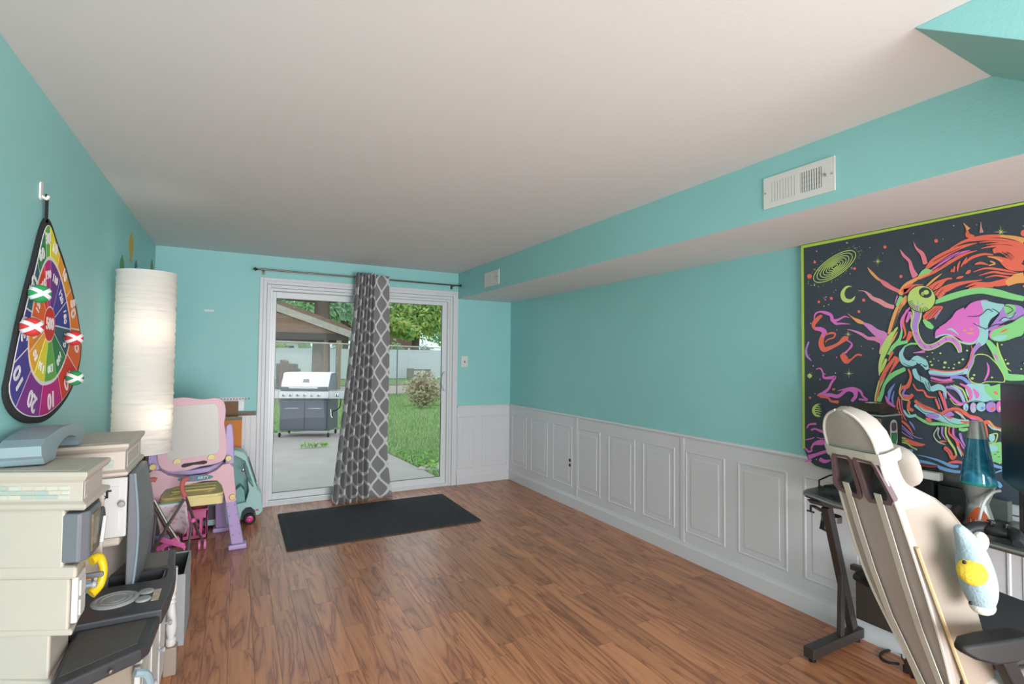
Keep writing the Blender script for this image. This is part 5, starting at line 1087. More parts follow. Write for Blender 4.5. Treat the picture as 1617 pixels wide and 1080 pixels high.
# ---------------------------------------------------------------- tapestry on the right wall
TX = XW-.022
REG = {1: (1260, 360, 5.4), 2: (1420, 320, 5.4), 3: (1260, 540, 5.144), 4: (1400, 500, 6.751), 5: (1400, 630, 7.2)}
def tq(r, x, y):
    o = REG[r]; q = at(o[0]+x/o[2], o[1]+y/o[2], 'x', TX); return Vector((q.y, q.z))
def tfabric():
    m = bpy.data.materials.new('tapestry_cloth'); m.use_nodes = True; nt = m.node_tree; N = nt.nodes.new; L = nt.links.new; b = nt.nodes['Principled BSDF']; b.inputs['Roughness'].default_value = .95
    tc = N('ShaderNodeTexCoord'); n = N('ShaderNodeTexNoise'); n.inputs['Scale'].default_value = 90; n.inputs['Detail'].default_value = 3; L(tc.outputs['Object'], n.inputs['Vector'])
    cr = N('ShaderNodeValToRGB'); cr.color_ramp.elements[0].color = hexc('#39424c'); cr.color_ramp.elements[1].color = hexc('#49525c'); L(n.outputs['Fac'], cr.inputs[0]); L(cr.outputs[0], b.inputs['Base Color']); return m
TY0, TY1, TZ0, TZ1 = .16, 1.736, .815, 2.034
tap = thing('wall_tapestry', (TX, .95, TZ0), 'dark tapestry printed with a neon skull, stars and smoke on the right wall', 'tapestry')
co_ = [(TY1, TZ1), (TY0, TZ1), (TY0, TZ0), (1.63, TZ0), (1.67, TZ0+.006), (1.705, TZ0+.03), (1.725, TZ0+.075), (TY1, .91)]
ob('cloth', MB().prism(co_, 'x', TX, TX+.004), tfabric(), tap)
ob('lime_border', MB().prism([(TY1, TZ1), (TY1, .90), (TY1-.012, .905), (TY1-.014, TZ1-.016), (1.0, TZ1-.010), (.2, TZ1-.008), (TY0, TZ1-.006), (TY0, TZ1)], 'x', TX-.0012, TX), mat('lime_edge', '#b9d84e', .8), tap)
MOT = {}; lay = [0]
def motif(nm): 
    if nm not in MOT: MOT[nm] = (MB(), [])
    return MOT[nm]
YC = .95
def emit_poly(nm, pts, tris, c, mirror=True):
    mb, cols = motif(nm)
    if c not in cols: cols.append(c)
    mb.cur = cols.index(c); lay[0] += 1; x = TX-.0006-.000012*lay[0]
    mb.add([(x, p.x, p.y) for p in pts], tris)
    if mirror and min(p.x for p in pts) > 1.06: mb.add([(x, 2*YC-p.x, p.y) for p in pts], tris)
def brush(nm, r, c, P_):
    pts = []; n = len(P_)
    for i in range(n-1):
        a, b, cc, d = P_[max(i-1, 0)], P_[i], P_[i+1], P_[min(i+2, n-1)]
        for j in range(5):
            t = j/5; pts.append(tuple(.5*(2*b[k]+(cc[k]-a[k])*t+(2*a[k]-5*b[k]+4*cc[k]-d[k])*t*t+(3*b[k]-a[k]-3*cc[k]+d[k])*t**3) for k in range(3)))
    pts.append(P_[-1]); V = []; m = len(pts)
    for i, (x, y, w_) in enumerate(pts):
        x0, y0 = pts[max(i-1, 0)][:2]; x1, y1 = pts[min(i+1, m-1)][:2]; dx, dy = x1-x0, y1-y0; l = sqrt(dx*dx+dy*dy) or 1; nx, ny = -dy/l, dx/l; w_ = max(w_, 1.5)
        V += [tq(r, x+nx*w_/2, y+ny*w_/2), tq(r, x-nx*w_/2, y-ny*w_/2)]
    e0 = tq(r, *[pts[0][k]*1.0-(pts[1][k]-pts[0][k])*.6 for k in (0, 1)]); e1 = tq(r, *[pts[-1][k]+(pts[-1][k]-pts[-2][k])*.6 for k in (0, 1)])
    k = len(V); V += [e0, e1]; T = [(2*i, 2*i+1, 2*i+3, 2*i+2) for i in range(m-1)]+[(k, 1, 0), (k+1, 2*m-2, 2*m-1)]
    emit_poly(nm, V, T, c)
def poly(nm, r, c, P_, k=3):
    pts = [tq(r, p.x, p.y) for p in (crom([Vector((x, y, 0)) for x, y in P_], True, k) if k > 1 else [Vector((x, y, 0)) for x, y in P_])]
    emit_poly(nm, pts, [tuple(t) for t in tessellate_polygon([[Vector((p.x, p.y, 0)) for p in pts]])], c)
def disc(nm, r, c, x, y, rx, ry=None, rot=0, n=18):
    ry = ry or rx; pts = [tq(r, x+rx*cos(2*pi*k/n)*cos(rot)-ry*sin(2*pi*k/n)*sin(rot), y+rx*cos(2*pi*k/n)*sin(rot)+ry*sin(2*pi*k/n)*cos(rot)) for k in range(n)]
    emit_poly(nm, pts, [tuple(range(n))], c)
def ring(nm, r, c, x, y, rx, ry, w_, rot=0):
    brush(nm, r, c, [(x+rx*cos(a)*cos(rot)-ry*sin(a)*sin(rot), y+rx*cos(a)*sin(rot)+ry*sin(a)*cos(rot), w_) for a in [2*pi*k/16 for k in range(17)]])
def star(nm, r, c, x, y, R_):
    pts = []
    for k in range(16): a = pi*k/8; q_ = R_ if k % 4 == 0 else (R_*.55 if k % 4 == 2 else R_*.12); pts.append((x+q_*sin(a), y-q_*cos(a)))
    poly(nm, r, c, pts, 1)
O_, PK, LM, GR, CY, PU, BL, SK, PE, DK = '#f2745f', '#e879cf', '#c4dc7a', '#8fd98c', '#a3d8dc', '#b48bd8', '#8f9ae2', '#84b4e6', '#f2aa68', '#3b444e'
rt = random.Random(9)
# stars and dots
for k in range(150):
    u = 1272+345*rt.random(); v = 345+390*rt.random()
    q_ = at(u, v, 'x', TX)
    if q_.z > TZ1-.03 or q_.y > TY1-.03 or q_.z < .84: continue
    if u > 1405 and v > 400-(u-1405)*.25: continue
    x, y = (u-1260)*5.4, (v-360)*5.4; disc('printed_stars', 1, rt.choice((PK, LM, LM, PK)), x, y, rt.choice((3.5, 5, 6.5)), n=8)
for x, y, r_ in ((100,412,20),(145,292,11),(485,346,12),(743,162,14),(880,413,14),(286,600,13),(180,630,11),(562,615,14),(521,713,12)): disc('printed_stars', 1, O_, x, y, r_)
disc('printed_stars', 2, O_, 316, 326, 16); disc('printed_stars', 2, O_, 15, 630, 13); disc('printed_stars', 2, O_, 1064, 260, 28); disc('printed_stars', 3, O_, 100, 452, 10); disc('printed_stars', 3, O_, 290, 385, 10)
star('printed_stars', 1, LM, 683, 285, 50); star('printed_stars', 3, LM, 415, 255, 46); star('printed_stars', 2, LM, 868, 250, 62); star('printed_stars', 3, LM, 97, 275, 34); star('printed_stars', 1, LM, 430, 905, 42)
disc('printed_stars', 3, LM, 97, 275, 18)
for k in range(7): sc_k = (1, .84, .68, .54, .40, .27, .14)[k]; ring('printed_galaxy', 1, LM, 315, 328, 212*sc_k, 78*sc_k, 7, radians(-34.6))
for k in range(60):
    a = rt.random()*2*pi; q_ = 1.08+.22*rt.random(); rr_ = radians(-34.6); ex, ey = 212*q_*cos(a), 84*q_*sin(a); disc('printed_galaxy', 1, LM, 315+ex*cos(rr_)-ey*sin(rr_), 328+ex*sin(rr_)+ey*cos(rr_), 2.5, n=6)
poly('printed_moon', 1, LM, [(460,497),(415,495),(375,535),(365,580),(385,622),(430,638),(475,620),(492,580),(478,590),(450,608),(415,598),(400,565),(410,525),(435,505)])
disc('printed_planet', 3, LM, 170, 555, 54); disc('printed_planet', 3, DK, 186, 555, 46, 50)
for k in range(5): brush('printed_planet', 3, LM, [(135, 520+18*k, 8), (165, 522+18*k, 9), (195-6*abs(k-2), 530+18*k, 4)])
# smoke
SM = 'printed_smoke'
for r, c, P_ in [(1,PK,[(140,790,6),(150,735,14),(190,715,14),(245,725,28),(285,745,26),(300,790,32),(350,780,18),(400,755,12),(440,765,4)]),(1,PK,[(310,800,28),(330,815,22),(380,815,14),(445,820,4)]),
 (1,O_,[(205,745,20),(165,780,36),(135,825,32),(150,860,24),(200,865,38),(228,890,40),(210,930,38),(200,985,46),(222,1035,44),(280,1020,32),(350,985,26),(400,945,46),(430,945,32)]),
 (1,PK,[(150,855,20),(200,865,38),(230,890,40),(212,925,32)]),(1,O_,[(235,910,14),(290,895,18),(320,905,16),(305,935,12),(260,950,10),(235,975,8)]),(1,PK,[(425,960,14),(465,990,10),(450,1025,10),(385,1078,16)]),
 (3,O_,[(360,100,40),(395,150,56),(430,145,16),(480,105,14),(520,108,16)]),(3,PK,[(390,90,14),(420,50,9),(440,20,10)]),
 (3,PK,[(150,220,6),(185,215,12),(205,250,12),(215,290,18),(270,290,24),(305,285,20),(275,330,18),(250,380,20),(195,425,30),(170,430,26)]),(3,PK,[(160,430,8),(200,440,30),(260,430,30),(330,440,30),(400,390,26),(460,395,40),(470,440,30),(440,480,24)]),
 (3,O_,[(160,430,12),(190,440,20),(250,455,16),(270,480,18),(330,487,26)]),(3,PK,[(330,395,6),(400,380,16),(450,375,20),(510,400,20),(530,440,14),(565,470,16),(500,465,16)]),
 (3,PU,[(90,0,14),(70,60,16),(75,110,20),(110,150,8)]),(3,PK,[(75,700,8),(95,670,14),(150,665,16)]),(3,PK,[(110,715,16),(140,705,14),(180,720,18),(235,740,30)]),(3,PK,[(60,795,6),(110,785,10),(135,775,8)]),
 (3,PK,[(110,870,14),(130,830,20),(190,815,44),(270,815,14)]),(3,PK,[(60,860,12),(90,890,16),(120,880,12)]),(3,PK,[(90,935,40),(150,915,26),(210,895,26),(275,880,16)]),(3,PK,[(60,970,10),(110,960,22)]),(3,PK,[(180,950,30),(220,970,30),(265,960,14)]),(3,PK,[(160,775,6),(200,785,8),(235,775,6)]),(3,PK,[(290,575,20),(340,550,26),(400,540,18)])]: brush(SM, r, c, P_)
# flames
FLM = 'printed_flames'
for r, c, P_ in [(1,PE,[(598,338,4),(630,380,22),(680,430,22),(715,450,18)]),(1,'#f0808c',[(700,440,14),(745,475,40),(800,510,34),(866,540,30)]),(1,'#e79a9c',[(518,535,4),(570,540,10),(610,570,26),(640,600,32),(700,625,40),(760,660,40),(820,675,34)]),
 (1,PE,[(425,728,2),(470,765,12),(520,795,34),(570,815,16)]),(1,'#dd8ecb',[(560,812,14),(610,840,44),(670,890,60),(730,920,80),(765,920,50)]),(1,'#e48bbd',[(425,865,4),(480,878,14),(545,905,24),(600,940,26),(660,945,36),(715,970,40)]),(1,PK,[(725,950,50),(715,1010,26),(698,1055,12)]),
 (2,'#ec86a0',[(10,400,4),(40,450,24),(90,500,26),(110,570,40),(140,630,56)]),(2,'#ec868f',[(125,335,4),(150,390,18),(200,440,36),(225,520,40)]),(2,PE,[(550,175,4),(575,205,20),(592,230,40)]),(2,O_,[(585,240,16),(590,280,44),(640,285,14)]),(2,'#d08f98',[(698,165,4),(700,210,14),(705,255,36)])]: brush(FLM, r, c, P_)
# bandana and hair
BN = 'printed_bandana'
for r, c, P_ in [(2,O_,[(225,570,14),(300,500,56),(430,420,44),(560,370,26),(660,345,6)]),(2,O_,[(440,390,6),(560,330,24),(700,295,28),(850,285,26),(960,300,14)]),(2,PE,[(870,285,20),(980,300,34),(1064,325,50)]),(2,O_,[(600,330,6),(720,315,18),(850,312,18),(960,330,20),(1064,360,20)]),
 (2,O_,[(690,340,6),(800,330,14),(920,340,16),(1064,375,18)]),(2,O_,[(750,357,6),(860,348,16),(960,356,18),(1064,395,18)]),(2,O_,[(705,390,6),(820,370,20),(950,376,20),(1064,410,22)]),(2,PK,[(280,575,10),(380,500,26),(490,440,26),(600,408,6)]),(2,O_,[(180,650,10),(300,590,26),(430,510,28),(560,440,22),(660,410,6)]),
 (2,GR,[(170,628,14),(225,592,54),(280,580,10)]),(2,PE,[(10,780,44),(60,710,44),(150,650,26),(260,600,16)]),(2,O_,[(465,590,20),(475,545,12)]),(2,O_,[(500,585,8),(505,540,20),(522,500,8)]),(2,O_,[(530,545,10),(560,500,18),(580,465,6)]),(2,O_,[(445,590,14),(452,565,8)]),
 (2,O_,[(560,520,14),(620,470,24),(720,440,20),(800,445,12)]),(2,O_,[(805,415,40),(870,400,60),(960,430,110),(1064,470,150)]),(2,O_,[(650,525,12),(700,515,22),(760,530,8)]),(2,O_,[(780,460,6),(860,480,40),(950,530,90),(1064,560,50)]),(2,PE,[(760,460,10),(830,475,14),(880,500,12)]),(2,PE,[(780,500,12),(820,520,14),(770,535,10)]),
 (2,O_,[(570,605,10),(595,590,30),(612,577,8)]),(2,O_,[(490,645,8),(520,638,22),(550,630,8)]),(2,O_,[(640,590,6),(740,560,16),(860,570,20),(1010,600,8)]),(2,O_,[(690,620,6),(800,592,16),(900,605,18),(1000,612,10)]),(2,O_,[(740,640,6),(830,622,14),(950,640,16)]),
 (2,O_,[(255,740,40),(330,700,60),(400,655,20),(450,645,14)]),(2,O_,[(300,780,34),(400,735,56),(520,690,32),(700,660,8)]),(2,O_,[(570,720,6),(650,690,24),(760,690,22),(830,690,50),(940,670,60)]),(2,O_,[(600,735,20),(700,710,30),(800,715,20)]),(2,PE,[(920,690,50),(1000,650,80),(1064,640,90)]),
 (2,O_,[(40,770,10),(100,720,34),(200,700,8)]),(2,O_,[(330,800,60),(390,770,16)]),(2,PE,[(235,715,16),(300,655,18),(365,606,4)]),(2,GR,[(310,850,30),(420,810,52),(560,770,52),(700,750,52),(840,770,62),(960,800,52),(1064,820,42)]),(2,O_,[(215,985,40),(300,930,90),(370,890,20)]),(2,GR,[(210,1000,20),(250,1040,50),(290,1070,30)]),(2,BL,[(310,990,12),(350,920,8)]),
 (1,O_,[(970,480,20),(900,540,40),(960,525,34)]),(1,PE,[(935,590,44),(860,690,50),(810,820,48),(775,900,16)]),(1,GR,[(885,590,40),(845,660,20)]),(1,PK,[(850,580,12),(832,640,8)]),(1,LM,[(850,850,14),(790,930,44),(740,1020,54),(720,1078,54)]),(1,O_,[(930,700,16),(900,800,18),(920,900,18),(900,940,10)]),(1,PK,[(955,680,14),(890,780,22),(888,880,14)]),(1,GR,[(890,870,16),(870,950,26),(810,1020,32),(780,1078,22)]),(1,O_,[(970,890,50),(930,970,20)]),(1,PK,[(965,720,40),(930,800,20)]),(1,PE,[(850,890,8),(810,960,20),(790,990,8)]),
 (3,LM,[(745,0,44),(690,120,38),(668,200,22),(665,270,8)]),(3,LM,[(720,140,22),(690,210,26),(665,260,8)]),(3,GR,[(890,0,24),(800,20,32),(750,80,22),(730,100,8)]),(3,O_,[(810,130,56),(740,220,62),(690,310,54),(660,400,42),(640,480,24)]),(3,GR,[(870,220,34),(770,270,40),(700,340,42),(680,420,40),(660,480,34)]),(3,LM,[(660,320,8),(637,420,12),(628,480,8)]),(3,O_,[(770,80,26),(740,150,10)]),
 (3,BL,[(790,340,6),(750,400,26),(740,470,16)]),(3,BL,[(785,400,6),(770,460,16),(780,520,8)]),(3,PK,[(715,440,10),(740,490,24),(790,525,16)]),
 (5,O_,[(135,220,20),(240,300,26),(300,390,10)]),(5,PU,[(135,260,12),(230,350,14),(330,430,10),(410,450,6)]),(5,BL,[(135,300,8),(250,390,10),(310,450,6)]),(5,PK,[(135,340,10),(230,410,10),(300,450,6)]),(5,LM,[(135,430,18),(220,450,22)]),(5,LM,[(135,480,18),(240,505,22),(280,540,16),(350,575,16)]),(5,O_,[(220,460,40),(300,500,54),(400,520,32),(440,515,8)]),(5,LM,[(135,455,10),(250,480,12)]),
 (5,BL,[(265,255,14),(300,300,20),(330,355,4)]),(5,O_,[(150,0,14),(160,100,16),(200,200,14),(230,250,6)]),(5,PK,[(175,0,10),(185,100,10),(215,190,8)])]: brush(BN, r, c, P_)
for x0, y0, x1, y1 in ((60,760,110,715),(90,765,150,705),(130,770,190,700),(275,760,340,690),(300,790,360,720),(330,800,380,740),(225,985,330,890),(250,985,350,890),(280,985,365,895),(300,550,480,440),(340,560,560,400),(900,430,970,480),(880,420,960,490),(920,420,985,470),(870,460,930,430),(885,470,950,430),(300,500,520,390)): brush(BN, 2, DK, [(x0, y0, 5), ((x0+x1)/2, (y0+y1)/2-6, 5), (x1, y1, 3)])
for k in range(6): brush(BN, 3, DK, [(790-10*k, 150+22*k, 4), (750-14*k, 215+30*k, 6), (720-12*k, 260+36*k, 4)])
for k in range(4): brush(BN, 1, DK, [(880+12*k, 640+10*k, 3), (840+8*k, 760, 5), (800+6*k, 880, 3)])
# lower waves
WV = 'printed_waves'
for P_ in [[(140,570,50),(220,590,40),(300,590,40)],[(150,650,30),(280,690,34),(400,710,36),(520,740,36),(640,790,40),(760,820,36),(860,830,28)],[(360,635,6),(470,660,14),(600,700,24),(740,760,38),(820,765,28)],[(150,740,36),(230,750,20)],[(1180,720,20),(1240,760,32),(1318,780,32)],[(1200,850,14),(1318,810,20)],[(1180,980,60),(1260,960,60),(1310,1000,40)]]: brush(WV, 5, SK, P_)
brush(WV, 5, PK, [(150,830,50),(250,850,54),(340,850,20)]); brush(WV, 5, O_, [(710,725,20),(790,710,30),(875,720,20)]); brush(WV, 5, PK, [(760,725,10),(830,725,10),(870,735,6)])
# skull
SU = 'printed_skull'
poly(SU, 2, PK, [(350,1080),(430,1010),(480,960),(560,910),(610,860),(680,835),(760,832),(740,900),(730,960),(710,1020),(720,1080)]); brush(SU, 2, PK, [(460,990,20),(500,940,34),(555,902,14)])
poly(SU, 4, PK, [(530,150),(600,100),(690,20),(760,-30),(1000,-20),(1030,60),(1000,120),(1000,200),(960,270),(900,280),(830,270),(760,220),(680,200),(600,200),(530,230)])
poly(SU, 2, CY, [(700,842),(760,840),(840,860),(900,870),(870,920),(830,960),(780,1000),(740,1090),(700,1090),(690,980),(720,920)])
poly(SU, 2, PU, [(900,880),(980,870),(1064,900),(1064,1000),(960,1000),(880,1030),(800,1085),(760,1085),(830,990)])
poly(SU, 2, GR, [(905,872),(960,868),(1000,900),(970,950),(930,960),(900,920)]); brush(SU, 2, CY, [(880,1000,20),(930,985,26),(1000,950,10)])
brush(SU, 4, CY, [(530,222,18),(620,192,16),(700,205,14),(780,260,14),(900,286,18),(980,240,16),(1003,150,14),(960,70,8)]); brush(SU, 4, LM, [(700,215,4),(790,275,6),(900,297,7),(985,255,6),(1010,150,5)])
for x, y in ((840,145),(905,130),(880,175),(915,178)): disc(SU, 4, PE, x, y, 18, 11)
brush(SU, 4, CY, [(650,140,8),(700,135,22),(770,190,8)])
poly(SU, 4, GR, [(1110,180),(1150,140),(1250,100),(1350,60),(1465,0),(1465,180),(1380,220),(1280,255),(1200,265),(1130,245)]); brush(SU, 4, PK, [(1120,240,10),(1105,190,18),(1150,130,14),(1260,90,8)]); brush(SU, 4, CY, [(1140,230,20),(1220,225,50),(1290,205,20)]); brush(SU, 4, O_, [(1220,165,10),(1260,150,20),(1300,130,6)])
brush(SU, 4, CY, [(1040,0,40),(1050,100,70),(1050,180,80),(1030,250,90),(970,310,50)]); brush(SU, 4, PU, [(1000,290,46),(930,370,46),(905,480,40),(880,580,46),(870,640,30)]); brush(SU, 4, GR, [(1080,260,50),(1150,350,76),(1200,450,86),(1250,560,86),(1290,640,76),(1465,650,60)])
brush(SU, 4, PK, [(1150,390,6),(1175,430,26),(1195,470,8)]); brush(SU, 4, LM, [(1185,280,16),(1195,340,18),(1240,460,14),(1280,540,12),(1330,580,8)])
poly(SU, 4, LM, [(1010,395),(945,412),(922,500),(882,580),(872,650),(925,708),(1010,722),(1060,700),(1180,700),(1260,703),(1265,640),(1210,535),(1148,462),(1082,410)]); poly(SU, 4, DK, [(1010,405),(952,420),(932,500),(892,580),(882,650),(932,698),(1010,712),(1060,690),(1180,690),(1250,693),(1253,640),(1200,540),(1140,470),(1080,420)])
brush(SU, 4, PK, [(1075,490,8),(1092,540,20),(1085,610,24),(1050,680,14)])
brush(SU, 4, CY, [(460,590,40),(580,600,44),(700,610,44),(800,590,56),(870,580,60)]); brush(SU, 4, PU, [(470,615,12),(600,630,16),(720,630,14),(820,600,16)]); brush(SU, 4, O_, [(460,555,14),(620,582,14),(760,575,12),(840,548,12),(885,480,14),(918,380,14),(908,310,8)])
brush(SU, 4, PK, [(480,650,22),(600,680,26),(700,670,30)]); brush(SU, 4, BL, [(690,650,20),(800,650,34),(880,700,36),(960,740,16)]); brush(SU, 4, O_, [(480,680,6),(600,705,8),(720,690,8)])
poly(SU, 4, CY, [(860,720),(1000,722),(1100,722),(1130,800),(1140,885),(1000,900),(900,885),(850,800)]); poly(SU, 4, GR, [(1050,720),(1120,740),(1235,722),(1235,880),(1150,885),(1120,860),(1060,800)])
for c, P_ in ((PU,[(640,750,26),(740,765,44),(800,830,44),(830,905,34)]),(CY,[(690,735,14),(770,780,22),(810,850,22),(840,910,14)]),(LM,[(720,728,10),(810,775,18),(850,850,18),(868,905,12)]),(PK,[(790,715,14),(880,765,34),(905,840,36),(890,895,22)]),(PK,[(930,770,16),(970,830,50),(960,870,20)]),(O_,[(820,730,6),(880,800,10),(890,890,8)]),(PK,[(650,800,14),(720,880,30),(800,930,30),(880,905,12)]),(LM,[(680,870,8),(730,930,10),(800,945,8)]),(GR,[(1150,760,20),(1180,820,40),(1170,870,20)]),(O_,[(1150,800,20),(1175,815,24),(1190,830,8)])): brush(SU, 4, c, P_)
brush(SU, 4, CY, [(880,905,16),(960,895,18),(1050,905,18),(1140,890,18),(1230,890,16)]); brush(SU, 4, DK, [(890,912,5),(960,895,6),(1050,912,6),(1140,890,6),(1230,898,5)])
for x, y, a, b, c, c2 in ((850,965,28,44,CY,PU),(930,970,34,56,'#c9b3d8',CY),(1015,960,52,50,'#9fd4e0',BL),(1120,962,58,56,PU,O_),(1207,960,32,60,PK,LM)):
    disc(SU, 4, DK, x, y, a+7, b+7); disc(SU, 4, c, x, y, a, b); disc(SU, 4, c2, x+a*.25, y+b*.3, a*.4, b*.35)
# lower jaw
for c, P_ in ((O_,[(330,20,34),(420,90,54),(520,130,54),(620,170,44),(700,130,44),(800,110,44),(880,150,44),(960,200,44),(1050,230,54),(1105,300,64),(1125,380,64),(1150,440,30)]),(PK,[(960,215,20),(1050,250,30),(1090,330,30),(1110,400,24)]),(CY,[(330,70,34),(430,140,44),(520,175,70),(620,215,74),(720,240,76),(830,262,66),(940,255,44)]),(GR,[(330,190,22),(430,250,34),(520,280,40),(620,282,34),(700,295,34),(800,305,44),(940,295,34)]),(PU,[(450,180,20),(520,195,56),(600,195,40)]),(O_,[(450,220,20),(490,240,44),(520,255,12)]),(PU,[(660,185,30),(720,170,60),(770,180,20)]),(O_,[(690,200,14),(730,215,24),(760,210,8)]),(O_,[(780,140,20),(850,165,36),(870,220,20)]),(CY,[(800,150,14),(860,190,20),(900,230,14)]),(O_,[(850,250,16),(900,262,26),(960,255,12)])): brush(SU, 5, c, P_)
for P_ in ([(350,60,5),(420,140,6),(500,160,6),(600,160,6),(650,200,6),(720,260,6),(820,290,6),(930,270,5)],[(650,180,5),(740,130,6),(830,130,6),(880,180,6),(930,230,6),(1050,240,6)],[(440,170,5),(450,230,6),(500,270,6),(560,240,5),(620,240,5)],[(360,30,4),(480,110,5),(600,150,5),(650,120,5),(780,95,5),(880,120,5),(960,180,5)]): brush(SU, 5, DK, P_)
for c, P_ in (('#c9d2b0',[(590,320,12),(545,400,12),(560,450,12),(600,490,14),(670,515,10)]),('#b9b3c9',[(600,330,22),(590,400,14),(620,450,12)]),(PU,[(640,320,26),(640,400,18),(680,460,10)]),(LM,[(680,320,22),(680,400,20),(720,480,26),(780,570,22),(800,640,18)]),(O_,[(720,320,18),(720,390,22),(800,470,32),(830,560,32),(880,640,16)]),(PK,[(765,330,22),(770,420,26),(830,480,22),(885,560,16)]),(PU,[(840,390,32),(860,460,26),(900,540,14)]),(O_,[(665,550,44),(720,600,44),(755,670,44),(800,640,20)]),(GR,[(830,340,30),(880,350,40),(930,340,30)]),(CY,[(810,540,12),(840,600,22),(860,650,10)]),(O_,[(610,480,10),(640,480,20),(690,480,10)])): brush(SU, 5, c, P_)
for P_ in ([(700,330,5),(700,400,5),(750,480,6),(800,560,6),(815,640,5)],[(745,330,5),(750,400,5),(830,480,6),(870,580,5)],[(660,320,4),(660,400,5),(700,460,4)],[(640,560,4),(700,580,5),(740,640,5)]): brush(SU, 5, DK, P_)
for c, P_ in ((O_,[(1080,290,44),(1160,260,44),(1230,320,34),(1318,350,34)]),(LM,[(1170,250,10),(1240,330,12),(1318,370,12)]),(CY,[(1160,290,16),(1220,340,18),(1318,350,14)]),(O_,[(1110,400,40),(1150,440,30)])): brush(SU, 5, c, P_)
poly(SU, 5, GR, [(1125,520),(1220,505),(1320,500),(1320,725),(1240,715),(1170,690)]); disc(SU, 5, CY, 1205, 440, 36, 48); brush(SU, 5, LM, [(1175,405,10),(1265,395,14),(1240,490,14),(1170,490,10)]); disc(SU, 5, CY, 1200, 560, 75, 40)
for x, y in ((1180,640),(1240,625),(1280,655),(1190,660),(1270,600)): brush(SU, 5, DK, [(x-12, y, 5), (x, y+5, 7), (x+14, y-4, 4)])
# smoke skull at the left jaw and jaw hinge
for c, P_ in ((CY,[(205,310,10),(160,400,44),(190,480,64),(260,500,66),(330,460,90),(400,490,80),(440,560,40)]),(CY,[(300,560,44),(330,640,54),(420,690,54),(470,770,54),(560,750,64),(620,780,44),(640,870,10)]),(O_,[(240,560,20),(265,640,26),(230,740,44),(165,760,34),(150,830,22),(230,870,44),(285,830,34)]),(O_,[(135,860,16),(120,960,14),(170,1080,16)]),(LM,[(160,720,10),(145,800,10),(180,880,10),(250,900,12),(230,980,12),(260,1050,10)]),(O_,[(290,720,14),(330,780,18),(400,790,20),(440,850,22),(530,860,8)]),(PU,[(205,770,20),(180,830,24),(240,840,14)]),(O_,[(250,900,30),(240,970,36),(290,1000,30)]),(CY,[(190,1000,20),(240,1060,30),(320,1050,30)]),(O_,[(530,880,20),(570,980,24)]),(O_,[(570,800,24),(610,900,26),(640,1000,20)]),(PK,[(610,820,10),(650,980,12)]),(PU,[(560,870,8),(600,990,10)]),(PK,[(410,370,30),(340,380,16),(290,385,6)]),(GR,[(330,290,20),(260,290,20),(200,320,14)])): brush(SU, 4, c, P_)
for P_ in ([(300,400,4),(360,420,8),(410,450,6)],[(210,420,4),(250,450,7),(310,470,5)],[(180,490,4),(230,520,7),(280,530,5)],[(320,490,5),(350,510,16),(380,500,5)],[(390,510,6),(420,530,14),(440,520,5)],[(380,560,8),(400,620,22),(420,650,10)],[(340,570,5),(360,620,8),(370,680,5)],[(420,690,5),(440,750,8),(490,800,6),(560,790,5)],[(450,700,10),(470,770,6)]): brush(SU, 4, DK, P_)
for x, y, a in ((495,385,8),(580,390,12),(630,490,18),(780,490,14),(620,540,14),(720,550,12),(820,455,14),(865,362,12),(475,480,12),(510,450,8),(560,470,7),(490,515,14),(670,545,9),(730,510,9),(440,425,8),(940,622,14),(920,658,18),(1130,648,12),(1275,460,10),(1300,500,16),(1235,300,10)): disc(SU, 4, LM, x, y, a, a*.75)
# dangling nerve and eyeball
EB = 'printed_eyeball'
NV = [(300,-20,60),(310,80,50),(320,180,50),(360,270,50),(410,320,50),(480,325,44),(560,290,38),(640,240,44),(720,250,50),(770,310,44),(790,380,20)]
brush(EB, 4, LM, [(x, y, w_+22) for x, y, w_ in NV]); brush(EB, 4, '#d58bd6', NV)
for k in range(8): x, y, w_ = NV[k+1]; brush(EB, 4, '#7d5f9c', [(x-14, y-18, 4), (x, y, 7), (x+12, y+16, 4)])
brush(EB, 2, LM, [(150,890,90),(160,960,76),(135,1040,70),(140,1080,60)]); brush(EB, 2, PU, [(150,870,64),(160,950,52),(138,1040,48),(142,1085,44)])
disc(EB, 2, DK, 195, 822, 124, 116, n=30); disc(EB, 2, LM, 195, 820, 117, 110, n=30); disc(EB, 2, DK, 228, 768, 56, 44, .3); disc(EB, 2, LM, 235, 765, 24, 20); disc(EB, 2, '#a9bd66', 205, 778, 14, 18)
for k in range(14): a = radians(60+8*k); brush(EB, 2, DK, [(195+112*cos(a), 820+106*sin(a), 7), (195+78*cos(a+.1), 820+74*sin(a+.1), 3)])
for P_ in ([(150,900,10),(125,860,6),(118,840,2)],[(150,910,8),(190,870,5),(230,860,2)],[(155,900,8),(165,860,5),(160,830,2)]): brush(EB, 2, PU, P_)
for P_ in ([(590,1080-110,4),(690,965,6),(760,910,6),(800,930,5)],[(800,905,5),(830,920,6),(860,950,6),(830,985,5)],[(860,1010,5),(900,980,6),(960,985,6),(1000,940,5)],[(740,1080,6),(830,1040,7),(930,1030,6),(1064,960,5)],[(640,1030,5),(700,1060,6),(740,1075,5)],[(905,880,5),(950,890,6),(975,920,6),(930,950,5)]): brush(SU, 2, DK, P_)
for nm, (mb, cols) in MOT.items():
    ob(nm, mb, [mat('ink_'+c.strip('#'), c, .9) for c in cols], tap, kind='stuff')
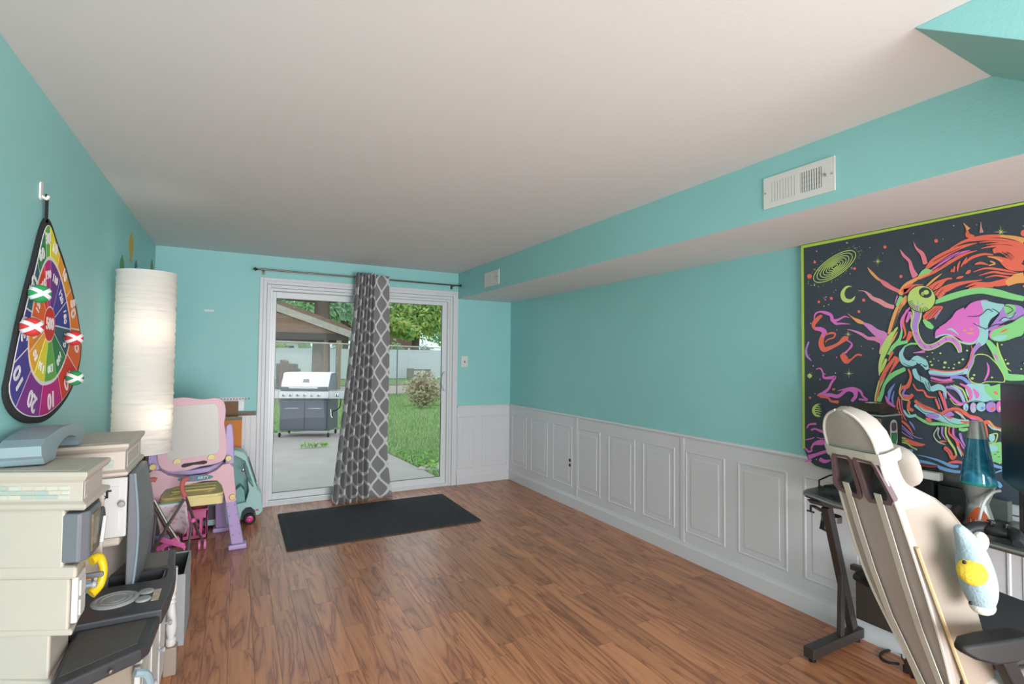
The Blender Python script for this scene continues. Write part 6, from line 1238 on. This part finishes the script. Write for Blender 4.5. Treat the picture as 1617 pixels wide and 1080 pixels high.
# ---------------------------------------------------------------- outdoors
GZ = -.1
M_CONC = mat('concrete', '#a69d94', .9, var=.18, vscale=2.2, bump=.4, bscale=50)
M_GRASSG = mat('lawn_ground', '#7ba05e', .95, var=.35, vscale=3)
def leafmat(name, cols, rough=.6):
    m = bpy.data.materials.new(name); m.use_nodes = True; nt = m.node_tree; N = nt.nodes.new; L = nt.links.new; b = nt.nodes['Principled BSDF']; b.inputs['Roughness'].default_value = rough
    ge = N('ShaderNodeNewGeometry'); cr = N('ShaderNodeValToRGB'); cr.color_ramp.interpolation = 'LINEAR'
    e = cr.color_ramp.elements; e[0].color = hexc(cols[0]); e[0].position = 0; e[1].color = hexc(cols[-1]); e[1].position = 1
    for i, c in enumerate(cols[1:-1]): q = e.new((i+1)/(len(cols)-1)); q.color = hexc(c)
    L(ge.outputs['Random Per Island'], cr.inputs[0]); L(cr.outputs[0], b.inputs['Base Color'])
    t = N('ShaderNodeBsdfTranslucent'); L(cr.outputs[0], t.inputs[0]); mx = N('ShaderNodeMixShader'); mx.inputs[0].default_value = .45
    L(b.outputs[0], mx.inputs[1]); L(t.outputs[0], mx.inputs[2]); L(mx.outputs[0], nt.nodes['Material Output'].inputs[0]); return m
lawn = ob('lawn', MB().add([(-40, 5.38, GZ-.03), (60, 5.38, GZ-.03), (60, 80, GZ-.03), (-40, 80, GZ-.03)], [(0, 1, 2, 3)]), M_GRASSG); tagst(lawn)
pat = thing('patio', (0, 7, GZ), 'x', 'x'); del pat['label']; del pat['category']; tagst(pat)
ob('slab', MB().prism([(-3, 5.375), (2.31, 5.375), (2.245, 6.1), (2.03, 8.88), (-3, 8.88)], 'z', GZ-.1, GZ), M_CONC, pat, bevel=.008)
ob('slab', MB().prism([(-3, 8.9), (2.025, 8.9), (2.15, 10.95), (-3, 10.95)], 'z', GZ-.1, GZ-.003), M_CONC, pat, bevel=.008)
gpath = ob('path', MB().add([(-30, 20.6, GZ-.018), (50, 20.6, GZ-.018), (50, 27, GZ-.018), (-30, 27, GZ-.018)], [(0, 1, 2, 3)]), mat('gravel', '#c7b7aa', .95, var=.2, vscale=30)); tagst(gpath)
ob('dirt_edge', MB().add([(-30, 27, GZ-.016), (50, 27, GZ-.016), (50, 28.2, GZ-.016), (-30, 28.2, GZ-.016)], [(0, 1, 2, 3)]), mat('dirt', '#8d6a52', .95, var=.3), gpath)
M_GRASS = leafmat('grass_blades', ['#88a968', '#9cba79', '#b0c98c', '#c3d6a0', '#7d9c62', '#cbd1a4'])
rg = random.Random(11); gb = MB(); vs = []; fs = []
def blade(x, y, h, z=GZ-.03):
    a = rg.random()*2*pi; wd = .012+.012*rg.random(); lx = cos(a)*wd; ly = sin(a)*wd; b_ = (rg.random()-.5)*h; c_ = (rg.random()-.5)*h
    i = len(vs); vs.extend([(x-lx, y-ly, z), (x+lx, y+ly, z), (x+b_, y+c_, z+h)]); fs.append((i, i+1, i+2))
def on_patio(x, y): return y < 11 and x < (2.33-(y-5.375)*.085 if y < 8.9 else 2.05+(y-8.9)*.06)
n = 0
while n < 42000:
    u = rg.random(); y = 5.5+15*u**1.6; lo, hi = y*.02, y*.42+.3; x = lo+(hi-lo)*rg.random()
    if on_patio(x, y): continue
    if (x-4.985)**2+(y-14.74)**2 < .55 or (abs(y-17.6) < .15 and x < 2.2) or (x-2.424)**2/.1+(y-6.606)**2/.06 < 1: continue
    sparse = (x-2.3-(y-6.3)*.05 < .7 and y < 7.6)
    if sparse and rg.random() < .45: continue
    blade(x, y, .05+.07*rg.random()); n += 1
gb.add(vs, fs); ob('grass', gb, M_GRASS, kind='stuff', label='short green grass of the back yard lawn', cat='grass')
# ground-cover weeds by the door
M_WEED = leafmat('weed_leaves', ['#6aa63c', '#8cc152', '#a9d46c', '#5b8f3a'])
wb = MB(); 
for k in range(900):
    y = 5.6+2.2*rg.random(); x = 2.35-(y-5.4)*.08+1.1*rg.random()**1.3; z = GZ-.02+.08*rg.random(); r = .015+.02*rg.random()
    a = rg.random()*6.28; n_ = Vector((rg.gauss(0, .5), rg.gauss(0, .5), 1)).normalized(); t = n_.orthogonal(); q = n_.cross(t)
    wb.add([Vector((x, y, z))+(t*cos(a+i*pi/2)+q*sin(a+i*pi/2))*r*(1, .6, 1, .6)[i] for i in range(4)], [(0, 1, 2, 3)])
ob('ground_cover_weeds', wb, M_WEED, kind='stuff', label='low round-leaved weeds along the patio edge', cat='weeds')
cw = MB()
for cx, cy in ((1.03, 8.9), (1.32, 8.92), (1.2, 8.9)):
    for k in range(14):
        a = rg.random()*6.28; l = .08+.1*rg.random(); p = Vector((cx+rg.gauss(0, .04), cy, GZ)); e = p+Vector((cos(a)*l, sin(a)*l*.6, .05+.06*rg.random())); s_ = Vector((-sin(a), cos(a), 0))*.014
        cw.add([p, (p+e)/2+s_+Vector((0, 0, .02)), e, (p+e)/2-s_+Vector((0, 0, .02))], [(0, 1, 2, 3)])
ob('crack_weed', cw, M_WEED, label='leafy weed sprouting from the crack in the concrete patio', cat='weed')
st = at(690, 738, 'z', GZ)
ob('stepping_stone', MB().prism([(st.x-.22+.03*sin(k*2.1), st.y) if 0 else (st.x+(.26+.03*sin(k*3))*cos(k*pi/5), st.y+.19*sin(k*pi/5)) for k in range(10)], 'z', GZ-.04, GZ+.015), mat('stone', '#b5aba1', .9, var=.15), label='flat pale stone lying among the weeds', cat='stone', bevel=.01)

# barbecue grill
M_GRD = mat('grill_charcoal', '#5c616b', .45, .3); M_GRS = mat('grill_stainless', '#c9c6c2', .35, .85, var=.05); M_GRL = mat('grill_lid_steel', '#e8e2dc', .45, .35)
M_RUB = mat('rubber', '#222324', .7); M_CHR = mat('chrome', '#d6d6d6', .15, 1)
gx0 = Vector((.713, 10.30, GZ)); rz = atan2(-.375, .81)
g = thing('barbecue_grill', tuple(gx0), 'stainless steel and charcoal gas barbecue grill on the concrete patio', 'grill', rz=rz)
def gl(name, mb, m, p=None, **k): return ob(name, mb, m, p or g, local=True, **k)
W_, D_ = .90, .56
gl('cabinet', MB().box(0, W_, .02, D_, .115, .70), M_GRD, bevel=.008)
for k, (a, b) in enumerate(((.05, .445), (.455, .85))):
    d = gl('door', MB().box(a, b, -.004, .02, .15, .66), M_GRD, bevel=.006)
    gl('handle', MB().tube([(a+.07, -.005, .53), (a+.075, -.035, .535), (a+.30, -.035, .535), (a+.305, -.005, .53)], .011, 8), M_GRS, d, smooth=True)
gl('control_panel', MB().prism([(-.02, .70), (-.06, .72), (-.045, .845), (.02, .86), (.10, .86), (.10, .70)], 'x', -.0, W_, ), M_GRS, bevel=.004)
for sx, (a, b) in enumerate(((-.33, -.005), (W_+.005, W_+.35))):
    sh = gl('side_shelf', MB().box(a, b, -.03, D_-.04, .80, .845).box(a, b, -.055, -.03, .715, .85), M_GRS, bevel=.006)
for k in range(7):
    x = .09+.125*k if k < 6 else W_+.15
    kb = gl('knob', MB().lathe([(.034, 0), (.034, .006), (.025, .01), (.022, .035), (.001, .037)], (0, 0, 0), 16, 'y').xf(Matrix.Translation((x, -.052, .78)) @ Matrix.Scale(-1, 4, (0, 1, 0))), M_CHR, smooth=True)
    gl('grip', MB().box(x-.005, x+.005, -.1, -.085, .758, .802), M_RUB, kb)
# lid: trapezoid hood
lid = gl('lid', MB().prism([(.0, .86), (-.02, .93), (.10, 1.16), (.16, 1.19), (.42, 1.19), (.52, 1.08), (.54, .86)], 'x', .02, W_-.02), M_GRL, bevel=.012)
gl('lid_side', MB().prism([(.01, .86), (-.01, .93), (.11, 1.15), (.17, 1.18), (.41, 1.18), (.51, 1.07), (.53, .86)], 'x', W_-.021, W_-.008), M_GRD, lid, bevel=.004)
gl('lid_side', MB().prism([(.01, .86), (-.01, .93), (.11, 1.15), (.17, 1.18), (.41, 1.18), (.51, 1.07), (.53, .86)], 'x', .008, .021), M_GRD, lid, bevel=.004)
gl('lid_band', MB().box(.025, W_-.025, -.028, -.002, .862, .93), M_GRD, lid, bevel=.004)
gl('lid_handle', MB().tube([(.18, -.015, .90), (.19, -.075, .91), (.70, -.075, .91), (.71, -.015, .90)], .016, 10), M_CHR, lid, smooth=True)
gl('badge', MB().box(-.05, .05, -.002, .002, -.012, .012).xf(Matrix.Translation((.46, .035, 1.055)) @ Matrix.Rotation(radians(-27), 4, 'X')), M_GRD, lid)
gl('badge', MB().box(-.06, .06, -.002, .002, -.01, .01).xf(Matrix.Translation((.46, .022, 1.02)) @ Matrix.Rotation(radians(-27), 4, 'X')), M_GRD, lid)
for x, y in ((.0, .04), (W_-.02, .04), (W_-.02, D_-.04), (.0, D_-.04)):
    c = gl('caster', MB().box(x-.012, x+.012, y-.02, y+.02, .07, .115), M_CHR)
    gl('wheel', MB().lathe([(.001, -.014), (.03, -.016), (.042, -.01), (.042, .01), (.03, .016), (.001, .014)], (x, y-.012, .042), 16, 'x'), M_RUB, c, smooth=True)
gl('gas_hose', MB().tube(crom([(W_+.20, .0, .71), (W_+.19, .02, .58), (W_+.12, .05, .50), (W_+.05, .03, .47), (W_+.06, .01, .38)], False, 5), .01, 6), M_RUB, smooth=True)
gl('lighter_stick', MB().tube([(W_+.02, .0, .52), (W_+.035, -.01, .40), (W_+.06, -.01, .36)], .009, 6), M_GRL)

# chain link fence
M_GALV = mat('galvanised_wire', '#8d8a86', .5, .5); M_RAIL = mat('top_rail', '#c5b7b0', .5, .3)
A = Vector((-2.6, 14.2, GZ)); Bp = Vector((12.5, 24.0, GZ)); A = Vector((1.05, 16.3, GZ))-(Vector((7.3, 20.5, 0))-Vector((1.05, 16.3, 0)))*.5; Bp = Vector((7.3, 20.5, GZ))+(Vector((7.3, 20.5, 0))-Vector((1.05, 16.3, 0)))*.5
cf = thing('chain_link_fence', tuple((A+Bp)/2), 'galvanised chain link fence with round top rail crossing the lawn', 'fence')
ob('top_rail', MB().tube([A+Vector((0, 0, 1.92)), Bp+Vector((0, 0, 1.92))], .022, 8), M_RAIL, cf, smooth=True)
Lf = (Bp-A).length; dfn = (Bp-A).normalized(); hgt = 1.86; cell = .075; cm = MB(); sd = Vector((0, 0, 1))
def wire(p, q, t=.0045):
    d = (q-p).normalized(); u = d.cross(Vector((dfn.y, -dfn.x, 0))).normalized()*t
    cm.add([p-u, p+u, q+u, q-u], [(0, 1, 2, 3)])
k = -int(hgt/cell)-1
while k*cell < Lf:
    s0 = k*cell
    for sg in (1, -1):
        a0, a1 = (s0, s0+hgt) if sg > 0 else (s0+hgt, s0); z0_, z1_ = 0, hgt
        pa = A+dfn*a0+sd*.04; pb = A+dfn*a1+sd*(.04+hgt)
        lo = max(min(a0, a1), 0); hi = min(max(a0, a1), Lf)
        if hi-lo > .05:
            f0 = (lo-a0)/(a1-a0); f1 = (hi-a0)/(a1-a0); wire(pa+(pb-pa)*min(f0, f1), pa+(pb-pa)*max(f0, f1))
    k += 1
o = ob('wire_mesh', cm, M_GALV, cf, kind='stuff')
for s_ in range(0, int(Lf)+1, 3): ob('post', MB().tube([A+dfn*s_, A+dfn*s_+sd*1.98], .026, 8), M_GALV, cf, smooth=True)

# white vinyl fence far back
M_PVC = mat('white_pvc', '#e6e8ee', .4, var=.02)
vf = thing('vinyl_fence', (8, 35, GZ), 'tall white vinyl privacy fence at the back of the yard', 'fence')
for i in range(12):
    x = -4+2.45*i; y = 35.2
    ob('fence_panel', MB().box(x+.06, x+2.39, y-.03, y+.03, GZ+.05, 1.88).box(x+.06, x+2.39, y-.045, y+.045, 1.80, 1.92).box(x+.06, x+2.39, y-.045, y+.045, GZ+.03, GZ+.18), M_PVC, vf)
    ob('post', MB().box(x-.06, x+.06, y-.06, y+.06, GZ, 1.98).lathe([(.085, 0), (.001, .09)], (x, y, 1.98), 4), M_PVC, vf)
# stone bench in front of it
M_STN = mat('weathered_stone', '#948b7f', .9, var=.25)
p = at(645, 597, 'z', GZ); bn = thing('garden_bench', (p.x, 33.8, GZ), 'weathered stone bench with wooden top standing before the white fence', 'bench')
ob('stone_block', MB().box(p.x-.75, p.x-.35, 33.6, 34.0, GZ, .65), M_STN, bn, bevel=.03)
ob('stone_block', MB().box(p.x+.55, p.x+.8, 33.6, 34.0, GZ, .5), M_STN, bn, bevel=.03)
ob('seat_plank', MB().box(p.x-.33, p.x+.85, 33.62, 33.98, .5, .58), mat('red_wood', '#8a5a48', .8, var=.2), bn, bevel=.01)
ob('lower_plank', MB().box(p.x-.33, p.x+.55, 33.62, 33.66, .1, .22), MATS['red_wood'], bn)

# shelter
M_BARK = mat('weathered_wood', '#7d7067', .9, var=.25, vscale=6); M_BRN = mat('brown_boards', '#8a6a58', .85, var=.35, vscale=9); M_POST = mat('cedar_post', '#a78a6c', .8, var=.15)
SY = 22.0
def sp(u, v): q = at(u, v, 'y', SY); return (q.x, q.z)
a, b = sp(437, 483), sp(560, 528); sl_ = (b[1]-a[1])/(b[0]-a[0]); xL = -1.0; xT = b[0]
def zr(x): return a[1]+sl_*(x-a[0])
sh = thing('yard_shelter', (1.5, SY, GZ), 'open wooden shelter with pitched shingle roof behind the chain link fence', 'shelter')
ob('roof', MB().prism([(xL, zr(xL)+.02), (xT, zr(xT)+.02), (xT, zr(xT)+.12), (xL, zr(xL)+.12)], 'y', SY-.12, SY+2.6), M_BARK, sh)
ob('fascia_board', MB().prism([(xL, zr(xL)-.22), (xT, zr(xT)-.22), (xT, zr(xT)+.06), (xL, zr(xL)+.06)], 'y', SY-.16, SY-.12), mat('grey_fascia', '#b3a79c', .85, var=.2), sh)
zb = sp(437, 524)[1]; nb = 6
for k in range(nb):
    z0 = zb+k*.2; z1 = z0+.19
    xe = min(xT-.1, a[0]+(z1-.24-a[1])/sl_)
    if xe > xL+.1: ob('gable_board', MB().prism([(xL, z0), (min(xT-.1, a[0]+(z0-.24-a[1])/sl_), z0), (xe, z1), (xL, z1)], 'y', SY-.08, SY-.05), M_BRN, sh)
ob('tie_beam', MB().box(xL, sp(536, 535)[0]+.25, SY-.1, SY+.06, zb-.28, zb), mat('dark_beam', '#4d4540', .85, var=.2), sh)
for u in (534.5, 514):
    x = sp(u, 560)[0]; yy = SY if u > 520 else SY+2.2; x = at(u, 560, 'y', yy).x
    ob('post', MB().box(x-.09, x+.09, yy-.09, yy+.09, GZ, zr(min(x, xT))-.2), M_POST, sh, bevel=.01)
ob('brace', MB().bar((sp(532, 560)[0]-.0, SY-.02, zb-.5), (sp(541, 530)[0], SY-.02, zb+.05), .09, .12), M_POST, sh)
ob('back_beam', MB().box(xL, xT-.3, SY+2.2, SY+2.3, zb-.35, zb-.05), MATS['dark_beam'], sh)
# timber posts left of the grill and dark storage
for u0, h in ((443.5, 568), (448, 568), (453, 569)):
    q = at(u0, 600, 'y', 17.6); t = at(u0, h, 'y', 17.6)
    ob('timber_post', MB().box(q.x-.04, q.x+.04, 17.56, 17.64, GZ, t.z), mat('old_timber', '#7c5d50', .9, var=.25), label='short brown timber post standing behind the grill', cat='post', group='timber posts behind the grill', bevel=.008)
q = at(437, 572, 'y', 23); q2 = at(474, 572, 'y', 23)
fw = thing('firewood_stack', ((q.x+q2.x)/2, 23, GZ), 'dark stack of boards under the shelter beyond the chain link fence', 'wood stack')
for k in range(6): ob('board', MB().box(q.x, q2.x-.1*(k % 2), 22.8, 23.4, GZ+.2*k, GZ+.2*k+.18), mat('dark_boards', '#4b4541', .9, var=.3), fw)

# distant houses
M_BRICK = mat('brick_red', '#a8665a', .9, var=.2); M_SIDING = mat('pale_siding', '#d9cfc4', .8); M_ROOFH = mat('brown_shingles', '#7a5a52', .9, var=.2)
def house(name, x, y, w_, h, d, wallm, lab):
    t = thing(name, (x, y, GZ), lab, 'house')
    ob('wall', MB().box(x-w_/2, x+w_/2, y, y+d, GZ, h), wallm, t)
    ob('roof', MB().prism([(y-.4, h-.1), (y+d/2, h+1.5), (y+d+.4, h-.1)], 'x', x-w_/2-.4, x+w_/2+.4), M_ROOFH, t)
    for k in (-.25, .25):
        f = ob('window', MB().box(x+k*w_-.5, x+k*w_+.5, y-.05, y+.02, h-1.7, h-.6), M_PVC, t); ob('pane', MB().box(x+k*w_-.42, x+k*w_+.42, y-.07, y-.05, h-1.62, h-.68), M_VDARK, f)
q = at(620, 548, 'y', 44.5); house('neighbour_house', q.x, 44.5, 3.4, 2.2, 3, M_BRICK, 'small brick house with brown roof showing above the white fence')
q = at(446, 545, 'y', 43); house('neighbour_house', q.x-.6, 43, 4, 2.9, 3, M_SIDING, 'pale house with brown roof seen under the shelter roof')

# shrub
M_SHRUB = leafmat('variegated_leaves', ['#cdbfa6', '#efe6d0', '#b7a07f', '#8d8a5a', '#d8c7b0', '#a9a372'])
def leafcloud(n, cen, rad, size, fill=.6, seed=1, flat=.7):
    r = random.Random(seed); mb = MB(); vs = []; fs = []
    for k in range(n):
        d = Vector((r.gauss(0, 1), r.gauss(0, 1), r.gauss(0, 1))).normalized(); q = fill+(1-fill)*r.random()
        wob = 1+.18*sin(5*d.x+3*d.z+seed)+.12*sin(7*d.y-4*d.z)
        c = Vector((cen[0]+d.x*rad[0]*q*wob, cen[1]+d.y*rad[1]*q*wob, cen[2]+d.z*rad[2]*q*wob)); s_ = size*(.6+.8*r.random())
        nn = (d+Vector((r.gauss(0, .7), r.gauss(0, .7), r.gauss(0, .7)+.3))).normalized(); t = nn.orthogonal().normalized(); a = r.random()*6.28; b = nn.cross(t)
        t, b = t*cos(a)+b*sin(a), b*cos(a)-t*sin(a); i = len(vs)
        vs += [c-t*s_, c+b*s_*.45, c+t*s_, c-b*s_*.45]; fs.append((i, i+1, i+2, i+3))
    return mb.add(vs, fs)
q = (at(640, 643, 'z', GZ)+at(700, 643, 'z', GZ))/2
sb = thing('shrub', (q.x, q.y, GZ), 'round shrub with cream variegated leaves growing on the lawn', 'shrub')
ob('foliage', leafcloud(2600, (q.x, q.y, .42), (.62, .55, .52), .05, .35, 5), M_SHRUB, sb, kind='stuff')
sbm = MB()
for k in range(12): a_ = k*.52; sbm.tube([(q.x, q.y, GZ), (q.x+.35*cos(a_), q.y+.3*sin(a_), .5)], [.015, .006], 5)
ob('stems', sbm, M_BRN, sb)

# trees
M_TRUNK = mat('tree_bark', '#6a5d54', .95, var=.3, vscale=10, bump=.6, bscale=20)
LM1 = leafmat('leaves_blue_green', ['#93bd9f', '#adcfb0', '#c3dfc6', '#86ab88', '#d2e8d0'])
LM2 = leafmat('leaves_bright_green', ['#97bd72', '#b0d180', '#c5e093', '#88ab66', '#e8da6e', '#a3cb9d'])
LM3 = leafmat('leaves_mid_green', ['#8ab37d', '#a0c78c', '#b5d6a2', '#7fa577'])
def tree(x, y, h0, r0, clouds, lm, lab, lean=0, n=2600, size=.2, seed=1):
    t = thing('tree', (x, y, GZ), lab, 'tree', 'trees beyond the yard')
    ob('trunk', MB().tube(crom([(x, y, GZ), (x+lean*.3, y, h0*.35), (x+lean*.7, y, h0*.7), (x+lean, y, h0)], False, 4), [r0*(1.25-.5*i/12) for i in range(13)], 12), M_TRUNK, t, smooth=True)
    for i, (dx, dy, z, rx, rz_) in enumerate(clouds):
        ob('branch', MB().tube([(x+lean*.8, y, min(h0*.8, z-.3)), (x+dx*.5, y+dy*.5, z-rz_*.2), (x+dx*.9, y+dy*.9, z)], [r0*.5, r0*.3, r0*.12], 7), M_TRUNK, t, smooth=True)
        ob('foliage', leafcloud(n, (x+dx, y+dy, z), (rx, min(rx, 2.2), rz_), size, .25, seed*10+i), lm, t, kind='stuff')
q = at(507, 560, 'y', 27.5); tree(q.x, 27.5, 6.5, .38, [(-2.4, .3, 5.6, 2.0, 1.5), (2.1, .4, 4.6, 1.7, 1.3), (3.2, .2, 6.0, 2.0, 1.4), (-.5, .4, 7.4, 2.6, 1.7), (-3.6, .3, 4.6, 2.0, 1.5)], LM1, 'tall tree with thick dark trunk rising behind the wooden shelter', 0, 2600, .17, 3)
q = at(655, 500, 'y', 41); tree(q.x, 41, 6, .3, [(-3, 0, 5.0, 2.8, 2.0), (1.5, -.5, 5.4, 3.0, 2.2), (4.5, .3, 4.8, 2.8, 2.0), (0, .5, 8, 4.0, 2.4), (-1.2, -.5, 3.9, 2.2, 1.1)], LM2, 'broad tree with yellow green leaves overhanging the white fence', .3, 2800, .2, 8)
q = at(545, 520, 'y', 49); tree(q.x, 49, 6, .3, [(-3, 0, 5.0, 3.2, 2.4), (1, 0, 7.0, 3.6, 2.6), (3.4, .5, 4.6, 2.8, 2.2)], LM3, 'mid green tree far behind the white fence beside the curtain', 0, 2200, .25, 12)
q = at(446, 520, 'y', 57); tree(q.x, 57, 6, .35, [(-2.5, 0, 6.8, 3.8, 3.0), (2.5, 0, 8.8, 4.0, 3.0), (5.2, 0, 4.6, 3.0, 2.0)], LM3, 'mid green tree far behind the shelter roof', 0, 2200, .3, 15)
q = at(715, 520, 'y', 64); tree(q.x, 64, 7, .4, [(-2, 0, 6.4, 4.4, 3.8), (3, 0, 9.5, 5, 4.2), (-5.5, 1, 10, 5, 3.8), (7, 0, 6, 4.2, 3.6)], LM3, 'mid green tree rising at the end of the white fence', 0, 2400, .36, 21)
for i, u in enumerate((438, 482, 530, 580, 626, 672, 715)):
    q = at(u, 545, 'y', 37); lb6 = ('yellow green bush showing just above the white fence', 'mid green bush showing just above the white fence', 'blue green bush showing just above the white fence')[i % 3]
    hb = thing('hedge_bush', (q.x, 37, GZ), lb6, 'bush', 'bushes along the white fence')
    ob('foliage', leafcloud(1100, (q.x, 37, 1.3), (.72, .7, 1.25), .12, .4, 40+i), (LM2, LM3, LM1)[i % 3], hb, kind='stuff')
    ob('stem', MB().tube([(q.x, 37, GZ), (q.x, 37, 1.2)], .06, 6), M_TRUNK, hb)
